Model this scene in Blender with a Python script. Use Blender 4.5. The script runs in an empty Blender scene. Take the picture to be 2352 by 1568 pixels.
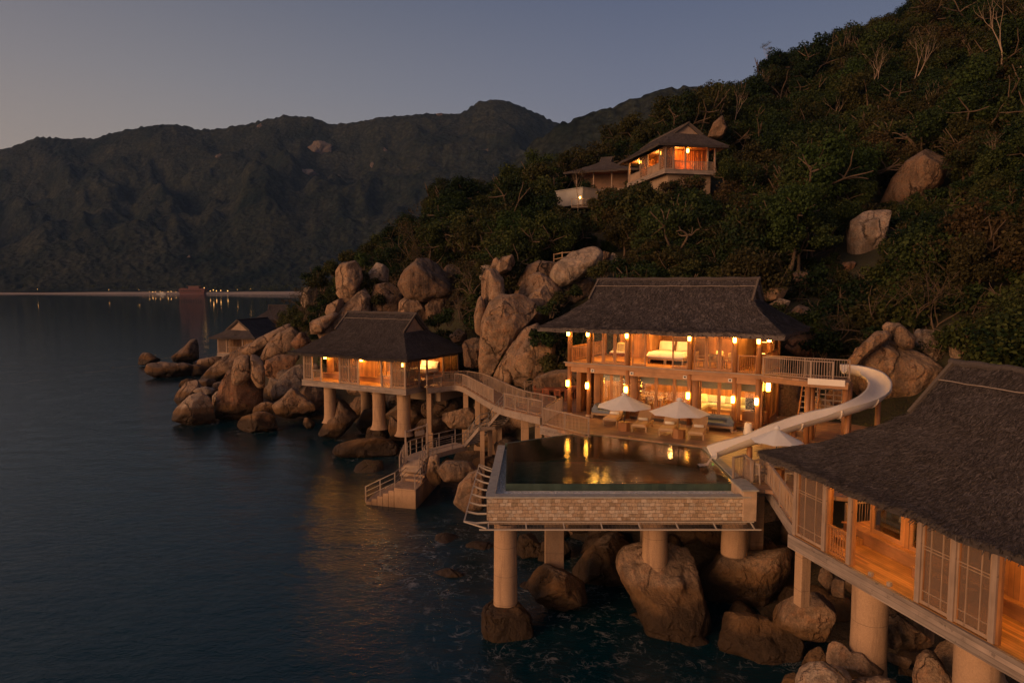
import bpy, bmesh, math, random
import numpy as np
from mathutils import Vector, Matrix
random.seed(7); RNG = np.random.default_rng(11)
SC = bpy.context.scene; COL = SC.collection
R = math.radians
# ---------------------------------------------------------------- camera model (24 mm lens, 36 mm sensor)
F = 1568.0; TH = math.atan((784-655)/F); CZ = 14.5
def ray(px, py):
    dx = (px-1176)/F; dy = -(py-784)/F
    return np.array([dx, math.cos(TH)+dy*math.sin(TH), -math.sin(TH)+dy*math.cos(TH)])
CAM = np.array([0, 0, CZ])
def atz(px, py, z):
    r = ray(px, py); return CAM + r*((z-CZ)/r[2])
def aty(px, py, Y):
    r = ray(px, py); return CAM + r*(Y/r[1])
def proj(P):
    x, y, z = P; z = z-CZ
    f = y*math.cos(TH)-z*math.sin(TH); u = y*math.sin(TH)+z*math.cos(TH)
    return 1176+F*x/f, 784-F*u/f
cd = bpy.data.cameras.new('camera'); cam = bpy.data.objects.new('camera', cd); COL.objects.link(cam)
cam.location = (0, 0, CZ); cam.rotation_euler = (math.pi/2-TH, 0, 0)
cd.lens = 24; cd.sensor_width = 36; cd.clip_end = 20000; cd.clip_start = 0.2; SC.camera = cam
# ---------------------------------------------------------------- noise
def _hash(ix, iy, iz, seed):
    n = (ix.astype(np.int64)*374761393 + iy.astype(np.int64)*668265263 + iz.astype(np.int64)*2147483647 + seed*974711) & 0x7fffffff
    n = ((n ^ (n >> 13))*1274126177) & 0x7fffffff
    return ((n ^ (n >> 16)) & 0xffff)/32767.5-1.0
def vnoise(P, seed=0):
    P = np.asarray(P, float); i = np.floor(P); f = P-i; f = f*f*f*(f*(f*6-15)+10)
    i = i.astype(np.int64); r = 0
    for a in (0, 1):
        for b in (0, 1):
            for c in (0, 1):
                w = (f[:, 0] if a else 1-f[:, 0])*(f[:, 1] if b else 1-f[:, 1])*(f[:, 2] if c else 1-f[:, 2])
                r = r + w*_hash(i[:, 0]+a, i[:, 1]+b, i[:, 2]+c, seed)
    return r
def fbm(P, o=4, seed=0, g=.5):
    r = 0; A = 1; P = np.asarray(P, float)
    for k in range(o):
        r = r + A*vnoise(P*2**k+k*17.3, seed+k); A *= g
    return r
# ---------------------------------------------------------------- node helper
class G:
    def __init__(s, name, tree=None):
        if tree is None:
            s.mat = bpy.data.materials.new(name); s.mat.use_nodes = True; s.t = s.mat.node_tree
        else: s.t = tree
        s.t.nodes.clear()
    def n(s, typ, inp=None, **props):
        nd = s.t.nodes.new('ShaderNode'+typ)
        for k, v in props.items(): setattr(nd, k, v)
        for k, v in (inp or {}).items(): s.set(nd.inputs[k], v)
        return nd
    def set(s, sock, v):
        if isinstance(v, bpy.types.Node): v = v.outputs[0]
        if isinstance(v, bpy.types.NodeSocket): s.t.links.new(v, sock)
        else:
            if sock.type == 'RGBA' and len(v) == 3: v = (*v, 1)
            sock.default_value = v
    def mix(s, f, a, b, blend='MIX'):
        nd = s.t.nodes.new('ShaderNodeMix'); nd.data_type = 'RGBA'; nd.blend_type = blend
        s.set(nd.inputs[0], f); s.set(nd.inputs[6], a); s.set(nd.inputs[7], b); return nd.outputs[2]
    def m(s, op, a, b=0.0, c=None, clamp=False):
        nd = s.t.nodes.new('ShaderNodeMath'); nd.operation = op; nd.use_clamp = clamp
        s.set(nd.inputs[0], a); s.set(nd.inputs[1], b)
        if c is not None: s.set(nd.inputs[2], c)
        return nd.outputs[0]
    def ramp(s, f, stops, interp='LINEAR'):
        nd = s.t.nodes.new('ShaderNodeValToRGB'); e = nd.color_ramp.elements; nd.color_ramp.interpolation = interp
        while len(e) < len(stops): e.new(0.5)
        for el, (p, c) in zip(e, stops):
            el.position = p; el.color = (*c, 1) if hasattr(c, '__len__') else (c, c, c, 1)
        s.set(nd.inputs[0], f); return nd.outputs[0]
    def noise(s, vec, scale, detail=4, rough=.55, dist=0, out='Fac'):
        nd = s.n('TexNoise', {'Scale': scale, 'Detail': detail, 'Roughness': rough, 'Distortion': dist})
        if vec is not None: s.set(nd.inputs['Vector'], vec)
        return nd.outputs[out]
    def map(s, vec, scale=(1, 1, 1), rot=(0, 0, 0), loc=(0, 0, 0)):
        nd = s.n('Mapping', {'Scale': scale, 'Rotation': rot, 'Location': loc}); s.set(nd.inputs['Vector'], vec); return nd.outputs[0]
    def pos(s): return s.n('NewGeometry').outputs['Position']
    def obj(s): return s.n('TexCoord').outputs['Object']
    def bump(s, h, strength=.5, dist=.05, normal=None):
        nd = s.n('Bump', {'Height': h, 'Strength': strength, 'Distance': dist})
        if normal is not None: s.set(nd.inputs['Normal'], normal)
        return nd.outputs[0]
    def pbr(s, col, rough=.7, normal=None, **kw):
        nd = s.n('BsdfPrincipled', {'Base Color': col, 'Roughness': rough})
        if normal is not None: s.set(nd.inputs['Normal'], normal)
        for k, v in kw.items(): s.set(nd.inputs[k.replace('_', ' ')], v)
        return nd.outputs[0]
    def out(s, shader, vol=None):
        o = s.n('OutputMaterial')
        if shader is not None: s.set(o.inputs['Surface'], shader)
        if vol is not None: s.set(o.inputs['Volume'], vol)
        return getattr(s, 'mat', None)
def hsvvar(g, col, f, lo, hi):
    return g.mix(1.0, col, g.ramp(f, [(0.25, lo), (.75, hi)]), 'MULTIPLY')
def wood(name, col, plank=0.0, axis='y', rough=.6, var=.35, grain='x', weather=0.0, gap=.07):
    g = G(name); o = g.obj(); sep = g.n('SeparateXYZ', {0: o})
    sc = {'x': (1.2, 18, 18), 'y': (18, 1.2, 18), 'z': (18, 18, 1.2)}[grain]
    gr = g.noise(g.map(o, sc), 1.0, 5, .65, .4); big = g.noise(o, 1.3, 3)
    c = g.mix(gr, tuple(x*.55 for x in col), tuple(min(1, x*1.35) for x in col))
    c = hsvvar(g, c, big, 1-var, 1+var*.6)
    h = gr
    if plank:
        q = g.m('DIVIDE', sep.outputs[axis.upper()], plank); fr = g.m('FRACT', q); fl = g.m('FLOOR', q)
        seg = g.m('FLOOR', g.m('ADD', g.m('DIVIDE', sep.outputs[grain.upper()], 2.6), g.m('MULTIPLY', fl, .377)))
        wn = g.n('TexWhiteNoise', {'Vector': g.n('CombineXYZ', {0: fl, 1: seg, 2: 3.3})}).outputs[0]
        c = g.mix(1.0, c, g.ramp(wn, [(0, .62), (1, 1.25)]), 'MULTIPLY')
        e = g.m('LESS_THAN', fr, gap)
        c = g.mix(g.m('MULTIPLY', e, .8), c, (.01, .008, .006)); h = g.m('SUBTRACT', g.m('MULTIPLY', gr, .3), e)
    if weather:
        w = g.noise(g.map(o, sc), .35, 6, .7, .8)
        c = g.mix(g.m('MULTIPLY', g.ramp(w, [(.38, 0), (.62, 1)]), weather), c, (.33, .28, .25))
        k = g.noise(o, 5, 2); c = g.mix(g.m('MULTIPLY', g.ramp(k, [(.66, 0), (.75, 1)]), .6), c, (.05, .04, .035))
    return g.out(g.pbr(c, rough, g.bump(h, .35, .01)))
def plain(name, col, rough=.6, nscale=3.0, var=.2, bump=.2, bdist=.01, **kw):
    g = G(name); o = g.obj(); a = g.noise(o, nscale, 5, .6); b = g.noise(o, nscale*9, 3)
    c = hsvvar(g, g.mix(1.0, col, g.ramp(a, [(.3, 1-var), (.7, 1+var)]), 'MULTIPLY'), b, 1-var*.5, 1+var*.4)
    return g.out(g.pbr(c, rough, g.bump(g.m('ADD', a, g.m('MULTIPLY', b, .5)), bump, bdist), **kw))
def emit(name, col, strength):
    g = G(name); o = g.obj(); sep = g.n('SeparateXYZ', {0: o})
    n = g.noise(o, 14, 3)
    return g.out(g.n('Emission', {'Color': col, 'Strength': g.m('MULTIPLY', g.m('ADD', .8, g.m('MULTIPLY', n, .4)), strength)}).outputs[0])
# ---------------------------------------------------------------- mesh builder
_J = [0]
def jit():
    _J[0] += 1; return ((_J[0]*7919) % 97)/97*.003-.0015
class MB:
    def __init__(s): s.V = []; s.Fq = []; s.n = 0; s.C = None
    def add(s, v, f):
        v = np.asarray(v, float).reshape(-1, 3); s.V.append(v)
        s.Fq += [tuple(int(i)+s.n for i in q) for q in f]; s.n += len(v); return s
    def box(s, x0, x1, y0, y1, z0, z1):
        x0 += jit(); x1 += jit(); y0 += jit(); y1 += jit(); z0 += jit(); z1 += jit()
        v = [(x, y, z) for z in (z0, z1) for x, y in ((x0, y0), (x1, y0), (x1, y1), (x0, y1))]
        return s.add(v, [(3, 2, 1, 0), (4, 5, 6, 7), (0, 1, 5, 4), (1, 2, 6, 5), (2, 3, 7, 6), (3, 0, 4, 7)])
    def beam(s, p, q, w, h=None, up=(0, 0, 1)):
        p = np.array(p, float); q = np.array(q, float); h = h or w; d = q-p; d /= np.linalg.norm(d)
        u = np.array(up, float)
        if abs(d@u) > .95: u = np.array([1., 0, 0]) if abs(d[0]) < .9 else np.array([0, 1., 0])
        a = np.cross(d, u); a /= np.linalg.norm(a); b = np.cross(a, d)
        w = w/2+jit()*.3; h = h/2+jit()*.3
        v = [c+a*i*w+b*j*h for c in (p, q) for i, j in ((-1, -1), (1, -1), (1, 1), (-1, 1))]
        return s.add(v, [(3, 2, 1, 0), (4, 5, 6, 7), (0, 1, 5, 4), (1, 2, 6, 5), (2, 3, 7, 6), (3, 0, 4, 7)])
    def tube(s, pts, r, n=8, cap=True):
        pts = [np.array(p, float) for p in pts]; rs = r if hasattr(r, '__len__') else [r]*len(pts)
        V = []; ref = None
        for i, p in enumerate(pts):
            d = pts[min(i+1, len(pts)-1)]-pts[max(i-1, 0)]; d = d/(np.linalg.norm(d)+1e-9)
            if ref is None: ref = np.array([1., 0, 0]) if abs(d[0]) < .8 else np.array([0, 1., 0])
            a = ref-d*(ref@d); a /= np.linalg.norm(a)+1e-9; ref = a; b = np.cross(d, a)
            for k in range(n):
                t = 2*math.pi*k/n; V.append(p+(a*math.cos(t)+b*math.sin(t))*rs[i])
        f = [(i*n+k, i*n+(k+1) % n, (i+1)*n+(k+1) % n, (i+1)*n+k) for i in range(len(pts)-1) for k in range(n)]
        if cap: f += [tuple(range(n))[::-1], tuple(range((len(pts)-1)*n, len(pts)*n))]
        return s.add(V, f)
    def cyl(s, p, q, r0, r1=None, n=14): return s.tube([p, q], [r0, r0 if r1 is None else r1], n)
    def prism(s, poly, z0, z1):
        n = len(poly); z0 += jit(); z1 += jit()
        v = [(p[0], p[1], z0) for p in poly]+[(p[0], p[1], z1) for p in poly]
        return s.add(v, [tuple(range(n))[::-1], tuple(range(n, 2*n))]+[(i, (i+1) % n, (i+1) % n+n, i+n) for i in range(n)])
    def lathe(s, prof, c=(0, 0, 0), n=20):
        V = [(c[0]+r*math.cos(2*math.pi*k/n), c[1]+r*math.sin(2*math.pi*k/n), c[2]+z) for r, z in prof for k in range(n)]
        f = [(i*n+k, i*n+(k+1) % n, (i+1)*n+(k+1) % n, (i+1)*n+k) for i in range(len(prof)-1) for k in range(n)]
        return s.add(V, f)
    def grid(s, P):   # P: (n,m,3)
        n, m = P.shape[:2]
        return s.add(P.reshape(-1, 3), [(i*m+j, i*m+j+1, (i+1)*m+j+1, (i+1)*m+j) for i in range(n-1) for j in range(m-1)])
    def quads(s, Q): # (k,4,3)
        Q = np.asarray(Q); k = len(Q); return s.add(Q.reshape(-1, 3), np.arange(4*k).reshape(k, 4))
    def build(s, name, mat, parent=None, smooth=False, bevel=0, loc=None, rz=0):
        me = bpy.data.meshes.new(name); V = np.concatenate(s.V) if s.V else np.zeros((0, 3))
        me.from_pydata(V.tolist(), [], s.Fq); me.update()
        if smooth: me.shade_smooth()
        if mat is not None: me.materials.append(mat)
        o = bpy.data.objects.new(name, me); COL.objects.link(o)
        if parent is not None: o.parent = parent
        if loc is not None: o.location = loc
        o.rotation_euler.z = rz
        if bevel:
            b = o.modifiers.new('bevel', 'BEVEL'); b.width = bevel; b.segments = 2; b.limit_method = 'ANGLE'
        return o
def tag(o, label=None, cat=None, group=None, kind=None):
    if label: o['label'] = label
    if cat: o['category'] = cat
    if group: o['group'] = group
    if kind: o['kind'] = kind
    return o
def empty(name, loc=(0, 0, 0), rz=0, label=None, cat=None, group=None):
    o = bpy.data.objects.new(name, None); COL.objects.link(o); o.location = loc; o.rotation_euler.z = rz
    o.empty_display_size = .3
    return tag(o, label, cat, group)
def copy_tree(o, parent=None):
    c = o.copy(); COL.objects.link(c)
    if parent: c.parent = parent
    for ch in o.children: copy_tree(ch, c)
    return c
def numesh(name, V, Fc, mat, smooth=True, nv=4):
    """fast mesh from arrays, all faces with nv corners"""
    me = bpy.data.meshes.new(name); V = np.asarray(V, np.float32); Fc = np.asarray(Fc, np.int32)
    me.vertices.add(len(V)); me.vertices.foreach_set('co', V.ravel())
    me.loops.add(Fc.size); me.loops.foreach_set('vertex_index', Fc.ravel())
    me.polygons.add(len(Fc)); me.polygons.foreach_set('loop_start', np.arange(0, Fc.size, nv, dtype=np.int32))
    me.update(calc_edges=True); me.validate()
    if smooth: me.shade_smooth()
    if mat: me.materials.append(mat)
    return me
# ---------------------------------------------------------------- materials
WARM = (1.0, .56, .2)
M = {}
M['timber'] = wood('reddish_timber', (.34, .15, .055), grain='z', rough=.5)
M['timber_x'] = wood('reddish_timber_long', (.36, .17, .065), grain='x', rough=.5)
M['timber_wall'] = wood('timber_wall_boards', (.42, .185, .06), plank=.16, axis='x', grain='z', rough=.55, gap=.05)
M['timber_wall_y'] = wood('timber_wall_boards_side', (.40, .20, .08), plank=.16, axis='y', grain='z', rough=.55, gap=.05)
M['floor'] = wood('warm_floor_boards', (.50, .24, .075), plank=.12, axis='y', grain='x', rough=.38)
M['ceiling'] = wood('ceiling_boards', (.40, .20, .08), plank=.15, axis='y', grain='x', rough=.6)
M['deck'] = wood('weathered_deck_boards', (.36, .18, .085), plank=.13, axis='y', grain='x', rough=.55, weather=.35)
M['grey_wood'] = wood('weathered_grey_wood', (.30, .22, .17), grain='x', rough=.8, weather=.6)
M['grey_post'] = wood('weathered_grey_post', (.32, .22, .16), grain='z', rough=.75, weather=.45)
M['grey_plank'] = wood('grey_fascia_planks', (.30, .23, .19), plank=.15, axis='z', grain='x', rough=.8, weather=.55)
M['lattice'] = wood('lattice_frame', (.34, .22, .14), grain='z', rough=.7, weather=.3)
M['teak'] = wood('teak', (.38, .24, .13), grain='x', rough=.55)
M['darkwood'] = wood('dark_wood', (.16, .07, .03), grain='z', rough=.5)
M['red_wood'] = wood('red_dining_wood', (.30, .085, .03), grain='x', rough=.45)
M['concrete'] = plain('sandy_concrete', (.42, .30, .21), .9, 2.2, .22, .6, .03)
def _col():
    g = G('rough_sandy_render'); p = g.pos(); a = g.noise(p, 1.6, 6, .65); b = g.noise(p, 22, 4, .7); v = g.noise(g.map(p, (2.5, 2.5, .3)), 1, 5, .7)
    z = g.n('SeparateXYZ', {0: p}).outputs[2]
    c = g.mix(a, (.35, .215, .125), (.50, .325, .20)); c = g.mix(1, c, g.ramp(b, [(.3, .8), (.7, 1.12)]), 'MULTIPLY')
    c = g.mix(g.m('MULTIPLY', g.ramp(v, [(.52, 0), (.68, 1)]), .65), c, (.16, .10, .065))
    fj = g.m('FRACT', g.m('DIVIDE', g.m('ADD', z, g.m('MULTIPLY', a, .06)), 1.22)); c = g.mix(g.m('MULTIPLY', g.m('LESS_THAN', fj, .022), .45), c, (.10, .07, .05))
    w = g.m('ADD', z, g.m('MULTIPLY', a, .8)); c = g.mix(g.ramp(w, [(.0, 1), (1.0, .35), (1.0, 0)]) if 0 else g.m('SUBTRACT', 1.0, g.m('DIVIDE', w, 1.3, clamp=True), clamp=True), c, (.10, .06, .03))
    return g.out(g.pbr(c, .9, g.bump(g.m('ADD', b, a), .55, .03)))
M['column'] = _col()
def _thatch():
    g = G('thatch'); p = g.obj(); n = g.noise(p, .9, 5, .6); m = g.noise(p, 14, 5, .7); ri = g.n('NewGeometry').outputs['Random Per Island']
    c = g.mix(n, (.052, .043, .042), (.094, .080, .078)); c = g.mix(1, c, g.ramp(ri, [(0, .5), (.55, 1.0), (.9, 1.5), (1, 2.1)]), 'MULTIPLY')
    c = g.mix(1, c, g.ramp(m, [(.3, .7), (.7, 1.25)]), 'MULTIPLY')
    return g.out(g.pbr(c, .95, g.bump(m, .7, .05), Specular_IOR_Level=.15))
M['thatch'] = _thatch()
def _thatch_e():
    g = G('thatch_edge'); p = g.obj(); m = g.noise(g.map(p, (9, 9, 30)), 1, 4, .7)
    c = g.mix(m, (.06, .045, .035), (.17, .13, .1))
    return g.out(g.pbr(c, .95, g.bump(m, .8, .05)))
M['thatch_edge'] = _thatch_e()
def _glass():
    g = G('window_glass'); n = g.noise(g.obj(), 3, 2)
    f = g.n('Fresnel', {'IOR': 1.45}); gl = g.n('BsdfGlossy', {'Color': (.9, .9, .9), 'Roughness': .02}); tr = g.n('BsdfTransparent', {'Color': g.mix(n, (.9, .92, .9), (.96, .97, .95))})
    mx = g.n('MixShader', {0: g.m('MULTIPLY', f, .8)}); g.set(mx.inputs[1], tr.outputs[0]); g.set(mx.inputs[2], gl.outputs[0]); return g.out(mx.outputs[0])
M['glass'] = _glass()
def _screen(name, col, op):
    g = G(name); o = g.obj(); n = g.noise(o, 60, 2); d = g.pbr(g.mix(n, tuple(x*.6 for x in col), col), .9); tr = g.n('BsdfTransparent')
    mx = g.n('MixShader', {0: g.m('ADD', op-.1, g.m('MULTIPLY', n, .2))}); g.set(mx.inputs[1], tr.outputs[0]); g.set(mx.inputs[2], d); return g.out(mx.outputs[0])
M['screen'] = _screen('woven_screen', (.20, .13, .09), .66)
M['blind'] = _screen('grey_roller_blind', (.36, .34, .30), .9)
M['net'] = _screen('thin_netting', (.55, .50, .42), .8)
M['lamp'] = emit('lantern_glow', (1.0, .42, .045), 42)
M['lamp_small'] = emit('small_bulb_glow', (1.0, .46, .08), 12)
M['lamp_far'] = emit('far_lamp_glow', (1.0, .5, .14), 3.2)
M['lamp_dim'] = emit('dim_window_glow', (1.0, .5, .16), 1.2)
M['pool_light'] = emit('pool_light_glow', (.75, .8, .12), 3)
M['white_cloth'] = plain('white_canvas', (.66, .64, .62), .85, 2, .06, .1)
M['white_linen'] = plain('white_linen', (.78, .74, .68), .85, 4, .08, .6, .03)
M['yellow_linen'] = plain('pale_yellow_linen', (.80, .66, .36), .85, 5, .1, .5, .03)
M['blue_cloth'] = plain('slate_blue_fabric', (.16, .19, .24), .9, 5, .12, .3)
M['green_cloth'] = plain('pale_sage_fabric', (.50, .52, .38), .9, 5, .1, .3)
M['tan_cloth'] = plain('tan_cushion', (.52, .36, .23), .9, 6, .1, .4, .02)
M['towel'] = plain('white_towel', (.75, .72, .68), .95, 20, .08, .6, .02)
M['plastic'] = plain('pale_slide_plastic', (.70, .64, .57), .5, .8, .07, .05)
M['metal'] = plain('grey_painted_steel', (.24, .22, .21), .5, 4, .15, .1, Metallic=.3)
M['stair'] = plain('dark_stair_steel', (.17, .15, .14), .6, 4, .2, .1, Metallic=.2)
M['pole'] = plain('dark_bronze_pole', (.10, .08, .07), .4, 4, .1, .1)
M['rope'] = plain('pale_rope', (.42, .36, .30), .9, 30, .2, .5)
M['screen_black'] = plain('black_glass_screen', (.01, .01, .012), .15, 2, .05, 0)
M['sand'] = plain('pale_sand', (.40, .30, .22), .95, .02, .15, .1)
M['red_paint'] = plain('dark_red_paint', (.10, .025, .02), .6, .3, .25, .1)
M['plaster'] = plain('cream_plaster', (.30, .215, .15), .9, .7, .15, .3)
M['grey_plaster'] = plain('grey_plaster', (.34, .32, .30), .9, .7, .15, .3)
M['coping'] = plain('grey_stone_coping', (.30, .29, .27), .75, 3, .2, .4)
M['pebble'] = None
def _pebble():
    g = G('white_pebbles'); v = g.n('TexVoronoi', {'Vector': g.pos(), 'Scale': 14.0}); c = g.mix(g.n('SeparateColor', {0: v.outputs['Color']}).outputs[0], (.5, .48, .45), (.9, .88, .84))
    return g.out(g.pbr(c, .8, g.bump(v.outputs['Distance'], 1, .05)))
M['pebble'] = _pebble()
def _masonry():
    g = G('sandstone_blocks'); p = g.pos(); sp = g.n('SeparateXYZ', {0: p})
    u = g.m('ADD', sp.outputs[0], g.m('MULTIPLY', sp.outputs[1], .93)); w = g.n('CombineXYZ', {0: u, 1: sp.outputs[2], 2: 0.0})
    d = g.noise(w, 3.0, 3, out='Color'); w2 = g.n('VectorMath', {0: w, 1: g.n('VectorMath', {0: d, 1: (.17, .08, .0)}, operation='MULTIPLY')}, operation='ADD').outputs[0]
    br = g.n('TexBrick', {'Vector': w2, 'Scale': 1.0, 'Mortar Size': .005, 'Mortar Smooth': .3, 'Brick Width': .235, 'Row Height': .15, 'Color1': (0, 0, 0), 'Color2': (1, 1, 1), 'Mortar': (.5, .5, .5)}, offset=.5, squash=.8, squash_frequency=3)
    col = g.ramp(br.outputs['Color'], [(0, (.27, .19, .12)), (.25, (.44, .32, .22)), (.5, (.36, .245, .16)), (.75, (.52, .41, .31)), (1, (.35, .29, .23))])
    n = g.noise(p, 9, 5, .65); col = g.mix(1, col, g.ramp(n, [(.3, .65), (.7, 1.3)]), 'MULTIPLY')
    st = g.noise(g.map(p, (3, 3, .35)), 1, 4); col = g.mix(g.m('MULTIPLY', g.ramp(st, [(.55, 0), (.7, 1)]), .4), col, (.55, .47, .38))
    col = g.mix(br.outputs['Fac'], col, (.09, .06, .045))
    return g.out(g.pbr(col, .9, g.bump(g.m('SUBTRACT', g.m('MULTIPLY', n, .5), br.outputs['Fac']), .8, .03)))
M['masonry'] = _masonry()
def _tile():
    g = G('dark_green_pool_tile'); p = g.pos(); n = g.noise(p, 1.5, 4)
    br = g.n('TexBrick', {'Vector': p, 'Scale': 1.0, 'Mortar Size': .006, 'Brick Width': .3, 'Row Height': .3, 'Color1': (0, 0, 0), 'Color2': (1, 1, 1)}, offset=0)
    c = g.mix(br.outputs['Color'], (.03, .055, .045), (.055, .085, .065)); c = g.mix(1, c, g.ramp(n, [(.3, .7), (.7, 1.3)]), 'MULTIPLY')
    return g.out(g.pbr(c, .4))
M['tile'] = _tile()
M['pool_floor'] = plain('teal_pool_floor', (.02, .16, .13), .6, .6, .35, .1)
def _rock(name, base, dark, wet=True):
    g = G(name); p = g.pos(); oi = g.n('ObjectInfo'); rnd = oi.outputs['Random']
    off = g.n('VectorMath', {0: p, 1: g.n('CombineXYZ', {0: g.m('MULTIPLY', rnd, 90.0), 1: 0.0, 2: 0.0})}, operation='ADD').outputs[0]
    n1 = g.noise(off, .33, 6, .62, .4); n2 = g.noise(off, 2.4, 6, .68, .2); n3 = g.noise(off, 26, 3, .7)
    st = g.noise(g.map(off, (.75, .75, .07)), 1.0, 6, .68, .5)
    nz = g.n('SeparateXYZ', {0: g.n('NewGeometry').outputs['Normal']}).outputs[2]
    z = g.n('SeparateXYZ', {0: p}).outputs[2]
    c = g.mix(g.ramp(n1, [(.32, 0), (.68, 1)]), tuple(x*.74 for x in base), tuple(x*1.2 for x in base))
    c = g.mix(g.m('MULTIPLY', g.ramp(n2, [(.45, 0), (.66, 1)]), .6), c, (base[0]*1.15, base[1]*.82, base[2]*.6))     # rusty patches
    c = g.mix(g.m('MULTIPLY', g.ramp(n2, [(.30, 1), (.43, 0)]), .55), c, tuple(x*.45 for x in base))
    n4 = g.noise(off, 7.0, 6, .72); c = g.mix(1, c, g.ramp(n4, [(.28, .5), (.5, .98), (.72, 1.42)]), 'MULTIPLY')
    stm = g.m('MULTIPLY', g.ramp(st, [(.47, 0), (.58, 1)]), g.ramp(g.noise(off, .22, 2), [(.36, 0), (.54, 1)]))
    c = g.mix(g.m('MULTIPLY', stm, .72), c, dark)                                                                      # runoff streaks
    top = g.m('MULTIPLY', g.ramp(nz, [(.45, 0), (.85, 1)]), g.ramp(n2, [(.4, .15), (.6, .75)])); c = g.mix(g.m('MULTIPLY', top, .55), c, (.27, .235, .20))     # lichen
    c = g.mix(1, c, g.ramp(n3, [(.28, .68), (.5, 1.0), (.74, 1.3)]), 'MULTIPLY')
    vc = g.n('TexVoronoi', {'Vector': g.n('VectorMath', {0: g.map(off, (.34, .34, .16)), 1: g.n('VectorMath', {0: g.noise(off, .9, 4, .6, out='Color'), 1: (.35, .35, .35)}, operation='MULTIPLY')}, operation='ADD').outputs[0], 'Scale': 1.0}, feature='DISTANCE_TO_EDGE')
    cr = g.m('MULTIPLY', g.ramp(vc.outputs['Distance'], [(0, 1), (.013, .85), (.03, 0)]), g.ramp(n1, [(.42, 0), (.6, 1)]))
    c = g.mix(g.m('MULTIPLY', cr, .85), c, tuple(x*.3 for x in dark))
    vc2 = g.n('TexVoronoi', {'Vector': g.n('VectorMath', {0: g.map(off, (.9, .9, .5)), 1: g.n('VectorMath', {0: g.noise(off, 2.2, 4, .6, out='Color'), 1: (.6, .6, .6)}, operation='MULTIPLY')}, operation='ADD').outputs[0], 'Scale': 1.0}, feature='DISTANCE_TO_EDGE')
    cr2 = g.m('MULTIPLY', g.ramp(vc2.outputs['Distance'], [(0, 1), (.012, .7), (.03, 0)]), g.ramp(g.noise(off, .6, 3), [(.5, 0), (.62, 1)])); c = g.mix(g.m('MULTIPLY', cr2, .7), c, tuple(x*.4 for x in dark)); cr = g.m('MAXIMUM', cr, g.m('MULTIPLY', cr2, .6))
    h = g.m('ADD', g.m('ADD', g.m('ADD', g.m('MULTIPLY', n2, .8), g.m('MULTIPLY', n4, .22)), g.m('MULTIPLY', n3, .10)), g.m('MULTIPLY', cr, -.7))
    rough = .88
    if wet:
        w = g.m('ADD', g.m('SUBTRACT', z, g.m('MULTIPLY', n1, 1.6)), .1)
        wv = g.m('DIVIDE', w, 1.7); t1 = g.ramp(wv, [(0, 1), (.6, .95), (.8, 0)]); t2 = g.ramp(wv, [(0, 1), (.22, .95), (.42, 0)])
        c = g.mix(g.m('MULTIPLY', t1, .8), c, (.12, .062, .022)); c = g.mix(g.m('MULTIPLY', t2, .85), c, (.03, .02, .013))
        rough = g.m('SUBTRACT', .88, g.m('MULTIPLY', t2, .4))
    return g.out(g.pbr(c, rough, g.bump(h, 1.0, .28), Specular_IOR_Level=.25))
M['rock'] = _rock('granite', (.32, .215, .14), (.055, .038, .03))
M['rock_pale'] = _rock('pale_granite', (.40, .31, .235), (.13, .095, .07))
M['rock_dark'] = _rock('dark_granite', (.20, .132, .088), (.035, .024, .02))
M['rock_red'] = _rock('reddish_granite', (.27, .15, .088), (.06, .035, .025))
def _leaf(name, cols, tr=.25):
    g = G(name); rnd = g.n('ObjectInfo').outputs['Random']; ri = g.n('NewGeometry').outputs['Random Per Island']
    n = g.noise(g.pos(), .16, 3)
    f = g.m('ADD', g.m('MULTIPLY', rnd, .75), g.m('ADD', g.m('MULTIPLY', ri, .15), g.m('MULTIPLY', n, .2)))
    c = g.ramp(f, [(i/(len(cols)-1)*.8+.1, k) for i, k in enumerate(cols)])
    c = g.mix(1, c, g.ramp(ri, [(0, .6), (1, 1.5)]), 'MULTIPLY')
    d = g.pbr(c, .75, Specular_IOR_Level=.2); t = g.n('BsdfTranslucent', {'Color': c}); mx = g.n('MixShader', {0: tr}); g.set(mx.inputs[1], d); g.set(mx.inputs[2], t.outputs[0])
    return g.out(mx.outputs[0])
M['leaf'] = _leaf('evergreen_leaves', [(.005, .014, .004), (.012, .026, .007), (.024, .042, .010), (.050, .062, .015), (.052, .046, .014), (.014, .028, .008)])
M['leaf_fresh'] = _leaf('fresh_green_leaves', [(.022, .045, .010), (.032, .058, .012), (.042, .058, .014)])
M['leaf_brown'] = _leaf('dry_olive_leaves', [(.034, .034, .011), (.052, .042, .014), (.060, .040, .016)])
M['bark'] = wood('brown_bark', (.12, .08, .05), grain='z', rough=.9)
M['bark_pale'] = wood('pale_bark', (.33, .24, .17), grain='z', rough=.9, var=.3)
def _ground():
    g = G('forest_floor'); p = g.pos(); n = g.noise(p, .25, 6, .65); m = g.noise(p, 2.5, 5, .7)
    z = g.n('SeparateXYZ', {0: p}).outputs[2]
    c = g.mix(n, (.02, .022, .008), (.055, .042, .02)); c = g.mix(g.ramp(m, [(.4, 0), (.7, 1)]), c, (.035, .04, .012))
    lo = g.m('SUBTRACT', 1.0, g.m('DIVIDE', g.m('ADD', z, g.m('MULTIPLY', n, 4.0)), 8.0, clamp=True), clamp=True)
    c = g.mix(lo, c, g.mix(m, (.025, .017, .012), (.085, .055, .036)))
    return g.out(g.pbr(c, .95, g.bump(m, 1, .3)))
M['ground'] = _ground()
M['rock_far'] = _rock('far_pale_rock', (.15, .128, .112), (.06, .045, .04), wet=False)
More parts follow.
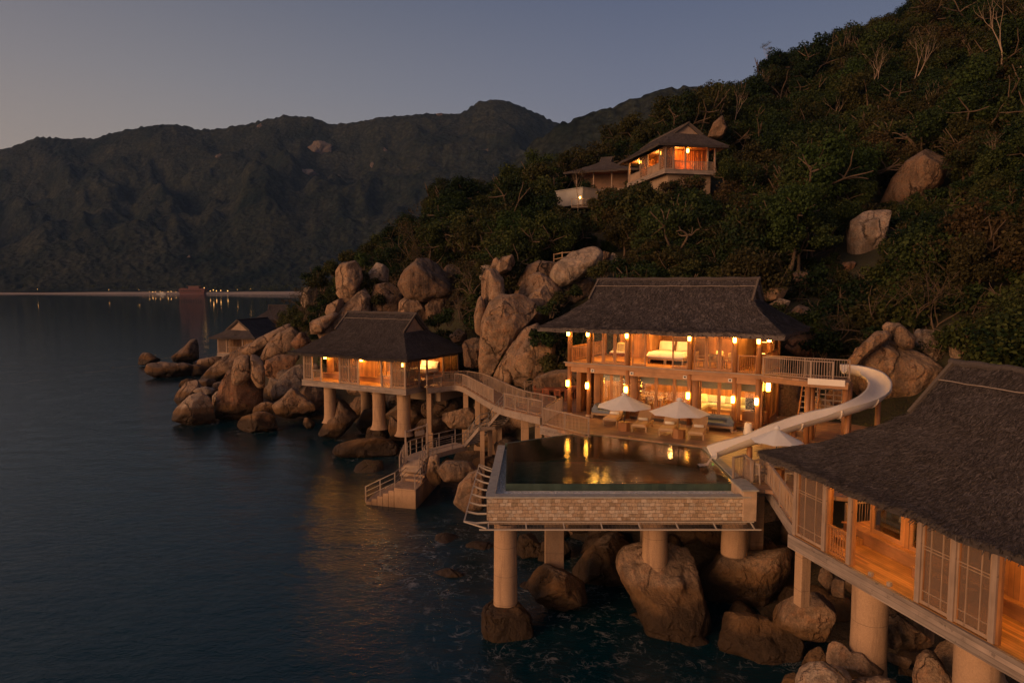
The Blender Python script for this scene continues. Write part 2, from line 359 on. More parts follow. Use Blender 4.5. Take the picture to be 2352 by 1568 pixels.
# ---------------------------------------------------------------- world and sun (dusk: afterglow behind the camera's left shoulder)
SUN_AZ = R(-128); SUN_EL = R(13)     # azimuth from +Y towards +X
W = bpy.data.worlds.new('World'); SC.world = W; W.use_nodes = True
g = G('', W.node_tree)
sky = g.n('TexSky'); sky.sky_type = 'NISHITA'; sky.sun_disc = False; sky.sun_elevation = R(2.5); sky.sun_rotation = SUN_AZ; sky.altitude = 10; sky.dust_density = 2.5; sky.ozone_density = 1.5
d = g.n('TexCoord').outputs['Generated']; sp = g.n('SeparateXYZ', {0: d}); z = sp.outputs[2]
grad = g.ramp(z, [(0, (.29, .225, .20)), (.13, (.25, .212, .214)), (.26, (.165, .156, .190)), (.42, (.075, .083, .135)), (.65, (.042, .052, .09)), (1, (.026, .036, .068))])
az = g.m('ADD', g.m('MULTIPLY', sp.outputs[0], -.5), .5)
warm = g.ramp(az, [(0.1, (.60, .66, .90)), (.42, (.82, .85, 1.0)), (.60, (1.10, 1.08, 1.04)), (.72, (1.30, 1.22, 1.06)), (1, (1.7, 1.4, 1.05))])
colr = g.mix(1, grad, warm, 'MULTIPLY')
back = g.m('MAXIMUM', g.m('MULTIPLY', sp.outputs[1], -1.0), 0.0)
colr = g.mix(1, colr, g.mix(back, (0, 0, 0), (.20, .10, .04)), 'ADD')
nis = g.n('VectorMath', {0: sky.outputs[0], 1: (.16, .16, .16)}, operation='MULTIPLY').outputs[0]
tot = g.mix(.25, colr, nis)
bg = g.n('Background', {'Color': tot, 'Strength': 1.0}); wo = g.n('OutputWorld'); g.set(wo.inputs[0], bg.outputs[0])
sl = bpy.data.lights.new('afterglow_sun', 'SUN'); sl.energy = 1.85; sl.angle = R(32); sl.color = (1.0, .52, .25)
so = bpy.data.objects.new('afterglow_sun', sl); COL.objects.link(so)
dv = Vector((math.sin(SUN_AZ)*math.cos(SUN_EL), math.cos(SUN_AZ)*math.cos(SUN_EL), math.sin(SUN_EL)))
so.rotation_euler = dv.to_track_quat('Z', 'Y').to_euler(); so.location = dv*60
SC.view_settings.view_transform = 'Standard'; SC.view_settings.look = 'None'; SC.view_settings.gamma = 1; SC.view_settings.exposure = .35
cy = SC.cycles; SC.render.engine = 'CYCLES'
cy.use_denoising = True
try: cy.denoiser = 'OPENIMAGEDENOISE'; cy.denoising_input_passes = 'RGB_ALBEDO_NORMAL'; cy.denoising_prefilter = 'ACCURATE'
except Exception: pass
cy.max_bounces = 6; cy.diffuse_bounces = 3; cy.glossy_bounces = 3; cy.transparent_max_bounces = 24; cy.transmission_bounces = 3; cy.volume_bounces = 0
cy.sample_clamp_indirect = 4; cy.sample_clamp_direct = 0; cy.caustics_reflective = False; cy.caustics_refractive = False; cy.use_light_tree = True
# ---------------------------------------------------------------- hillside terrain
low = [(-30,30,-4),(-15,30,-3),(-5,25,-2.5),(0,20,-2.5),(5,22,-1.8),(10,18,-1.6),(12,12,-1.5),(20,14,1.0),(19,24,1.5),(13,30,.2),(6,33,-.8),(0,38,-1.5),
 (-5,45,-1.8),(-12,52,-1.8),(-20,58,-2),(-28,66,-2.2),(-14,60,-1.5),(-22,68,-1.5),(-30,76,-1.5),(-8,62,-.5),(-4,52,-1),(-36,76,-2.5),(-46,90,-3),(-58,105,-4),(-50,125,-4),(-40,150,-5),(-60,200,-6),(-10,5,-3),(15,4,-2),(-40,10,-5),(-80,60,-6),(-90,140,-6),
 (-30,190,-2),(-20,240,2),(6,44,3.2),(13,40,3.2),(9,50,6.0),(18,45,6.2),(2,51,3.2),(23,38,6.5),(0,57,1.0),(-12,68,0),(-18,74,0),(-30,84,0),(-40,98,-1),(27,26,5),(30,18,6),(26,10,3),(40,10,12),(60,30,26),(80,60,45)]
up = [(760,700,92),(860,630,97),(960,580,101),(1050,690,76),(920,690,90),(1060,530,100),(1130,540,105),(1000,650,90),(1150,660,75),(1250,640,72),(1340,610,69),(1250,520,96),(1350,490,95),(1450,440,94),(1560,440,90),(1650,420,92),
 (1420,400,112),(1330,450,125),(1250,480,130),(1500,345,130),(1610,300,150),(1750,240,155),(1800,205,168),(1950,130,172),(2050,100,175),(2200,40,170),(2400,-40,165),(2600,-140,160),
 (1600,560,76),(1700,620,62),(1800,640,56),(1750,480,84),(1850,430,88),(2000,330,100),(2200,250,95),(2350,200,88),(1900,600,60),(2000,620,56),(2100,560,58),(2150,480,64),(2300,430,62),(2350,600,46),(2250,720,43),(2100,760,45),(1950,720,50),(1880,690,52),
 (2352,300,78),(2500,300,70),(2600,500,50),(1100,480,135),(1000,500,140),(900,560,130),(820,640,115)]
PT = np.array([list(p) for p in low]+[list(aty(*p)-np.array([0, 0, 1.5])) for p in up])
def _k(r2): return .5*r2*np.log(r2+1e-9)
_s = 60.0; _X = PT[:, :2]/_s
_A = _k(((_X[:, None]-_X[None])**2).sum(-1))+np.eye(len(PT))*.004
_P = np.c_[np.ones(len(PT)), _X]
_K = np.block([[_A, _P], [_P.T, np.zeros((3, 3))]])
_w = np.linalg.solve(_K, np.r_[PT[:, 2], 0, 0, 0])
def ground(x, y, rough=True):
    x = np.atleast_1d(np.asarray(x, float)); y = np.atleast_1d(np.asarray(y, float)); Q = np.c_[x, y]/_s
    out = np.empty(len(Q))
    for i in range(0, len(Q), 20000):
        q = Q[i:i+20000]
        out[i:i+20000] = _k(((q[:, None]-_X[None])**2).sum(-1))@_w[:len(PT)]+_w[-3]+q@_w[-2:]
    out = np.clip(out, -8, 130)
    if rough: out = out+.5*fbm(np.c_[x*.25, y*.25, x*0], 4, 5)
    return out
gx = np.concatenate([np.arange(-90, 130, 1.25), np.arange(130, 300, 5)]); gy = np.concatenate([np.arange(4, 190, 1.25), np.arange(190, 330, 5)])
GX, GY = np.meshgrid(gx, gy); GZ = ground(GX.ravel(), GY.ravel()).reshape(GX.shape)

def hit(px, py, lo=30, hi=260):
    """distance along a bearing at which the line of sight meets the hillside"""
    ys = np.arange(lo, hi, .5); r = ray(px, py); P = CAM+r[None]*(ys/r[1])[:, None]; g_ = ground(P[:, 0], P[:, 1]); k = np.nonzero(P[:, 2] < g_)[0]
    return float(ys[k[0]]) if len(k) else None
i0 = np.arange(len(gy)-1)[:, None]*len(gx)+np.arange(len(gx)-1)[None]; fc = np.stack([i0, i0+1, i0+len(gx)+1, i0+len(gx)], -1).reshape(-1, 4)
o = bpy.data.objects.new('hillside', numesh('hillside', np.stack([GX, GY, GZ], -1).reshape(-1, 3), fc, M['ground'])); COL.objects.link(o); tag(o, kind='structure')
# ---------------------------------------------------------------- far hills across the bay
def _hillmat(name, a, b, rockc, lift=1.0):
    g = G(name); p = g.pos(); n = g.noise(p, .0075, 6, .68); m = g.noise(p, .085, 6, .75); v = g.n('TexVoronoi', {'Vector': p, 'Scale': .11, 'Randomness': 1.0})
    c = g.mix(g.ramp(n, [(.35, 0), (.65, 1)]), a, b); c = g.mix(1, c, g.ramp(m, [(.25, .5), (.5, .9), (.75, 1.5)]), 'MULTIPLY')
    c = g.mix(1, c, g.ramp(v.outputs['Distance'], [(.1, 1.25), (.8, .5)]), 'MULTIPLY')
    r = g.noise(p, .022, 4, .6); r2 = g.noise(p, .0035, 2)
    rk = g.m('MULTIPLY', g.ramp(r, [(.68, 0), (.73, 1)]), g.ramp(r2, [(.5, 0), (.6, 1)])); c = g.mix(g.m('MULTIPLY', rk, .75), c, rockc)
    h = g.m('SUBTRACT', m, g.m('MULTIPLY', v.outputs['Distance'], .6))
    return g.out(g.pbr(c, .95, g.bump(h, .8, 4.0), Specular_IOR_Level=.05))
def hills(name, prof, yr, yb, x0, x1, step, hb, mat, seed, back=500, spur=1.0):
    zs = zlim = None
    xs = np.arange(x0, x1, step); ts = np.r_[np.linspace(0, 1, int((yr-yb)/step)), 1+np.linspace(.04, 1, 14)*.6]
    px = np.array([p[0] for p in prof], float); py = np.array([p[1] for p in prof], float)
    # profile sampled as a ridge height for each bearing
    X, T = np.meshgrid(xs, ts); Xr = X
    q = 1176+F*(xs/yr); hr = np.array([aty(a, np.interp(a, px, py), yr)[2] for a in q])
    n1 = fbm(np.c_[X.ravel()*.0032, T.ravel()*2.3, 0*X.ravel()], 4, seed).reshape(X.shape)
    n2 = fbm(np.c_[X.ravel()*.011+3, T.ravel()*6.5, 0*X.ravel()], 3, seed+4).reshape(X.shape)
    rid = 1-np.abs(fbm(np.c_[X.ravel()*.0022+7, T.ravel()*1.6, 0*X.ravel()], 3, seed+9).reshape(X.shape))*1.6
    s = np.clip(T, 0, 1); base = s**1.12*.92+.08*s
    H = hb+(hr[None]-hb)*(base*(1+(.34*n1+.22*spur*(rid-.55)+.16*n2)*np.sin(math.pi*s)*.9))
    H = np.minimum(H, hb+(hr[None]-hb)*(.05+.95*s+.0))
    H = np.where(T > 1, hb+(hr[None]-hb)*(1-(T-1)*1.3), H)
    Y = yb+(yr-yb)*np.minimum(T, 1)+np.maximum(T-1, 0)*back*1.6+40*n1*np.sin(math.pi*s)
    P = np.stack([X*(Y/yr), Y, H], -1)   # fan out from the bay so the near foot is as wide as the bay
    bump = fbm(np.c_[P[..., 0].ravel()*.11, P[..., 1].ravel()*.11, 0*X.ravel()], 3, seed+3).reshape(X.shape)
    P[..., 2] += np.where(s > .02, 3.2*bump, 0)
    i0 = np.arange(len(ts)-1)[:, None]*len(xs)+np.arange(len(xs)-1)[None]; f = np.stack([i0, i0+1, i0+len(xs)+1, i0+len(xs)], -1).reshape(-1, 4)
    o = bpy.data.objects.new(name, numesh(name, P.reshape(-1, 3), f, mat)); COL.objects.link(o); tag(o, kind='structure'); return P
prof1 = [(-900,420),(-500,400),(-200,375),(0,350),(60,335),(110,315),(180,318),(235,318),(300,300),(350,290),(425,285),(470,298),(540,293),(600,280),(665,265),(730,270),(770,285),(830,282),(880,270),(960,262),(1020,262),(1060,262),(1100,235),(1140,228),(1180,237),(1230,260),(1280,285),(1340,320),(1420,350),(1600,360),(2000,340)]
prof2 = [(300,720),(900,715),(1040,690),(1085,560),(1120,470),(1160,400),(1220,330),(1280,287),(1330,268),(1370,255),(1420,235),(1450,225),(1490,212),(1530,203),(1580,198),(1640,206),(1750,190),(2000,150),(2400,100),(3000,80)]
M['hill'] = _hillmat('far_forested_slope', (.009, .017, .013), (.050, .055, .038), (.16, .125, .10))
HP1 = hills('far_hills', prof1, 2000, 1165, -2100, 1150, 5.0, 3, M['hill'], 21)
HP2 = hills('middle_hills', prof2, 1000, 560, -420, 1400, 4.0, -6, M['hill'], 33, 260, .8)
def hill_point(px, py, HP=None):
    """closest point of the far slope seen through a direction (for outcrops standing on it)"""
    HP = HP1 if HP is None else HP
    D = HP[..., 1]*math.cos(TH)-(HP[..., 2]-CZ)*math.sin(TH)
    u = 1176+F*HP[..., 0]/D; v = 784-F*(HP[..., 1]*math.sin(TH)+(HP[..., 2]-CZ)*math.cos(TH))/D
    e = (u-px)**2+(v-py)**2; k = np.unravel_index(np.argmin(e+1e-3*0), e.shape); return HP[k]
# beach across the bay
bx = np.linspace(-2000, 900, 140); mb = MB(); rows = []
for yy, zz in ((1118, -.6), (1135, .9), (1150, 2.2), (1172, 3.6), (1230, 5.0)):
    rows.append(np.stack([bx, yy+14*np.sin(bx*.006)+8*np.sin(bx*.021)-.00004*(bx+300)**2*0, np.full_like(bx, zz)], -1))
mb.grid(np.array(rows)); tag(mb.build('beach', M['sand'], smooth=True), kind='structure')
# ---------------------------------------------------------------- boulders
def _ico(sub):
    bm = bmesh.new(); bmesh.ops.create_icosphere(bm, subdivisions=sub, radius=1)
    V = np.array([v.co[:] for v in bm.verts]); Fc = np.array([[v.index for v in f.verts] for f in bm.faces]); bm.free(); return V, Fc
ICO = {k: _ico(k) for k in (3, 4, 5, 6)}
ROCKPTS = []; ROCKS = []
def boulder(pts, Y, label, mat='rock', thick=.8, seed=None, facets=7, rough=1.5, crease=1.1, cat='boulder', group=None, sub=None, tilt=0.0, name='boulder', sq=.8):
    seed = seed if seed is not None else len(ROCKS)*13+5; rg = np.random.default_rng(seed)
    P = np.array(pts, float); c = P.mean(0); P = c+(P-c)*(1.12 if 60 < Y < 115 else 1.06 if 45 < Y < 200 else 1.05); c = (P.min(0)+P.max(0))/2*.5+c*.5
    C = aty(c[0], c[1], Y); fw = C-CAM; fw /= np.linalg.norm(fw)
    rt = np.cross(fw, [0, 0, 1]); rt /= np.linalg.norm(rt); up = np.cross(rt, fw)
    Q = []
    for p in P:
        r = ray(*p); t = ((C-CAM)@fw)/(r@fw); q = CAM+r*t-C; Q.append((q@rt, q@up))
    Q = np.array(Q); n = len(Q)
    A = np.linspace(-math.pi, math.pi, 361)[:-1]; rho = np.zeros(360)
    for k, a in enumerate(A):
        d = np.array([math.cos(a), math.sin(a)]); best = 0
        for i in range(n):
            e = Q[(i+1) % n]-Q[i]; den = d[0]*e[1]-d[1]*e[0]
            if abs(den) < 1e-9: continue
            t = (Q[i][0]*e[1]-Q[i][1]*e[0])/den; s = (Q[i][0]*d[1]-Q[i][1]*d[0])/den
            if t > 0 and -1e-6 <= s <= 1+1e-6: best = max(best, t)
        rho[k] = best
    rho[rho == 0] = rho[rho > 0].mean()
    kw = np.exp(-(np.arange(-14, 15)/4.0)**2); kw /= kw.sum(); rho = np.convolve(np.r_[rho[-14:], rho, rho[:14]], kw, 'valid')
    size = math.sqrt(np.ptp(Q[:, 0])*np.ptp(Q[:, 1])); D = thick*size/2
    sub = sub or (6 if size*F/Y > 150 else 5 if size*F/Y > 55 else 4)
    S, Fc = ICO[sub]
    sr, sd, su = S[:, 0], S[:, 1], S[:, 2]; cl = np.hypot(sr, su)
    ph = np.arctan2(su, sr); rr = np.interp(ph, np.r_[A, math.pi], np.r_[rho, rho[0]])
    cl2 = cl**sq; a = rr*cl2*np.cos(ph); b = rr*cl2*np.sin(ph); dd = D*np.sign(sd)*np.abs(sd)**.8
    L = np.stack([a/size*2, dd/size*2, b/size*2], -1)
    # flat breaks facing outwards, soft edged
    for k in range(facets):
        nn = rg.normal(size=3); nn[1] = -abs(nn[1])-.25 if k % 3 else abs(nn[1]); nn /= np.linalg.norm(nn); h = (L@nn).max()*rg.uniform(.62, .86)
        ov = np.maximum(L@nn-h, 0); L = L-nn[None]*(ov*.93)[:, None]
    W3 = np.stack([L[:, 0], L[:, 1], L[:, 2]], -1); off = rg.uniform(0, 50, 3)
    nrm = L/(np.linalg.norm(L, axis=1, keepdims=True)+1e-6)
    big = fbm(W3*1.5+off, 4, seed); med = fbm(W3*5+off, 4, seed+5)*.6; med = med-.5*np.abs(fbm(W3*3.1+off+3, 3, seed+8))
    # weathered joints: grooves where a slow noise passes zero
    j = fbm(W3*np.array([1.1, 1.1, .55])+off+31, 2, seed+11); gr = np.exp(-(j/.035)**2)*(vnoise(W3*1.3+off+7, seed+2) > -.1)
    edge = np.clip(np.abs(sd)*1.4, .15, 1)
    disp = rough*(.055*big*edge+.022*med)-crease*.055*gr*edge
    L = L+nrm*disp[:, None]
    V = (L*size/2)@np.stack([rt, fw, up])
    base = C+np.array([0, 0, 0]); o = bpy.data.objects.new(name, numesh(name, V, Fc, M[mat], nv=3)); COL.objects.link(o); o.location = base
    tag(o, label, cat, group)
    Wv = V+base; k = np.abs(Wv[:, 2]) < .35
    if k.any(): ROCKPTS.extend(Wv[k][::3, :2].tolist())
    ROCKS.append((o, P, Y, size)); return o
def BK(pts, Y, *a, **k):
    p = np.array(pts); h = hit(*(p.mean(0)*.6+np.array([p[:, 0].mean(), p[:, 1].max()])*.4)); return boulder(pts, min(Y, h-.3) if h else Y, *a, **k)
def zoomf(x0, y0, s): return lambda pts: [(x0+s*x, y0+s*y) for x, y in pts]
zB = zoomf(689.1, 545.5, .31739); zD = zoomf(287.1, 631.6, .21969); zE = zoomf(631.6, 660.4, .29297); zF = zoomf(1091, 1119.7, .36622)
zG = zoomf(1780, 1033.6, .34104); zH = zoomf(1722.6, 746.5, .29299); zK = zoomf(1205.8, 0, .4873); zN = zoomf(832.6, 947.5, .39585)
B = boulder
# crag behind the sea pavilion
BK(zB([(265,250),(300,200),(400,178),(435,240),(450,310),(430,420),(370,465),(310,450),(270,400)]), 82, 'tall squarish boulder standing on the crag above the sea pavilion roof', 'rock', .9)
BK(zB([(500,260),(560,182),(620,190),(652,230),(640,310),(590,352),(530,345),(505,310)]), 85, 'round grey boulder perched between two larger ones on the crag', 'rock_pale', .9)
BK(zB([(720,340),(760,250),(850,162),(900,156),(985,190),(1060,270),(1082,400),(1040,440),(880,462),(780,435)]), 80, 'largest dark rounded boulder on the crag, balanced on two blocks', 'rock_dark', .95, facets=3)
BK(zB([(1000,215),(1110,205),(1165,230),(1160,300),(1090,420),(1040,420)]), 84, 'dark slab leaning behind the largest rounded crag boulder', 'rock_dark', .7)
BK(zB([(725,470),(760,440),(880,455),(915,500),(910,600),(800,620),(720,560)]), 79, 'squat block under the largest crag boulder, nearer the sea', 'rock', .9)
BK(zB([(905,490),(950,440),(1080,430),(1098,500),(1090,580),(1000,620),(920,590)]), 79, 'squat block under the largest crag boulder, on its inland side', 'rock_dark', .9)
BK(zB([(500,360),(620,335),(715,340),(735,440),(725,600),(510,600)]), 83, 'dark streaked rock wall between the tall boulder and the rounded one', 'rock_dark', .7, crease=2)
BK(zB([(100,740),(250,560),(390,430),(495,350),(505,540),(400,640),(200,720)]), 81, 'long tilted slab rising behind the sea pavilion roof to the tall boulder', 'rock', .6)
BK(zB([(185,540),(200,490),(300,440),(332,480),(270,540),(200,562)]), 80, 'wedge shaped boulder lying just below the tall squarish boulder', 'rock', .9)
BK(zB([(45,640),(100,600),(240,545),(272,560),(200,650),(100,715),(55,705)]), 79, 'lumpy long boulder lowest on the crag above the pavilion eave', 'rock', .9, rough=1.5)
BK(zB([(3,500),(30,375),(110,338),(128,400),(95,490),(40,530)]), 95, 'pale boulder by the bushes where the crag meets the far bay', 'rock_pale', .9)
BK(zB([(-60,760),(0,690),(60,690),(90,760),(60,820),(-40,830)]), 84, 'reddish broken rock at the seaward foot of the crag', 'rock_red', .9)
# rock group between sea pavilion and villa
BK(zB([(1320,300),(1345,245),(1420,235),(1465,270),(1472,420),(1440,480),(1345,560),(1320,440)]), 63, 'upright flat topped rock pillar between the pavilion and the villa', 'rock', .9, facets=3)
BK(zB([(1265,560),(1285,460),(1310,425),(1337,500),(1337,590),(1312,712),(1268,690)]), 61.5, 'thin pointed rock spike in front of the upright pillar', 'rock', .8, facets=2)
BK(zB([(1375,235),(1400,160),(1440,138),(1445,200),(1415,250)]), 69, 'small upright stone of the twin pair above the flat topped pillar', 'rock', .9)
BK(zB([(1405,255),(1440,180),(1480,113),(1528,115),(1557,180),(1520,235),(1460,265)]), 68, 'larger stone of the twin pair above the flat topped pillar', 'rock', .9)
BK(zB([(1300,330),(1310,210),(1380,200),(1400,250),(1360,300)]), 71, 'grey stone half hidden by bushes behind the twin stones', 'rock_pale', .8)
BK(zB([(1312,850),(1330,600),(1370,500),(1450,435),(1590,440),(1720,520),(1630,640),(1540,760),(1430,870),(1390,1000),(1310,1010)]), 60.5, 'huge folded boulder face rising over the curved boardwalk', 'rock', .7, facets=4, crease=1.6)
BK(zB([(1570,470),(1720,450),(1835,470),(1840,560),(1720,640),(1600,640)]), 62.5, 'dark stained shoulder joined to the huge folded boulder', 'rock_dark', .8)
BK(zB([(1585,460),(1610,350),(1650,280),(1735,260),(1820,310),(1885,380),(1892,440),(1840,480),(1700,500)]), 66, 'domed boulder beneath the pale egg shaped one', 'rock', .9, facets=2)
BK(zB([(1640,450),(1700,390),(1775,350),(1830,410),(1842,490),(1760,530),(1650,510)]), 64.5, 'smooth shoulder rock in front of the domed boulder', 'rock', .9, facets=2)
BK(zB([(1550,450),(1600,300),(1650,220),(1730,180),(1850,195),(1890,330),(1850,430),(1700,470)]), 70, 'dark arched rock behind the domed boulder', 'rock_dark', .7, facets=3)
BK(zB([(1820,270),(1850,200),(1960,120),(2080,76),(2150,85),(2177,130),(2165,190),(2050,270),(1950,335),(1880,347),(1830,320)]), 66, 'pale egg shaped boulder resting above the villa roof', 'rock_pale', .85, facets=2, crease=.3)
BK(zB([(2172,125),(2200,98),(2240,112),(2248,150),(2190,168)]), 72, 'small brown stone peeping over the pale egg boulder', 'rock_dark', .9)
BK(zB([(2240,150),(2260,110),(2300,140),(2310,190),(2180,195)]), 73, 'small tan stones beside the path above the egg boulder', 'rock_pale', .9)
BK(zB([(1895,430),(1960,350),(2080,295),(2170,320),(2130,430),(1980,480)]), 67.5, 'tan slab under the pale egg boulder, next to the villa ridge', 'rock', .8)
BK(zB([(1365,1060),(1500,820),(1620,660),(1725,620),(1740,690),(1580,860),(1530,1070)]), 58, 'leaning slab edge along the front of the big boulder beside the boardwalk', 'rock', .5, facets=2, crease=2)
BK(zB([(1500,1075),(1540,860),(1640,745),(1760,685),(1842,790),(1838,900),(1780,1000),(1640,1080)]), 57, 'big rounded boulder next to the villa eave above the dining terrace', 'rock', .8, facets=4)
BK(zB([(1180,780),(1230,680),(1290,690),(1310,800),(1290,1010),(1200,960)]), 62.5, 'tall split slabs between the pavilion eave and the folded boulder', 'rock_dark', .6, crease=2.2)
BK(zB([(1085,710),(1150,662),(1212,690),(1205,760),(1110,760)]), 70, 'small tan rock just above the pavilion hip', 'rock', .9)
BK(zB([(1640,1090),(1720,1010),(1830,963),(1960,953),(2040,1010),(2060,1100),(1800,1140)]), 52.5, 'low dark hump of rock behind the dining terrace', 'rock_dark', .8, facets=2)
# seaward headland
B(zD([(138,932),(150,860),(190,808),(260,815),(330,860),(385,885),(320,915),(200,940)]), 123, 'low dome rock alone in the water off the headland', 'rock_dark', .9)
B(zD([(430,890),(520,830),(620,750),(680,680),(740,668),(762,730),(768,880),(700,905),(500,905)]), 128, 'fin shaped rock standing in the sea beyond the headland', 'rock_dark', .8, facets=3)
B(zD([(218,1025),(250,930),(400,912),(550,930),(650,903),(692,960),(672,1045),(500,1062),(290,1065)]), 108, 'long flat rock lying in the sea before the fin shaped rock', 'rock', .8)
B(zD([(750,960),(780,885),(900,862),(1020,850),(1070,900),(1000,1000),(780,1000)]), 112, 'rounded rock under the grey pavilion on the headland', 'rock', .9)
B(zD([(660,1000),(690,940),(780,930),(900,980),(880,1040),(700,1050)]), 110, 'dark low rock between the flat sea rock and the headland slope', 'rock_dark', .9)
B(zD([(790,1100),(880,990),(1040,860),(1250,740),(1430,690),(1400,780),(1330,850),(1180,910),(1110,1020),(940,1130)]), 103, 'long smooth rock slope running down to the sea below the grey pavilion', 'rock', .55, facets=2, crease=.6)
B(zD([(1230,790),(1400,660),(1560,585),(1705,512),(1765,560),(1640,690),(1480,810),(1380,860)]), 104, 'ridge of smooth rock continuing up towards the headland bushes', 'rock', .55, facets=2)
B(zD([(1390,870),(1500,720),(1620,610),(1745,555),(1810,620),(1840,720),(1850,850),(1600,890),(1430,920)]), 96, 'big smooth slab with a groove above the reddish rock wall', 'rock', .6, facets=3, crease=1.5)
B(zD([(1430,920),(1600,850),(1840,830),(1860,980),(1740,1040),(1620,1110),(1500,1120),(1450,1050)]), 90, 'reddish rough rock wall beside the sea pavilion', 'rock_red', .7, rough=1.8)
B(zD([(1108,1000),(1130,900),(1200,853),(1290,850),(1317,920),(1308,1060),(1200,1160),(1115,1160)]), 73.2, 'split block on the seaward shoulder of the big cracked boulder', 'rock', .8, facets=3)
B(zD([(1320,835),(1380,845),(1440,910),(1457,1000),(1460,1170),(1390,1170),(1318,1060)]), 73.4, 'upright split block on the landward shoulder of the big cracked boulder', 'rock', .9, facets=3)
B(zD([(945,1490),(975,1330),(1005,1180),(1085,1010),(1180,1030),(1310,1030),(1400,1060),(1462,1100),(1472,1280),(1430,1350),(1300,1460),(1100,1540),(960,1540)]), 74, 'massive reddish boulder with a split crown at the water edge', 'rock_red', .75, facets=5)
B(zD([(505,1510),(530,1420),(620,1320),(750,1198),(800,1250),(870,1290),(902,1380),(935,1550),(700,1560),(560,1525)]), 71, 'pale sharp ridged boulder nearest the open sea', 'rock_pale', .8, facets=6)
B(zD([(500,1350),(545,1230),(640,1125),(740,1108),(805,1190),(720,1250),(620,1330),(540,1390)]), 80, 'pale ridged rock behind the sharp ridged boulder', 'rock', .9)
B(zD([(700,1200),(840,1168),(940,1190),(972,1240),(900,1310),(820,1270)]), 78, 'rounded grey rock between the ridged boulder and the massive one', 'rock_pale', .9)
B(zD([(545,1185),(590,1110),(650,1083),(725,1098),(680,1160),(600,1190)]), 93, 'small black wet rock at the tip of the headland', 'rock_dark', .9)
B(zD([(715,1120),(820,1083),(940,1095),(960,1140),(850,1180),(740,1170)]), 90, 'dark reddish low rock under the long smooth slope', 'rock_dark', .9)
B(zD([(900,1180),(930,1130),(1010,1110),(1030,1160),(960,1210)]), 82, 'small blocky stones beside the massive split boulder', 'rock', .9)
B(zD([(915,1270),(960,1218),(1012,1222),(995,1330),(965,1420),(915,1420)]), 75.5, 'smooth grey stone wedged against the massive boulder', 'rock_pale', .8)
B(zD([(1490,1150),(1520,1073),(1590,1100),(1615,1125),(1560,1220),(1500,1270)]), 82, 'narrow pale stone between the massive boulder and the pavilion', 'rock_pale', .8)
B(zD([(1540,1200),(1640,1060),(1760,970),(1850,945),(1880,1100),(1830,1220),(1700,1260),(1550,1310)]), 79, 'broad sloping rock right against the pavilion platform', 'rock_pale', .7, facets=3)
B(zD([(1540,1370),(1640,1300),(1750,1188),(1860,1270),(1960,1350),(2015,1412),(1900,1450),(1720,1490),(1590,1450)]), 72.5, 'triangular boulder in front of the pavilion piers', 'rock', .8, facets=4)
B(zD([(1820,1220),(1860,1130),(2060,1150),(2110,1300),(2060,1420),(1950,1360)]), 76, 'dark lumpy rock under the seaward end of the pavilion', 'rock_dark', .9, rough=1.6)
B(zD([(1130,1580),(1250,1480),(1380,1438),(1480,1440),(1580,1490),(1630,1570),(1500,1625),(1300,1635)]), 67.5, 'low lumpy mound rising from the water in front of the triangular boulder', 'rock', .9)
B(zD([(1325,1450),(1360,1380),(1430,1338),(1500,1328),(1562,1350),(1570,1440),(1450,1470)]), 71.5, 'tan block between the low mound and the massive boulder', 'rock', .9)
B(zD([(1860,1570),(1880,1488),(1925,1500),(1995,1555),(1960,1600),(1880,1600)]), 66, 'small pointed stone in the water near the first pier', 'rock', .9)
# under the sea pavilion
B(zE([(345,1150),(400,1050),(470,1010),(500,900),(545,885),(600,940),(642,1020),(600,1100),(500,1165)]), 64, 'cracked grooved rock carrying the seaward pier', 'rock_dark', .8, crease=2)
B(zE([(455,1295),(490,1230),(650,1188),(820,1172),(905,1200),(962,1240),(955,1315),(700,1335),(520,1325)]), 57.5, 'long flat topped rock lying in the water before the pavilion', 'rock_dark', .9, facets=2)
B(zE([(715,1195),(735,1090),(860,1075),(895,1150),(870,1200),(790,1210)]), 62.3, 'rock base around the middle pier', 'rock', .9)
B(zE([(895,1110),(905,1000),(960,1050),(1060,1080),(1090,1120),(1070,1190),(960,1210),(910,1160)]), 61, 'rock base around the pier nearest the boardwalk', 'rock_dark', .9)
B(zE([(1088,1190),(1100,1100),(1140,1078),(1182,1120),(1172,1200)]), 59.5, 'upright egg stone next to the pier nearest the boardwalk', 'rock', .9)
B(zE([(590,940),(640,860),(730,840),(810,900),(790,980),(650,990)]), 69, 'shaded rock behind the seaward pier', 'rock_dark', .9)
B(zE([(640,1080),(700,960),(800,940),(860,1010),(800,1130),(680,1130)]), 67, 'shaded round rock behind the middle pier', 'rock_dark', .9)
B(zE([(860,1010),(960,930),(1080,890),(1210,920),(1210,1040),(1080,1080)]), 66, 'large shaded rock under the landward half of the pavilion', 'rock_dark', .9)
B(zE([(1040,1180),(1150,1040),(1330,1030),(1380,1130),(1300,1220),(1100,1230)]), 62, 'broad rock below the boardwalk start', 'rock', .9)
B(zE([(1290,1010),(1400,950),(1520,935),(1610,1000),(1580,1110),(1380,1100)]), 60, 'lamp lit yellowish rock under the boardwalk bend', 'rock', .9)
B(zE([(1230,930),(1290,840),(1400,830),(1480,900),(1420,990),(1280,1000)]), 65, 'shaded rock behind the boardwalk posts', 'rock_dark', .9)
B(zE([(1480,1180),(1540,1060),(1680,1020),(1800,1090),(1780,1230),(1600,1260)]), 56, 'brown rock behind the steel stairs', 'rock', .9)
B(zE([(1560,920),(1620,850),(1760,860),(1830,960),(1760,1050),(1600,1040)]), 58, 'tan rock under the boardwalk beside the stair landing', 'rock', .9)
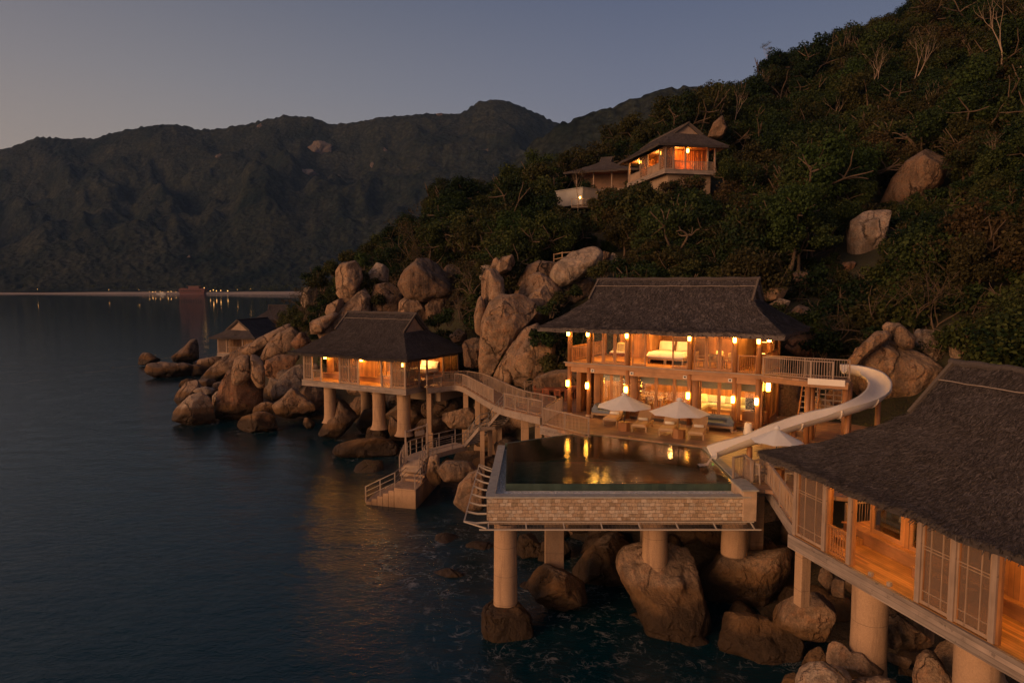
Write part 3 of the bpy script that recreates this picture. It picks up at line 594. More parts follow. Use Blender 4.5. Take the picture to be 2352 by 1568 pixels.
B(zE([(1360,1410),(1420,1300),(1500,1278),(1700,1288),(1730,1390),(1560,1425)]), 54, 'dark flat rock carrying the stair supports', 'rock_dark', .8)
B(zE([(1190,1470),(1210,1330),(1285,1305),(1290,1400),(1300,1530),(1230,1560)]), 45.5, 'knobbly stone built into the side of the jetty', 'rock', .8)
B(zE([(1280,1400),(1350,1330),(1430,1360),(1420,1440),(1320,1460)]), 50, 'wet round stone between jetty and stair supports', 'rock_dark', .9)
B(zN([(530,520),(560,420),(620,350),(685,328),(710,420),(700,560),(600,580)]), 38.5, 'smooth domed boulder beside the rope net ladder', 'rock', .9, facets=2)
B(zN([(430,330),(500,270),(640,270),(690,330),(640,400),(480,400)]), 43.5, 'submerged looking dark rock between jetty and pool', 'rock_dark', .8)
B(zN([(330,1000),(400,925),(500,900),(600,940),(640,990),(500,1020)]), 33.5, 'dark rock just awash in the open water before the pool', 'rock_dark', .8)
B(zN([(480,820),(530,775),(600,770),(640,810),(560,840)]), 37.5, 'small brown rock awash beside the pool columns', 'rock_dark', .8)
# under the pool
B(zF([(40,900),(52,760),(110,690),(270,720),(345,800),(360,930),(290,1000),(150,1000),(70,960)]), 27.6, 'angular wet rock at the foot of the tall round pool column', 'rock_dark', .9, facets=6)
B(zF([(320,600),(395,500),(440,480),(560,520),(680,590),(700,720),(560,770),(400,740)]), 29.5, 'rough layered rock at the foot of the square pool column', 'rock_dark', .9, rough=1.8)
B(zF([(605,520),(700,400),(800,308),(870,288),(960,340),(985,420),(960,540),(930,610),(850,620),(690,600)]), 33, 'tan boulder in the middle beneath the pool, behind the biggest one', 'rock', .9, facets=3)
B(zF([(892,460),(935,375),(1040,350),(1220,360),(1330,385),(1368,450),(1402,600),(1462,800),(1468,920),(1410,1040),(1250,1040),(1080,940),(1055,850),(985,680),(925,580)]), 28.8, 'biggest leaning boulder carrying a round pool column', 'rock', .8, facets=5, crease=.5)
B(zF([(1400,490),(1440,420),(1560,350),(1700,400),(1830,400),(1965,372),(1965,520),(1905,630),(1800,750),(1650,785),(1480,770),(1425,630)]), 31, 'round grey boulder carrying the column at the pool corner', 'rock', .9, facets=4, crease=.4)
B(zF([(1635,400),(1700,330),(1780,293),(1890,325),(1920,380),(1800,430),(1700,440)]), 33, 'brown capstone on top of the round grey boulder', 'rock_dark', .9)
B(zF([(1505,970),(1525,820),(1570,783),(1700,783),(1850,820),(1960,890),(2055,965),(2045,1060),(1930,1185),(1800,1160),(1650,1085),(1530,1015)]), 26.3, 'low cracked boulder with an ochre wet base at the waterline', 'rock', .8, facets=4)
B(zF([(1840,745),(1950,655),(2050,630),(2200,655),(2295,720),(2285,910),(2200,960),(2060,945),(1850,840)]), 25.2, 'blocky flat topped boulder under the nearest pavilion corner', 'rock', .9, facets=6)
B(zF([(250,420),(280,300),(350,280),(420,330),(430,430),(330,470)]), 36, 'dark rock deep under the pool behind the round column', 'rock', .9)
B(zF([(395,470),(420,340),(560,330),(610,420),(560,490)]), 35.5, 'dark rock deep under the pool behind the square column', 'rock', .9)
B(zF([(640,440),(700,300),(900,270),(960,330),(820,420)]), 36.5, 'shaded rock bank under the middle of the pool floor', 'rock', .9)
B(zF([(1220,420),(1260,280),(1420,260),(1520,300),(1500,420),(1350,480)]), 36, 'shaded rock under the landward pool floor', 'rock', .9)
B(zF([(1700,330),(1740,120),(1830,90),(1960,120),(1970,300),(1850,340)]), 36, 'dark rock face beneath the footbridge to the thatched pavilion', 'rock', .7)
# under the near pavilion
B(zG([(350,1420),(362,1310),(400,1285),(460,1300),(500,1350),(700,1370),(730,1480),(700,1560),(500,1530)]), 21.4, 'lumpy footing rock around the thick round column', 'rock', .9, rough=1.4)
B(zG([(140,1550),(170,1460),(240,1423),(350,1423),(470,1458),(510,1540),(500,1640),(300,1700),(150,1640)]), 19.8, 'smooth grey boulder at the bottom edge by the thick column', 'rock_pale', .9, facets=2, crease=.2)
B(zG([(925,1510),(960,1390),(1010,1343),(1070,1358),(1140,1450),(1195,1570),(1100,1680),(950,1640)]), 19.6, 'upright egg shaped boulder below the near pavilion beam', 'rock', .9, facets=1, crease=.2)
B(zG([(1060,1380),(1110,1300),(1200,1265),(1345,1350),(1400,1480),(1380,1620),(1200,1600)]), 20.8, 'large brown boulder behind the upright egg boulder', 'rock', .9, facets=2)
B(zG([(690,1060),(800,1080),(1000,1230),(1090,1310),(900,1350),(720,1270)]), 23.5, 'dark sloping rock in shade under the near pavilion', 'rock', .8)
B(zG([(690,1170),(770,1140),(870,1290),(810,1340),(700,1300)]), 22.6, 'shaded stone right behind the thick round column', 'rock', .8)
B(zG([(370,1010),(385,880),(430,835),(470,870),(470,1010)]), 25, 'upright brown stone under the floor beam of the near pavilion', 'rock', .9)
B(zG([(290,870),(310,780),(360,760),(400,850),(390,960),(330,920)]), 26.5, 'narrow split stone beside the square column', 'rock_dark', .8)
B(zG([(490,1540),(700,1520),(850,1555),(880,1680),(520,1700)]), 19.9, 'flat rock shelf beneath the thick column footing', 'rock', .9)
B(zG([(175,1450),(220,1355),(300,1318),(365,1400),(340,1500),(250,1520)]), 23, 'shaded brown stone between the cracked boulder and the footing rock', 'rock', .9)
B(zG([(40,1570),(80,1488),(140,1495),(165,1580),(60,1620)]), 21.8, 'small ochre stone at the waterline by the cracked boulder', 'rock', .9)
B(zG([(700,1340),(900,1400),(960,1440),(900,1480),(720,1400)]), 22, 'long thin boulder lying like a log behind the footing rock', 'rock', .7)
# inland boulders by the slide and on the slope
BK(zH([(765,330),(830,190),(990,60),(1080,65),(1210,170),(1400,255),(1510,350),(1380,580),(1100,670),(900,670),(780,580)]), 43.5, 'big brown boulder behind the curve of the water slide', 'rock', .7, facets=5)
BK(zH([(760,280),(850,180),(980,52),(1065,48),(1105,90),(930,230),(815,340)]), 42.3, 'long slab lying along the side of the big slide boulder', 'rock', .6, facets=2)
BK(zH([(1032,20),(1070,-20),(1180,-10),(1295,90),(1285,175),(1200,190),(1100,105)]), 42.5, 'flat block perched on top of the big slide boulder', 'rock', .8, facets=6)
BK(zH([(1290,120),(1300,18),(1400,15),(1530,50),(1575,150),(1565,270),(1500,340),(1400,245),(1315,180)]), 44, 'ragged grey boulder leaning above the near pavilion ridge', 'rock_pale', .8, facets=6, rough=1.6)
BK(zH([(1500,40),(1620,28),(1665,150),(1670,300),(1580,310),(1550,150)]), 45.5, 'pale rubble rock beside the ragged grey boulder', 'rock_pale', .8, rough=1.8)
BK(zH([(265,165),(300,98),(480,65),(525,150),(515,250),(400,255),(300,200)]), 49, 'rust brown rock face tucked behind the villa eave', 'rock_red', .8)
BK(zH([(560,600),(640,480),(790,440),(800,640),(680,720),(580,700)]), 43, 'brown rock behind the wooden stairs under the slide platform', 'rock_red', .7)
BK(zH([(430,640),(500,560),(620,560),(660,680),(560,740)]), 42, 'low tan rock at the foot of the wooden stairs', 'rock', .8)
BK(zK([(1525,1130),(1540,1050),(1600,1008),(1722,992),(1705,1060),(1685,1180),(1600,1235),(1548,1245),(1528,1190)]), 71, 'tall grey rock slab standing free on the forest slope', 'rock_pale', .7, facets=3)
BK(zK([(1675,980),(1740,840),(1800,770),(1900,705),(2000,730),(1960,860),(1850,960),(1740,990)]), 92, 'long curved rock dome half buried in the upper forest', 'rock_dark', .7, facets=2)
BK(zK([(862,650),(890,580),(935,545),(950,600),(920,670)]), 104, 'grey pointed rock behind the hilltop villa roof', 'rock_dark', .8)
BK(zK([(1248,1310),(1280,1272),(1330,1288),(1345,1350),(1265,1350)]), 60, 'small brown rock in the bushes above the villa ridge', 'rock', .8)
BK(zK([(1115,1395),(1150,1358),(1245,1358),(1215,1405),(1140,1420)]), 54, 'flat tan stones beside the villa gable', 'rock', .8)
BK(zK([(1145,1440),(1200,1405),(1255,1420),(1235,1465)]), 53, 'pale stones just below the flat tan stones by the gable', 'rock_pale', .8)
BK(zK([(1460,1290),(1500,1240),(1565,1230),(1530,1295)]), 67, 'small pinkish rock at the foot of the tall grey slab', 'rock_red', .8)
BK(zK([(1230,1480),(1290,1440),(1340,1450),(1370,1530),(1290,1560),(1235,1540)]), 50.5, 'mossy dark rock among shrubs beside the villa hip', 'rock_dark', .8)
# outcrops on the far hills
for pts, lab in (([(688,338),(715,325),(745,327),(772,338),(776,375),(760,388),(748,360),(715,345)], 'broad pale cliff outcrop high on the far hill'), ([(765,340),(800,345),(838,372),(842,400),(812,415),(790,395)], 'dark rock face next to the pale cliff on the far hill'),
                 ([(666,402),(690,390),(715,388),(730,402),(722,412),(690,410)], 'pale rock patch below the cliff on the far hill'), ([(492,360),(505,353),(516,360),(505,366)], 'tiny pale outcrop below the middle of the far ridge'),
                 ([(844,375),(856,372),(868,385),(860,392)], 'small pale outcrop inland of the far cliff'), ([(1000,262),(1014,260),(1022,268),(1010,272)], 'small outcrop on the skyline below the far peak'),
                 ([(585,235+55),(600,284),(608,292),(596,298)], 'small outcrop just under the far skyline'), ([(428,588),(434,584),(442,598),(436,602)], 'pale boulder low on the far forested slope')):
    c = np.mean(pts, 0); Yp = hill_point(*c)[1]
    boulder(pts, Yp+6, lab, 'rock_dark' if 'dark' in lab else 'rock_far', .55, cat='outcrop', name='rock_outcrop', sub=5, rough=3.5, facets=10)

BK([(1745,890),(1775,860),(1830,865),(1850,920),(1840,985),(1770,985)], 45.5, 'lamp lit brown rock bank beside the lower villa side deck', 'rock', .7)

# loose stones filling the gaps along the shore
rg = np.random.default_rng(404); sp_ = []
for k in range(6):
    V, Fc = ICO[3]; L = V*np.array([1, rg.uniform(.7, 1), rg.uniform(.55, .8)])
    for j in range(6):
        n_ = rg.normal(size=3); n_ /= np.linalg.norm(n_); h_ = (L@n_).max()*rg.uniform(.65, .85); L = L-n_[None]*(np.maximum(L@n_-h_, 0)*.9)[:, None]
    L = L*(1+.10*fbm(V*1.6+k*9, 3, k))[:, None]; sp_.append(numesh('stone', L, Fc, M[('rock', 'rock_dark', 'rock_pale')[k % 3]], nv=3))
cnt = 0
for k in range(3000):
    if cnt >= 130: break
    y = rg.uniform(19, 100); x = rg.uniform(-.62*y, 16); z = float(ground(x, y)[0]); u_, v_ = proj((x, y, z))
    if not (-2.2 < z < 4.5) or not (380 < u_ < 2300 and 560 < v_ < 1560): continue
    if (x > 3 and y > 37 and z > 2) or (v_ > 970 and u_ < 830): continue
    r_ = rg.uniform(.45, 1.25)*(1 if y < 45 else 1.5); o = bpy.data.objects.new('stone', sp_[int(rg.integers(6))]); COL.objects.link(o); o.location = (x, y, max(z, -.7)+r_*.15); o.rotation_euler = (rg.uniform(-.4, .4), rg.uniform(-.4, .4), rg.uniform(0, 6.3)); o.scale = (r_, r_, r_)
    tag(o, 'small loose stone among the large boulders along the shore', 'stone', 'loose stones between the shore boulders'); cnt += 1
    if abs(o.location.z) < r_*.7: ROCKPTS.append((x, y))
# ---------------------------------------------------------------- thatched roofs
def roof(root, L, D, o, ze, ri, zr, tg=.64, ex=1.4, dens=110, seed=1, pole=True, thick=.28, oy=None, gable='lattice', tl=(.16, .34)):
    rg = np.random.default_rng(seed); oy = o if oy is None else oy
    x0, x1, y0, y1 = -o, L+o, -oy, D+oy; ym = (y0+y1)/2; a, b = ri, L-ri; H = zr-ze
    pz = lambda t: ze+H*(.22*t+.78*np.asarray(t)**ex)
    def sl(front):
        t = np.linspace(0, 1, 15)[:, None]; s = np.linspace(0, 1, 33)[None]; k = np.minimum(t/tg, 1)
        xl = x0+(a-x0)*k; xr = x1+(b-x1)*k
        X = xl+(xr-xl)*s; Y = (y0+(ym-y0)*t if front else y1+(ym-y1)*t)+0*s; Z = pz(t)+0*s
        return np.stack([X, Y, Z], -1)
    def hip(left):
        u = np.linspace(0, 1, 10)[:, None]; s = np.linspace(0, 1, 17)[None]; t = u*tg
        X = (x0+(a-x0)*u if left else x1+(b-x1)*u)+0*s; Y = (y0+(ym-y0)*t)*(1-s)+(y1+(ym-y1)*t)*s; Z = pz(t)+0*s
        return np.stack([X, Y, Z], -1)
    grids = [sl(True), sl(False), hip(True), hip(False)]
    bm = bmesh.new(); mb = MB()
    for gI, P in enumerate(grids):
        Pn = P.copy(); q = P.reshape(-1, 3); Pn[..., 2] += (.07*fbm(q*.8+seed, 3, seed)).reshape(P.shape[:2]); mb.grid(Pn if gI in (0, 3) else Pn[:, ::-1])
    me = bpy.data.meshes.new('t'); me.from_pydata(np.concatenate(mb.V).tolist(), [], mb.Fq); bm.from_mesh(me); bpy.data.meshes.remove(me)
    bmesh.ops.remove_doubles(bm, verts=bm.verts, dist=.004); bmesh.ops.recalc_face_normals(bm, faces=bm.faces)
    for f in bm.faces:
        if f.normal.z < 0: f.normal_flip()
    top = list(bm.faces); gd = bmesh.ops.duplicate(bm, geom=bm.verts[:]+bm.edges[:]+bm.faces[:])
    vm = {k: v for k, v in gd['vert_map'].items() if isinstance(k, bmesh.types.BMVert)}
    low = [f for f in gd['geom'] if isinstance(f, bmesh.types.BMFace)]
    for f in low: f.normal_flip()
    cen = Vector(((x0+x1)/2, ym, 0)); lv = set(v for f in low for v in f.verts)
    for v in lv: v.co.z -= thick; dv = cen-v.co; dv.z = 0; v.co += dv.normalized()*.10
    tset = set(top)
    for e in [e for f in top for e in f.edges]:
        if len([f for f in e.link_faces if f in tset]) == 1 and len(e.link_faces) == 1:
            p, q = e.verts; mp, mq = gd['vert_map'].get(p), gd['vert_map'].get(q)
            try: bm.faces.new((q, p, mp, mq))
            except Exception: pass
    bmesh.ops.recalc_face_normals(bm, faces=bm.faces)
    bm.verts.index_update(); V = [np.array([v.co[:] for v in bm.verts])]; Fq = [tuple(v.index for v in f.verts) for f in bm.faces]; bm.free()
    Qs = []
    for P in grids:
        d1 = P[1:, :-1]-P[:-1, :-1]; d2 = P[:-1, 1:]-P[:-1, :-1]; ar = np.linalg.norm(np.cross(d1, d2), axis=-1)
        N = int(ar.sum()*dens); c = rg.choice(ar.size, N, p=ar.ravel()/ar.sum()); i, j = np.unravel_index(c, ar.shape); f, h = rg.random(N)[:, None], rg.random(N)[:, None]
        base = P[i, j]+d1[i, j]*f+d2[i, j]*h; dn = -d1[i, j]; dn /= np.linalg.norm(dn, axis=1, keepdims=True); la = d2[i, j]/np.linalg.norm(d2[i, j], axis=1, keepdims=True)
        nm = np.cross(dn, la); nm *= np.sign(nm[:, 2:3]+1e-9)
        q = base.copy(); base[:, 2] += .07*fbm(q*.8+seed, 3, seed)
        l = rg.uniform(*tl, N)[:, None]; w = rg.uniform(.010, .030, N)[:, None]; an = rg.normal(0, .38, N)[:, None]
        dr = dn*np.cos(an)+la*np.sin(an); lt = la*np.cos(an)-dn*np.sin(an); lift = rg.uniform(.01, .06, N)[:, None]
        b0 = base+nm*.004; tip = b0+dr*l+nm*lift
        Qs.append(np.stack([b0-lt*w, b0+lt*w, tip+lt*w*.5, tip-lt*w*.5], 1))
        # fringe along the eave
        e0, e1 = P[0, :-1], P[0, 1:]; M_ = int(np.linalg.norm(e1-e0, axis=1).sum()*22); k = rg.integers(0, len(e0), M_); ff = rg.random(M_)[:, None]
        bb = e0[k]+(e1[k]-e0[k])*ff; out = -(P[1, k]-P[0, k]); out /= np.linalg.norm(out, axis=1, keepdims=True); la = (e1[k]-e0[k])/np.linalg.norm(e1[k]-e0[k], axis=1, keepdims=True)
        bb = bb+np.array([0, 0, 1.])*rg.uniform(-thick*.9, .03, M_)[:, None]-out*.04; l = rg.uniform(.08, .2, M_)[:, None]; w = rg.uniform(.012, .03, M_)[:, None]
        tip = bb+out*l*.8+la*rg.normal(0, .25, M_)[:, None]*l-np.array([0, 0, 1.])*l*rg.uniform(0, .5, M_)[:, None]
        Qs.append(np.stack([bb-la*w, bb+la*w, tip+la*w*.4, tip-la*w*.4], 1))
    Q = np.concatenate(Qs).reshape(-1, 3); nv = len(V[0]); fq = (np.arange(len(Q)).reshape(-1, 4)+nv)
    me = bpy.data.meshes.new('roof'); me.from_pydata(np.concatenate([V[0], Q]).tolist(), [], Fq+fq.tolist()); me.update(); me.materials.append(M['thatch'])
    ro = bpy.data.objects.new('roof', me); COL.objects.link(ro); ro.parent = root
    # ridge roll, gable walls and the thin pole tied below the ridge
    mb = MB(); n = 24
    mb.tube([(a-.12+(b-a+.24)*k/n, ym, zr+.03+.02*math.sin(k*1.7+seed)) for k in range(n+1)], .12, 8); mb.build('ridge_roll', M['thatch'], ro)
    hw = (ym-y0)*(1-tg); zt = float(pz(tg))
    for gx, sg in ((a+.3, 1), (b-.3, -1)):
        mb = MB(); mb.add([(gx, ym-hw-.1, zt-.25), (gx, ym+hw+.1, zt-.25), (gx, ym, zr-.1), (gx+.06*sg, ym-hw-.1, zt-.25), (gx+.06*sg, ym+hw+.1, zt-.25), (gx+.06*sg, ym, zr-.1)], [(0, 1, 2), (5, 4, 3), (0, 3, 4, 1), (1, 4, 5, 2), (2, 5, 3, 0)])
        mb.build('gable_wall', M[gable], ro)
        e = a if sg > 0 else b; mb = MB()
        for sy in (-1, 1): mb.beam((e, ym+sy*hw*1.02, zt+.02), (e, ym, zr+.05), .12, .14)
        mb.build('bargeboard', M['thatch_edge'], ro)
    if pole:
        mb = MB(); t = .87
        mb.tube([(a+.05+(b-a-.1)*k/12, y0+(ym-y0)*t-.05, float(pz(t))+.09+.012*math.sin(k*2.3)) for k in range(13)], .017, 6); mb.build('ridge_pole', M['grey_wood'], ro)
    return ro
def railing(name, pts, root, h=1.0, gap=.12, mat='grey_post', post=1.7, pr=.016, crook=.012, thickrail=.07):
    mb = MB(); rg = random.Random(len(pts)*7+int(abs(pts[0][0])*13))
    for p, q in zip(pts[:-1], pts[1:]):
        p = np.array(p, float); q = np.array(q, float); d = q-p; l = np.linalg.norm(d); up = np.array([0, 0, 1.])
        mb.beam(p+up*h, q+up*h, thickrail*1.3, thickrail*.8); mb.beam(p+up*.10, q+up*.10, thickrail*.7, thickrail*.6)
        n = max(1, round(l/post))
        for k in range(n+1):
            c = p+d*k/n; mb.beam(c-up*.15, c+up*(h+.03), .08, .08)
        m = max(2, int(l/gap))
        for k in range(1, m):
            c = p+d*k/m; j = crook
            mb.tube([c+up*.1, c+up*h*.5+np.array([rg.uniform(-j, j), rg.uniform(-j, j), 0]), c+up*h], pr*rg.uniform(.8, 1.2), 5, cap=False)
    return mb.build(name, M[mat], root)
def lattice(root, x, y, z, w, h, rz=0, mat='lattice', rows=2, name='lattice_panel', screen=True):
    f = MB(); t = .06
    f.box(0, t, -.03, .03, 0, h); f.box(w-t, w, -.03, .03, 0, h); f.box(t, w-t, -.028, .028, 0, .1); f.box(t, w-t, -.028, .028, h-.08, h)
    for k in (.3, .7): f.box(w*k-.014, w*k+.014, -.016, .016, .1, h-.08)
    for zz in (.22*h*.6, .55*h, .58*h) if rows > 1 else (.15*h,): f.box(t, w-t, -.018, .018, zz-.012, zz+.012)
    o = f.build(name, M[mat], root, loc=(x, y, z), rz=rz)
    if screen:
        s = MB(); s.box(t, w-t, .02, .03, .1, h-.08); s.build('woven_screen', M['screen'], o)
    return o
def pane(root, x, y, z, w, h, rz=0, mat='timber', fr=.07, name='glass_door', mull=()):
    f = MB(); f.box(0, fr, -.035, .035, 0, h); f.box(w-fr, w, -.035, .035, 0, h); f.box(fr, w-fr, -.033, .033, 0, fr*1.4); f.box(fr, w-fr, -.033, .033, h-fr, h)
    for k in mull: f.box(w*k-fr*.6, w*k+fr*.6, -.034, .034, fr, h-fr)
    o = f.build(name, M[mat], root, loc=(x, y, z), rz=rz)
    s = MB(); s.box(fr, w-fr, -.004, .004, fr*1.4, h-fr); s.build('glass', M['glass'], o); return o
def lantern(root, x, y, z, w=.24, h=.42, name='wall_lantern', mat='lamp'):
    m = MB(); m.lathe([(.01, 0), (w*.42, .01), (w*.5, h*.5), (w*.44, h-.01), (.01, h)], n=12); o = m.build(name, M[mat], root, smooth=True, loc=(x, y, z-h/2))
    b = MB(); b.cyl((0, 0, -.03), (0, 0, .0), w*.2, n=8); b.cyl((0, 0, h), (0, 0, h+.03), w*.22, n=8); b.build('lantern_fitting', M['darkwood'], o); return o
def bulb(loc, power, root=None, col=(1, .46, .11), rad=.12, name='room_light'):
    l = bpy.data.lights.new(name, 'POINT'); l.energy = power; l.color = col; l.shadow_soft_size = rad
    o = bpy.data.objects.new(name, l); COL.objects.link(o); o.location = loc
    if root: o.parent = root
    return o
def downlight(root, x, y, z, power, name='ceiling_lamp'):
    m = MB(); m.cyl((0, 0, -.05), (0, 0, 0), .09, n=12); o = m.build(name, M['lamp_small'], root, loc=(x, y, z)); bulb((x, y, z-.25), power, root); return o
class Fr:
    """local frame of a building: origin, heading, floor level"""
    def __init__(s, x, y, z, yaw): s.o = np.array([x, y, z]); s.a = np.array([math.cos(yaw), math.sin(yaw), 0]); s.b = np.array([-math.sin(yaw), math.cos(yaw), 0]); s.yaw = yaw
    def W(s, u, v, z=0): return s.o+s.a*u+s.b*v+np.array([0, 0, z])
    def loc(s, P): d = np.asarray(P)-s.o; return np.array([d@s.a, d@s.b, d[2]])
    def ux(s, px, v=0, z=0, lo=-6, hi=20):   # where the bearing of a column crosses the line v = const
        for _ in range(50):
            m = (lo+hi)/2
            if proj(s.W(m, v, z))[0] < px: lo = m
            else: hi = m
        return m
    def vy(s, px, u, z=0, lo=-3, hi=20):
        for _ in range(50):
            m = (lo+hi)/2
            if proj(s.W(u, m, z))[0] < px: lo = m
            else: hi = m
        return m
def base_wood(root, L, D, h=.5, mat='grey_plank'):
    m = MB(); m.box(.0, L, .0, D, -.16, 0); m.build('floor_deck', M['floor'], root)
    m = MB(); m.box(-.10, L+.10, -.10, .02, -h, -.02); m.build('fascia_beam', M[mat], root)
    m = MB(); m.box(-.02, .08, -.0, .0, 0, 0) if 0 else None
    for x in (-.10, L-.02):
        o = MB(); o.box(0, D+.0, -.06, .06, -h+.01, -.025); o.build('fascia_beam', M[mat], root, loc=(x+.06, .02, 0), rz=math.pi/2)
    m = MB(); m.box(.05, L-.05, D-.08, D+.04, -h, -.03); m.build('fascia_beam', M[mat], root)
    m = MB()
    for k in range(int(L/1.6)+1): m.box(k*1.6+.1, k*1.6+.22, .05, D-.1, -h+.03, -.17)
    m.build('floor_joists', M['grey_wood'], root)
def post(root, x, y, z0, z1, s=.13, mat='grey_post', name='post'):
    m = MB(); m.box(-s/2, s/2, -s/2, s/2, z0, z1); return m.build(name, M[mat], root, loc=(x, y, 0))
def pier(root, x, y, z1, z0, r, flare=1.25, sq=False):
    m = MB()
    if sq: m.box(-r, r, -r, r, z0, z1)
    else:
        hs = z1-z0; m.lathe([(r*flare*1.15, 0), (r*flare, .12), (r*1.06, .45), (r, .9), (r*.97, hs*.6), (r*1.0, hs)], n=28)
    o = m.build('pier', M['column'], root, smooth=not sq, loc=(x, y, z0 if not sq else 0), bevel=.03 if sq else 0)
    return o
def veranda_room(root, L, D, vy, H, solids, wins, pl=.42, lamps=(), power=40):
    """inner wall behind the veranda: plinth, boarded parts, windows; room box behind it"""
    m = MB(); m.box(.5, L-.2, vy-.22, vy+.08, .0, pl); m.build('plinth', M['timber_x'], root)
    m = MB(); m.box(.45, L-.15, vy-.28, vy+.1, pl, pl+.05); m.build('plinth_cap', M['timber_x'], root)
    m = MB(); m.box(.5, L-.2, vy+.09, D-.15, pl-.1, pl); m.build('room_floor', M['floor'], root)
    for a, b in solids:
        m = MB(); m.box(a, b, vy-.05, vy+.05, pl+.05, H); m.build('inner_wall', M['timber_wall'], root)
    for a, b in wins:
        pane(root, a, vy, pl+.05, b-a, H-pl-.05, mat='timber_x', fr=.11, name='window', mull=(.5,) if b-a > 1.6 else ())
    m = MB(); m.box(.2, L-.2, D-.15, D-.05, .0, H); m.build('back_wall', M['timber_wall'], root)
    m = MB(); m.box(.0, L, .02, D-.02, H, H+.06); m.build('ceiling', M['ceiling'], root)
    for x, y in lamps: downlight(root, x, y, H, power)
# ---------------------------------------------------------------- sea pavilion (left)
def pix_posts(fr, pxs, v=.07): return [fr.ux(p, v) for p in pxs]
LP = Fr(-19.61, 63.66, 5.7, -.514); LL, LD = 12.1, 8.24
sea_pav = empty('thatched_pavilion', LP.o, LP.yaw, 'thatched pavilion on thick round piers over the sea, lit from inside', 'pavilion')
roof(sea_pav, LL, LD, .95, 2.62, 1.95, 6.2, dens=230, seed=3, tl=(.16, .36))
base_wood(sea_pav, LL, LD, .55)
H = 2.62
xs = pix_posts(LP, [693.5, 718, 738.5, 781, 823.5, 877, 899.7, 929]); xs[0] = .07; xs[-1] = LL-.07
for x in xs: post(sea_pav, x, .07, 0, H+.1)
def twopan(root, a, b, y, H, n=2):
    w = (b-a-.14)/n
    for k in range(n): lattice(root, a+.07+k*w, y, .02, w, H)
lattice(sea_pav, xs[0]+.07, .07, .02, xs[1]-xs[0]-.14, H); twopan(sea_pav, xs[3], xs[4], .07, H); lattice(sea_pav, xs[6]+.07, .07, .02, xs[7]-xs[6]-.14, H)
railing('railing', [(xs[1]+.08, .07, 0), (xs[2]-.08, .07, 0)], sea_pav, .95, .11, post=9); railing('railing', [(xs[5]+.08, .07, 0), (xs[6]-.08, .07, 0)], sea_pav, .95, .11, post=9)
ys = [LP.vy(p, LL-.07) for p in (962.7, 980.8, 1018, 1050)]; ys[-1] = LD-.1
for y in ys: post(sea_pav, LL-.07, y, 0, H+.1)
lattice(sea_pav, LL-.07, .14, .02, ys[0]-.21, H, rz=math.pi/2); railing('railing', [(LL-.07, ys[0]+.08, 0), (LL-.07, ys[1]-.08, 0)], sea_pav, .95, .11, post=9)
pane(sea_pav, LL-.07, ys[2]+.07, .02, ys[3]-ys[2]-.14, H, rz=math.pi/2, mat='timber', name='window', mull=(.5,))
for y in (0.07, LD*.5, LD-.1):
    if y > 1: post(sea_pav, .07, y, 0, H+.1)
veranda_room(sea_pav, LL, LD, 2.0, H, [(1.1, xs[2]-.4), (xs[3]-.6, xs[4]+.5), (xs[5]-.2, xs[5]+.5)], [(xs[2]-.4, xs[3]-.6), (xs[4]+.5, xs[5]-.2), (xs[5]+.5, LL-1.0)], lamps=[(2.6, 4.6), (6.2, 4.8), (9.8, 5.0), (4.0, 1.0), (8.6, 1.0)], power=250)
m = MB(); m.box(1.1, 1.2, 2.0, LD-.1, 0, H); m.box(5.1, 5.18, 2.1, LD-.2, .42, H); m.build('partition_wall', M['timber_wall_y'], sea_pav)
for px in (746.5, 829.5): lantern(sea_pav, LP.ux(px, 1.7, 2.1), 1.7, 2.1, .3, .5)
for px in (757.5, 777): lantern(sea_pav, LP.ux(px, 3.4, 2.3), 3.4, 2.3, .24, .36, 'pendant_lamp')
lantern(sea_pav, LP.ux(924.6, -.16, 2.1), -.18, 2.05, .16, .3, mat='lamp_small')
for px, v, zb, r in ((758, 1.3, -2.9, .56), (870.5, 1.3, -2.9, .58), (927.5, 1.3, -3.2, .6), (840, 5.6, -3.2, .5)):
    pier(sea_pav, LP.ux(px, v, -2), v, -.55, zb-1.2, r)
m = MB(); m.box(9.0, LL+1.2, 3.4, LD+.4, -1.5, -.56); m.build('support_wall', M['plaster'], sea_pav)
# ---------------------------------------------------------------- near pavilion (right)
NP = Fr(10.07, 23.89, 5.6, -1.324); NL, ND = 12.2, 7.16
near_pav = empty('thatched_pavilion', NP.o, NP.yaw, 'nearest thatched pavilion, cut off by the picture edge, with open lit veranda', 'pavilion')
roof(near_pav, NL, ND, .9, 2.86, 2.95, 6.39, dens=520, seed=8, tl=(.12, .28))
base_wood(near_pav, NL, ND, .5); H = 2.86
xs = pix_posts(NP, [1830, 1893, 1950, 2108, 2186, 2279]); xs[0] = .07
xs += [xs[-1]+2.3, xs[-1]+3.3]
for x in xs+[NL-.07]: post(near_pav, x, .07, 0, H+.1, .15)
for a, b in ((0, 1), (3, 4), (4, 5)): lattice(near_pav, xs[a]+.08, .07, .02, xs[b]-xs[a]-.16, H)
for i, x in enumerate(xs[:6]):
    m = MB(); m.box(x+.08, x+.16, .06, .15, 0, H); m.build('post_lining', M['timber'], near_pav)
railing('railing', [(xs[1]+.16, .07, 0), (xs[2]-.08, .07, 0)], near_pav, .95, .115, post=9, mat='timber')
for y in (1.5, 3.6, 5.4, ND-.1): post(near_pav, .07, y, 0, H+.1, .15, 'timber')
railing('railing', [(.07, 2.2, 0), (.07, 3.6, 0), (.07, ND-.1, 0)], near_pav, .95, .115, post=9, mat='grey_post')
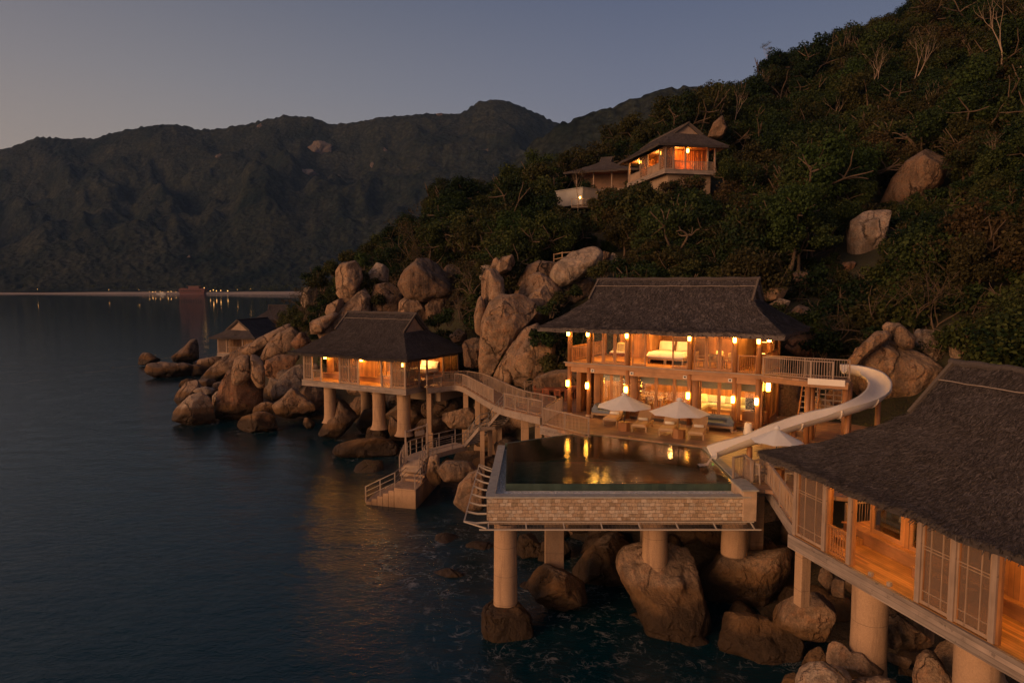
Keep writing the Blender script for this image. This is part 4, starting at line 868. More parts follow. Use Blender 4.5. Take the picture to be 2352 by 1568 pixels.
for k in (.35, .62):
    a = xs[2]+(xs[3]-xs[2])*k; m = MB(); m.box(a-.06, a+.06, .01, .11, 0, .13); m.build('deck_cleat', M['grey_wood'], near_pav)
w0 = NP.ux(2000, 1.9, .5)
veranda_room(near_pav, NL, ND, 1.95, H, [(1.6, w0), (w0+1.35, w0+1.6), (xs[4], xs[5])], [(w0, w0+1.35), (w0+1.6, xs[4]), (xs[5], xs[5]+2.2)], lamps=[(2.2, 1.0), (4.6, 1.0), (7.6, 1.0), (5.0, 4.2), (8.4, 4.2)], power=62)
m = MB(); m.box(1.5, 1.62, 1.95, ND-.1, 0, H); m.build('partition_wall', M['timber_wall_y'], near_pav)
m = MB(); m.box(.9, 1.5, .95, 1.7, 0, .2); m.build('veranda_step', M['floor'], near_pav)
for px in (2003,): lantern(near_pav, NP.ux(px, 1.72, 2.3), 1.72, 2.45, .18, .32)
lantern(near_pav, NP.ux(2300, 1.72, 2.3), 1.72, 2.45, .18, .32)
t = NP.loc(aty(1819, 1367, 25.2)); t = aty(1819, 1367, NP.W(.25, .3)[1]); pier(near_pav, .25, .3, -.5, t[2]-5.6-.35, .2, sq=True); lantern(near_pav, .8, 3.6, 2.5, .2, .34); bulb((.9, 4.0, 2.2), 60, near_pav)  # this lantern and its bulb are added to brighten the dark veranda end
pier(near_pav, 2.75, .95, -.5, -4.3, .56); pier(near_pav, 6.6, .95, -.5, -5, .56); pier(near_pav, 3.0, 5.5, -.5, -4.5, .5); pier(near_pav, .5, 5.5, -.5, -4.5, .25, sq=True)
def cushion_seat(name, label, loc, rz, w, d, h, cats, wood_m='teak', seat='blue_cloth', back='blue_cloth', arms=True, group=None):
    r = empty(name, loc, rz, label, cats, group)
    m = MB(); m.box(-w/2, w/2, -d/2, d/2, h-.14, h-.02); m.build('base_frame', M[wood_m], r)
    for sx in (-1, 1):
        for sy in (-1, 1): l = MB(); l.box(sx*(w/2-.07)-.05, sx*(w/2-.07)+.05, sy*(d/2-.07)-.05, sy*(d/2-.07)+.05, 0, h-.14); l.build('leg', M[wood_m], r)
    m = MB(); m.box(-w/2+.02, w/2-.02, -d/2+.02, d/2-.02, h-.02, h+.16); m.build('mattress', M[seat], r, bevel=.04)
    m = MB(); m.tube([(-w/2+.35, d/2-.2, h+.33), (w/2-.35, d/2-.2, h+.33)], .17, 12); m.build('bolster', M[back], r, smooth=False, bevel=.0)
    if arms:
        for sx in (-1, 1):
            x = sx*(w/2-.22); m = MB(); m.add([(x-.25, -d/2+.1, h+.16), (x+.25, -d/2+.1, h+.16), (x, -d/2+.1, h+.56), (x-.25, d/2-.1, h+.16), (x+.25, d/2-.1, h+.16), (x, d/2-.1, h+.56)], [(0, 1, 2), (5, 4, 3), (0, 3, 4, 1), (1, 4, 5, 2), (2, 5, 3, 0)])
            m.build('wedge_cushion', M[back], r, bevel=.03)
    return r
def pillow(label, loc, rz, tilt, s=.5, mat='yellow_linen', group=None):
    m = MB(); n = 9; u = np.linspace(-1, 1, n); U, Vv = np.meshgrid(u, u); hgt = .09*(1-U**4)**.6*(1-Vv**4)**.6
    for sg in (1, -1): m.grid(np.stack([U*s/2*(1-.06*Vv**2), sg*hgt, Vv*s/2*(1-.06*U**2)], -1)[::sg])
    o = m.build('cushion', M[mat], smooth=True); o.location = loc; o.rotation_euler = (tilt, 0, rz); tag(o, label, 'cushion', group); return o
ud = NP.ux(2095, 2.7, .8); P = NP.W(ud, 2.75, .47); cushion_seat('daybed', 'grey daybed behind the veranda window of the nearest pavilion', P, NP.yaw, 1.9, 1.0, .35, 'daybed', seat='blue_cloth', back='blue_cloth')
pillow('pale cushion lying on the grey daybed in the nearest pavilion', NP.W(ud-.1, 2.55, 1.2), NP.yaw, R(-25), .5, 'white_linen')
m = MB(); m.box(-.9, .9, -.2, .2, 0, .3); m.box(-.94, .94, -.24, .24, .3, .35); o = m.build('low_bench', M['timber_x'], loc=NP.W(xs[3]-.5, 1.42, 0), rz=NP.yaw, bevel=.01); tag(o, 'low wooden bench against the veranda plinth of the nearest pavilion', 'bench')
P = LP.W(9.6, 3.0, .42); cushion_seat('daybed', 'sage daybed inside the sea pavilion, seen through the open veranda', P, LP.yaw, 2.0, 1.0, .3, 'daybed', seat='green_cloth', back='green_cloth')
pillow('pale yellow cushion on the daybed in the sea pavilion', LP.W(10.0, 2.75, 1.1), LP.yaw, R(-20), .6)
def bed(name, label, loc, rz, w=2.2, l=2.1, n=2):
    r = empty(name, loc, rz, label, 'bed')
    m = MB(); m.box(-w/2, w/2, 0, l, .26, .36); m.build('bed_frame', M['teak'], r)
    for sx in (-1, -.04, .04, 1):
        for y in (.06, l-.06): q = MB(); q.box(sx*(w/2-.05)-.04, sx*(w/2-.05)+.04, y-.04, y+.04, 0, .27); q.build('leg', M['teak'], r)
    m = MB(); m.box(-w/2+.01, w/2-.01, .02, l, .36, .68); m.build('mattress', M['white_linen'], r, bevel=.07)
    U, Vv = np.meshgrid(np.linspace(-w/2-.06, w/2+.06, 26), np.linspace(-.05, l*.72, 18)); Z = .72+.03*fbm(np.c_[U.ravel()*3, Vv.ravel()*3, 0*U.ravel()], 3, 4).reshape(U.shape)
    Z = np.where(np.abs(U) > w/2-.02, Z-.25, Z); Z = np.where(Vv < .0, .48, Z); m = MB(); m.grid(np.stack([U, Vv, Z], -1)); m.build('duvet', M['white_linen'], r, smooth=True)
    m = MB(); m.box(-w/2-.1, w/2+.1, l, l+.08, 0, 1.25); m.build('headboard', M['timber_wall'], r)
    for k in range(n):
        x = -w/2+w*(k+.5)/n; U, Vv = np.meshgrid(np.linspace(-1, 1, 9), np.linspace(-1, 1, 9)); hg = .12*(1-U**4)**.6*(1-Vv**4)**.6; q = MB()
        for sg in (1, -1): q.grid(np.stack([x+U*.5, l-.22+Vv*.13-sg*hg*.8, 1.0+Vv*.3], -1)[::-sg])
        q.build('pillow', M['white_linen'], r, smooth=True)
    return r
bed('bed', 'white bed glimpsed through the landward end of the sea pavilion', LP.W(LL-1.9, 4.2, .42), LP.yaw-math.pi/2*0, 1.9, 2.0)
# ---------------------------------------------------------------- two storey villa
DZ = 6.07
VF = Fr(3.67, 44.42, DZ, -.546); VL, VD, VU = 12.055, 5.85, 3.43
villa = empty('two_storey_villa', VF.o, VF.yaw, 'two storey timber villa with thatched roof, glass fronts and glowing lanterns on the pool deck', 'villa')
roof(villa, VL, VD, 1.54, 5.80, .83, 8.78, tg=.66, dens=260, seed=5, tl=(.15, .32))
m = MB(); m.box(-.05, VL+.05, .0, VD+.6, VU-.12, VU); m.build('upper_floor', M['floor'], villa)
m = MB(); m.box(-.15, VL+.15, -.12, .0, VU-.26, VU+.01); m.build('fascia_beam', M['timber_x'], villa)
m = MB(); m.box(-.22, VL+.2, -.2, -.12, VU-.04, VU+.03); m.build('fascia_cap', M['grey_wood'], villa)
m = MB(); m.box(.0, VL, .02, .26, VU-.62, VU-.27)
for k in range(9): m.box(.4+k*1.4, .5+k*1.4, .27, VD, VU-.42, VU-.13)
m.build('floor_beams', M['timber_x'], villa)
m = MB(); m.box(0, VL, .27, VD, VU-.46, VU-.425); m.build('lower_ceiling', M['ceiling'], villa)
px6 = [1310.5, 1353.4, 1442.3, 1585.1, 1688.2, 1743.8]; vp = [VF.ux(p, .1, VU) for p in px6]; vp[0] = .08; vp[-1] = VL-.1
def round_post(root, x, y, z0, z1, r=.15, stone=True):
    m = MB(); m.tube([(0, 0, z0+.0), (0, 0, (z0+z1)/2), (0, 0, z1)], [r*1.02, r, r*.97], 14); o = m.build('post', M['timber'], root, smooth=True, loc=(x, y, 0))
    if stone: q = MB(); q.cyl((0, 0, z0-.02), (0, 0, z0+.1), r*1.45, r*1.3, 14); q.build('post_footing', M['concrete'], o)
for i, x in enumerate(vp):
    round_post(villa, x, .1, 0, VU-.26); round_post(villa, x, .1, VU, 6.2, stone=False)
    lantern(villa, x-.02, -.17, (2.05, 2.0, 1.95, 1.9, 1.9, 1.9)[i], .21, .39); lantern(villa, x, -.17, 5.33, .19, .32)
for x, y in ((VL-.1, 3.0), (VL-.1, VD-.1), (.08, 3.0), (.08, VD-.1)):
    round_post(villa, x, y, 0, VU-.13); round_post(villa, x, y, VU, 6.3, stone=False)
lantern(villa, VL+.12, 1.7, 5.36, .25, .42); lantern(villa, VL+.14, 1.7, 2.5, .26, .48); lantern(villa, VL+.14, 4.5, 2.75, .24, .36); lantern(villa, .5, 3.3, 5.4, .25, .4); lantern(villa, 1.0, 3.9, 5.4, .22, .3)
# upper floor
PW = 4.2; UH = 2.75; gy = .22
m = MB(); m.box(0, VL, .0, VD, 6.16, 6.22); m.build('ceiling', M['ceiling'], villa)
m = MB(); m.box(vp[1], vp[4], gy-.06, gy+.06, 5.86, 6.15); m.build('door_head', M['timber_x'], villa)
def uspan(a, b, n=1, y=gy):
    w = (b-a)/n
    for k in range(n): pane(villa, a+k*w+.01, y, VU+.01, w-.02, 2.42, fr=.09)
ux = lambda p: VF.ux(p, gy, VU)
uspan(vp[1]+.16, vp[2]-.16, 3); uspan(vp[2]+.2, ux(1484), 1); uspan(ux(1542), vp[3]-.16, 1, gy+.09); uspan(vp[3]+.16, vp[4]-.16, 3)
railing('railing', [(vp[0]+.14, .1, VU), (vp[1]-.14, .1, VU)], villa, 1.0, .1, 'timber', 9, .018, .03); railing('railing', [(vp[0], .25, VU), (vp[0], 2.85, VU), (vp[0], VD-.25, VU)], villa, 1.0, .11, 'timber', 9, .018, .03)
railing('railing', [(vp[4]+.16, .1, VU), (vp[5]-.14, .1, VU)], villa, 1.0, .12, 'timber', 9); railing('railing', [(VL-.08, 1.85, VU), (VL-.08, VD-.1, VU)], villa, 1.0, .12, 'timber', 9)
m = MB(); m.box(1.4, VL-.3, VD-.5, VD-.38, VU, 6.15); m.build('back_wall', M['timber_wall'], villa)
m = MB(); m.box(vp[4]-.1, vp[4]+.0, .35, VD-.4, VU, 6.15); m.build('partition_wall', M['timber_wall_y'], villa)
m = MB(); m.box(4.55, 4.66, 2.6, VD-.5, VU, 6.15); m.build('partition_wall', M['timber_wall_y'], villa)
xb = VF.ux(1534, 2.6, VU)
m = MB(); m.box(xb-1.75, xb+1.75, VD-.8, VD-.52, VU, VU+1.5); m.build('panelled_headwall', M['darkwood'], villa)
for x in (2.2, 3.6, xb-1.0, xb+1.1, 9.1, 10.1): downlight(villa, x, 2.4, 6.16, 42*PW)
downlight(villa, 11.3, 2.0, 6.16, 26*PW); downlight(villa, .8, 2.0, 6.16, 22*PW)
bed('bed', 'big white double bed behind the open upper glass of the villa', VF.W(xb, 2.0, VU+.0), VF.yaw, 2.35, 2.3)
# swagged net over the bed
m = MB(); n = 22
for j, (xa, xc, dr) in enumerate(((-1.45, -.3, .5), (-.3, .75, .55), (.75, 1.5, .45))):
    s = np.linspace(0, 1, n); top = np.full(n, 2.62); sag = 2.5-dr*4*s*(1-s)*.75-.1
    rowA = np.stack([xa+(xc-xa)*s, np.full(n, 0.)+.04*np.sin(s*19), top], -1); rowB = np.stack([xa+(xc-xa)*s, -.12+.05*np.sin(s*23), (top+sag)/2], -1); rowC = np.stack([xa+(xc-xa)*s, -.06+.04*np.sin(s*17), sag], -1); m.grid(np.array([rowA, rowB, rowC]))
for xa in (-1.45, 1.45):
    s = np.linspace(0, 1, 9); k = np.linspace(0, 1, 8)[:, None]; m.grid(np.stack([xa+(s[None]-.5)*.3*(1-.3*k)+0*k, .05*np.sin(s[None]*14)+0*k, 2.6-.95*k*(1-.3*s[None])], -1))
o = m.build('bed_canopy_net', M['net'], smooth=True, loc=VF.W(xb, 2.1, VU), rz=VF.yaw); tag(o, 'pale swagged net hanging above the big upper bed', 'bed net')
# hanging egg chair
c = VF.W(VF.ux(1424, 1.6, VU), 1.6, VU); r = empty('hanging_chair', c, VF.yaw+.3, 'round hanging chair with pale cushion behind the upper left glass', 'hanging chair')
m = MB(); m.lathe([(.05, .42), (.55, .45), (.72, .62), (.70, .66), (.52, .5), (.02, .48)], n=22); m.build('basket', M['red_wood'], r, smooth=True)
m = MB(); m.lathe([(.02, .72), (.62, .72), (.66, .64), (.6, .55), (.02, .53)], n=22); m.build('seat_cushion', M['white_linen'], r, smooth=True)
m = MB()
for k in range(3): a = k*2.1+.4; m.tube([(.68*math.cos(a), .68*math.sin(a), .64), (0, 0, 2.66)], .014, 6)
m.build('rope', M['rope'], r)
pillow('square pale cushion on the round hanging chair', c+np.array([.1, .2, .98]), VF.yaw, R(-12), .6)
def chair(label, loc, rz, mat='teak', group=None, h=.92, seat='white_linen', name='chair'):
    r = empty(name, loc, rz, label, 'chair', group)
    for sx in (-1, 1):
        m = MB(); m.box(sx*.22-.025, sx*.22+.025, -.24, -.19, 0, .45); m.build('leg', M[mat], r)
        m = MB(); m.beam((sx*.22, .2, 0), (sx*.22, .27, h), .05); m.build('leg', M[mat], r)
        m = MB(); m.box(sx*.25-.025, sx*.25+.025, -.24, .22, .64, .68); m.build('armrest', M[mat], r)
    m = MB(); m.box(-.25, .25, -.25, .24, .42, .46); m.build('seat', M[mat], r)
    m = MB()
    for k in range(5): m.box(-.17+k*.085-.02, -.17+k*.085+.02, .23, .255, .48, h-.06)
    m.box(-.25, .25, .225, .265, h-.08, h); m.build('backrest', M[mat], r); return r
def table(label, loc, rz, w, d, h=.75, mat='teak', name='table', group=None):
    r = empty(name, loc, rz, label, 'table', group); m = MB(); m.box(-w/2, w/2, -d/2, d/2, h-.05, h); m.build('tabletop', M[mat], r, bevel=.008)
    for sx in (-1, 1):
        for sy in (-1, 1): q = MB(); q.box(sx*(w/2-.1)-.04, sx*(w/2-.1)+.04, sy*(d/2-.1)-.04, sy*(d/2-.1)+.04, 0, h-.05); q.build('leg', M[mat], r)
    return r
tx = VF.ux(1642, 2.0, VU); table('square table behind the upper right glass, ringed by chairs', VF.W(tx, 2.0, VU), VF.yaw, .95, .95)
for k, (dx, dy, lb) in enumerate(((-.85, 0, 'wooden chair on the bed side of the upper table'), (.85, 0, 'wooden chair on the landward side of the upper table'), (0, .85, 'wooden chair behind the upper table with a pale cushion'), (.15, -.85, 'wooden chair with its back to the upper glass'))):
    a = math.atan2(-dy, -dx)+math.pi/2; chair(lb, VF.W(tx+dx, 2.0+dy, VU), VF.yaw+math.atan2(dy, dx)-math.pi/2)
pillow('cushion on the chair behind the upper table', VF.W(tx, 3.0, VU+.72), VF.yaw, R(-15), .45); pillow('cushion on the landward chair of the upper table', VF.W(tx+.95, 2.0, VU+.72), VF.yaw+1.3, R(-15), .45)
def shelf(label, loc, rz, w, h, d=.35, rows=4, cols=2, mat='timber_x'):
    r = empty('shelf_unit', loc, rz, label, 'shelf'); m = MB(); m.box(-w/2, w/2, d/2-.03, d/2, 0, h)
    for k in range(cols+1): x = -w/2+w*k/cols; m.box(x-.03, x+.03, -d/2, d/2-.03, 0, h)
    m.build('carcass', M[mat], r)
    for k in range(rows+1): q = MB(); q.box(-w/2+.03, w/2-.03, -d/2+.01, d/2-.03, h*k/rows-.02, h*k/rows+.02); q.build('shelf_board', M[mat], r)
    for k in range(1, rows+1): q = MB(); q.box(-w/2+.1, w/2-.1, -d/2+.03, -d/2+.06, h*k/rows-.045, h*k/rows-.025); q.build('shelf_light', M['lamp_small'], r)
    return r
shelf('lit wooden shelves on the back wall of the upper right room', VF.W(10.0, VD-.7, VU), VF.yaw, 1.3, 2.3)
m = MB(); m.box(-.45, .45, -.25, .25, 0, 1.5); m.box(-.48, .48, -.28, .28, 1.5, 1.55); o = m.build('cabinet', M['timber'], loc=VF.W(8.9, VD-.8, VU), rz=VF.yaw); tag(o, 'tall wooden cabinet beside the lit upper shelves', 'cabinet')
shelf('lit shelves in the open upper end bay by the slide platform', VF.W(11.4, VD-.7, VU), VF.yaw, .9, 2.2, rows=3, cols=1)
def table_lamp(label, loc):
    r = empty('table_lamp', loc, 0, label, 'lamp'); m = MB(); m.box(-.2, .2, -.2, .2, 0, .5); m.build('stand', M['timber'], r); m = MB(); m.cyl((0, 0, .5), (0, 0, .62), .04); m.build('stem', M['darkwood'], r); m = MB(); m.lathe([(.17, .6), (.13, .88), (.01, .89)], n=14); m.build('lamp_shade', M['lamp_dim'], r)
table_lamp('bedside lamp on a small stand beside the big upper bed', VF.W(xb-1.5, VD-1.3, VU))
# lower floor
fy = 1.1; lx = lambda p: VF.ux(p, fy, .4)
m = MB(); m.box(lx(1366), VL-.02, fy-.45, VD, -.02, .17); m.build('plinth_step', M['deck'], villa)
m = MB(); m.box(lx(1366)+.05, VL-.06, fy-.16, VD, .172, .36); m.build('plinth', M['timber_x'], villa)
LH = VU-.47
cols = [(1326, 1335.5), (1366, 1380), (1451, 1465), (1591, 1605), (1744, 1753.5)]; cx = [(lx(a), lx(b)) for a, b in cols]
for a, b in cx: m = MB(); m.box(a, min(b, VL-.03), fy-.14, fy+.2, 0.0, LH); m.build('square_column', M['timber'], villa)
m = MB(); m.box(cx[1][0], VL-.05, fy-.08, fy+.08, LH-.16, LH-.002); m.build('door_head', M['timber_x'], villa)
def lspan(a, b, n, blind=True):
    w = (b-a)/n
    for k in range(n):
        pane(villa, a+k*w+.01, fy, .365, w-.02, LH-.53, fr=.085)
        if blind: q = MB(); q.box(.1, w-.1, .06, .075, 0, .5+.05*((k*7) % 3)); q.build('roller_blind', M['blind'], villa, loc=(a+k*w, fy, LH-.72))
lspan(cx[1][1]+.02, cx[2][0]-.02, 3); lspan(cx[2][1]+.02, cx[3][0]-.02, 3); lspan(cx[3][1]+.02, cx[4][0]-.02, 3)
w = (VD-.4-fy)/3
for k in range(3): pane(villa, VL-.1, fy+.25+k*w, .2, w-.03, LH-.25, rz=math.pi/2, fr=.085)
m = MB(); m.box(lx(1326), VL-.2, VD-.3, VD-.18, 0, LH); m.build('back_wall', M['timber_wall'], villa)
m = MB(); m.box(cx[1][0], cx[1][0]+.1, fy+.2, VD-.3, .36, LH); m.build('partition_wall', M['timber_wall_y'], villa)
m = MB()
for k in range(11): m.box(cx[0][1]+.02, cx[1][0]-.02, fy+.3+k*.29, fy+.62+k*.29, k*.19, k*.19+.06)
m.build('stair_flight', M['darkwood'], villa)
m = MB(); m.box(cx[0][0]+.02, cx[0][1]-.02, fy+.2, VD-.3, 0, LH); m.build('partition_wall', M['timber_wall_y'], villa)
for x, p in ((3.4, 20), (6.0, 30), (7.6, 26), (9.4, 34), (11.0, 26)): downlight(villa, x, 3.2, LH, p*PW*1.5)
for p in (1387, 1451-40, 1486, 1518, 1620, 1717): lantern(villa, lx(p), VD-.4, 2.0, .12, .5, 'wall_sconce', 'lamp_small')
for p in (1361, 1451, 1573, 1677):
    x = VF.ux(p, -.02, VU-.45); m = MB(); m.box(-.11, .11, -.03, .0, -.09, .09); o = m.build('spotlight', M['white_cloth'], villa, loc=(x, .0, VU-.45)); q = MB(); q.box(-.06, .06, -.045, -.028, -.045, .045); q.build('spotlight_lens', M['screen_black'], o)
dx = VF.ux(1492, 3.3, .36); table('long dining table inside the lower middle glass', VF.W(dx, 3.2, .36), VF.yaw, 2.0, .9)
for k in range(3): chair('wooden dining chair on the far side of the indoor dining table', VF.W(dx-.65+k*.65, 3.9, .36), VF.yaw, group='indoor dining chairs, far side')
for k in range(2): chair('wooden dining chair on the near side of the indoor dining table', VF.W(dx-.4+k*.8, 2.45, .36), VF.yaw+math.pi, group='indoor dining chairs, near side')
sx = VF.ux(1640, 3.6, .36)
r = empty('corner_sofa', VF.W(sx, 3.3, .36), VF.yaw, 'pale sage corner sofa inside the lower right glass', 'sofa')
m = MB(); m.box(-1.3, -.4, -1.1, 1.3, 0, .3); m.box(-.4, 2.2, .4, 1.3, 0, .3); m.build('base_frame', M['teak'], r)
m = MB(); m.box(-1.28, -.42, -1.08, 1.28, .3, .5); m.build('seat_cushion', M['green_cloth'], r, bevel=.04); m = MB(); m.box(-.4, 2.18, .42, 1.28, .3, .5); m.build('seat_cushion', M['green_cloth'], r, bevel=.04)
for a, b, c, d in ((-1.3, -1.1, -1.1, 0), (-1.3, -.45, -1.1, -.9), (-1.0, .1, 1.1, 1.32), (.15, 1.2, 1.1, 1.32), (1.25, 2.2, 1.1, 1.32)): m = MB(); m.box(a, b, c, d, .5, .95); m.build('back_cushion', M['green_cloth'], r, bevel=.05)
pillow('yellow cushion at the corner of the sage sofa', VF.W(sx-.8, 3.9, 1.15), VF.yaw+.6, R(-20), .62); pillow('second yellow cushion, near the far end of the sage sofa', VF.W(sx+1.3, 4.1, 1.12), VF.yaw, R(-20), .55); pillow('pale cushion between the two yellow sofa cushions', VF.W(sx+.3, 4.1, 1.12), VF.yaw, R(-20), .52, 'white_linen')
table('low wooden coffee table before the sage corner sofa', VF.W(sx+.75, 2.75, .36), VF.yaw, 1.3, .7, .42, name='coffee_table')
tvx = VF.ux(1733, 2.2, .36)
r = empty('television', VF.W(tvx, 2.2, .92), VF.yaw+.15, 'black television on a low cabinet behind the lower right glass', 'television'); m = MB(); m.box(-.55, .55, -.03, .03, .08, .78); m.build('screen', M['screen_black'], r); m = MB(); m.box(-.25, .25, -.1, .1, 0, .03); m.box(-.04, .04, -.02, .02, .03, .1); m.build('stand', M['screen_black'], r)
m = MB(); m.box(-.7, .7, -.25, .25, 0, .56); o = m.build('low_cabinet', M['timber_x'], loc=VF.W(tvx, 2.2, .36), rz=VF.yaw+.15, bevel=.01); tag(o, 'low wooden cabinet carrying the black television', 'cabinet')
shelf('dark wine shelves behind the lower left glass', VF.W(lx(1400), VD-.6, .36), VF.yaw, 1.6, 1.9, mat='darkwood', rows=5, cols=3)
# ---------------------------------------------------------------- slide platform, stairs and water slide
a0 = VF.loc(atz(1747, 861, 9.5)); a1 = VF.loc(atz(1861, 873, 9.5)); a2 = VF.loc(atz(1949, 879, 9.5))
plat = empty('slide_platform', VF.o, VF.yaw, 'raised timber platform with railings leading from the villa to the slide', 'platform')
x2 = a2[0]; yb = a2[1]+1.55
m = MB(); m.prism([(VL+.16, a0[1]), (a1[0], a1[1]), (x2, a2[1]), (x2, yb), (VL+.16, max(yb, 1.7))], VU-.14, VU); m.build('platform_deck', M['deck'], plat)
m = MB()
for p, q in (((VL+.16, a0[1]-.05), (a1[0], a1[1]-.05)), ((a1[0], a1[1]-.05), (x2, a2[1]-.05)), ((x2-.05, a2[1]), (x2-.05, yb))): m.beam((*p, VU-.22), (*q, VU-.22), .1, .26)
m.build('edge_beam', M['timber_x'], plat)
railing('railing', [(VL+.2, a0[1]+.04, VU), (a1[0], a1[1]+.04, VU), (x2-.75, a2[1]+.06, VU)], plat, 1.02, .12, 'grey_post', 1.9)
railing('railing', [(VL+.2, yb+.1, VU), (a1[0]-.5, yb-.05, VU), (x2-.1, yb-.06, VU)], plat, 1.02, .12, 'grey_post', 1.9)
for px in (1851, 1937):
    u = VF.ux(px, a1[1]+.2, 0); m = MB(); m.cyl((u, a1[1]+.25, -.5), (u, a1[1]+.25, VU-.15), .15); m.build('post', M['timber'], plat, smooth=True)
    m = MB(); m.cyl((u+.1, yb-.2, -.5), (u+.1, yb-.2, VU-.15), .13); m.build('post', M['timber'], plat, smooth=True)
m = MB(); u = VF.ux(1832, 1.5, 0)
for sx_ in (0, .95): m.beam((u+sx_, .7, 0.0), (u+sx_, 3.2, VU-.3), .07, .24)
m.build('stair_stringer', M['timber'], plat); m = MB()
for k in range(1, 11): m.box(u+.02, u+.93, .7+k*.235-.13, .7+k*.235+.13, k*.29, k*.29+.045)
m.build('stair_tread', M['grey_wood'], plat); m = MB(); u2 = VF.ux(1890, 2.0, 1.0)
for k in range(6): m.box(u2-.4, u2+.9, 2.4, 2.46, .9+k*.32, .97+k*.32)
for k in range(4): m.box(u2-.4+k*.42, u2-.34+k*.42, 2.36, 2.42, .8, 2.9)
m.build('open_trellis', M['grey_wood'], plat)
m = MB(); m.box(a1[0]-.1, x2-.15, a1[1]-.14, a1[1]-.1, VU-.2, VU+.13); m.build('slide_lip', M['plastic'], plat)
cl = [(1936,856,9.47),(1962,858,9.42),(1988,865,9.28),(2010,876,9.12),(2022,893,8.95),(2020,912,8.78),(2002,929,8.6),(1972,943,8.42),(1935,954,8.25),(1890,966,8.0),(1840,980,7.75),(1785,999,7.42),(1735,1018,7.08),(1690,1032,6.78),(1658,1042,6.55),(1640,1049,6.42)]
C0 = np.array([atz(*p) for p in cl]); s = np.r_[0, np.cumsum(np.linalg.norm(np.diff(C0, axis=0), axis=1))]; S = np.linspace(0, s[-1], 84)
Cc = np.stack([np.interp(S, s, C0[:, k]) for k in range(3)], 1)
for _ in range(7): Cc[1:-1] = (Cc[:-2]+2*Cc[1:-1]+Cc[2:])/4
slide = empty('water_slide', Cc[-1], 0, 'long pale curved water slide running from the platform into the pool', 'water slide')
Cc0 = Cc-Cc[-1]; T = np.gradient(Cc0, axis=0); T /= np.linalg.norm(T, axis=1, keepdims=True); Lt = np.cross(T, [0, 0, 1.]); Lt /= np.linalg.norm(Lt, axis=1, keepdims=True); Up = np.cross(Lt, T)
turn = np.gradient(np.unwrap(np.arctan2(T[:, 1], T[:, 0])), S); bank = np.clip(turn*.5, -.2, .2)
for _ in range(10): bank[1:-1] = (bank[:-2]+2*bank[1:-1]+bank[2:])/4
Lb = Lt*np.cos(bank)[:, None]+Up*np.sin(bank)[:, None]*1; Ub = Up*np.cos(bank)[:, None]-Lt*np.sin(bank)[:, None]
th = np.linspace(-1.35, 1.35, 17); rad = .50
def trough(rr, hh=1.0, zo=0): return np.stack([Cc0+Lb*(rr*math.sin(a))+Ub*(rr*(1-math.cos(a))*hh+zo) for a in th], 1)
m = MB(); I = trough(rad); O = trough(rad+.045, 1, -.045); m.grid(I); m.grid(O[:, ::-1])
m.grid(np.stack([I[:, 0], I[:, 0]+(I[:, 0]-I[:, 2])*.02+Ub*.03-Lb*.08, O[:, 0]], 1)[:, ::-1]); m.grid(np.stack([I[:, -1], I[:, -1]+Ub*.03+Lb*.08, O[:, -1]], 1)); m.grid(np.stack([I[-1], O[-1]], 0)); m.grid(np.stack([I[0], O[0]], 0)[::-1])
m.build('slide_trough', M['plastic'], slide, smooth=True)
for i in range(6, 84, 11):
    m = MB(); ring = [Cc0[i]+Lb[i]*((rad+.075)*math.sin(a))+Ub[i]*((rad+.075)*(1-math.cos(a))-.075) for a in th]; m.tube(ring, .035, 6); m.build('joint_flange', M['plastic'], slide, smooth=True)
for i in (30, 47, 62, 74):
    P = Cc0[i]; m = MB(); m.cyl((P[0], P[1], P[2]-.06), (P[0], P[1], DZ-Cc[-1][2]-.1 if i > 44 else P[2]-5), .13, n=12); m.build('support_post', M['timber'], slide, smooth=True)
# ---------------------------------------------------------------- hilltop villa, its small neighbours, grey pavilion on the headland
HF = Fr(16.66, 99.69, 29.12, -1.364); HL, HD = 12.617, 6.906
hv = empty('hilltop_villa', HF.o, HF.yaw, 'lit thatched villa on the hillside with orange curtains above a cream base', 'villa')
roof(hv, HL, HD, 1.05, 2.95, .75, 5.95, tg=.58, ex=1.15, dens=45, seed=12, tl=(.25, .5), oy=1.25)
base_wood(hv, HL, HD, .6, 'grey_plank'); H = 2.75
m = MB(); m.box(.6, HL-.7, .7, HD-.3, -4.5, -.62); m.build('base_wall', M['plaster'], hv)
m = MB(); m.box(0, HL, .02, HD, H, H+.06); m.build('ceiling', M['ceiling'], hv)
xs = [HF.ux(p, .07) for p in (1437, 1446, 1470, 1488, 1514.3, 1523)]; xs[0] = .07; xs[-1] = HL-.07
for x in xs: post(hv, x, .07, 0, H)
ys = [HF.vy(p, HL-.07) for p in (1546.5, 1574, 1624.6, 1645)]
for y in ys: post(hv, HL-.07, min(y, HD-.1), 0, H, .18)
for a, b in ((0, 1), (2, 3), (4, 5)): lattice(hv, xs[a]+.07, .07, 0, xs[b]-xs[a]-.14, H)
for a, b in ((1, 2), (3, 4)):
    m = MB(); m.box(xs[a]+.07, xs[b]-.07, .05, .1, .05, .95); m.build('woven_parapet', M['lattice'], hv); m = MB(); m.box(xs[a]+.05, xs[b]-.05, .0, .14, .95, 1.02); m.build('parapet_cap', M['grey_wood'], hv)
lattice(hv, HL-.07, .14, 0, ys[0]-.21, H, rz=math.pi/2)
railing('railing', [(HL-.07, ys[0]+.1, 0), (HL-.07, min(ys[3], HD-.2), 0)], hv, 1.0, .16, post=2.2, pr=.03, thickrail=.08)
M['curtain'] = plain('orange_curtain', (.50, .17, .045), .9, 3, .2, .4)
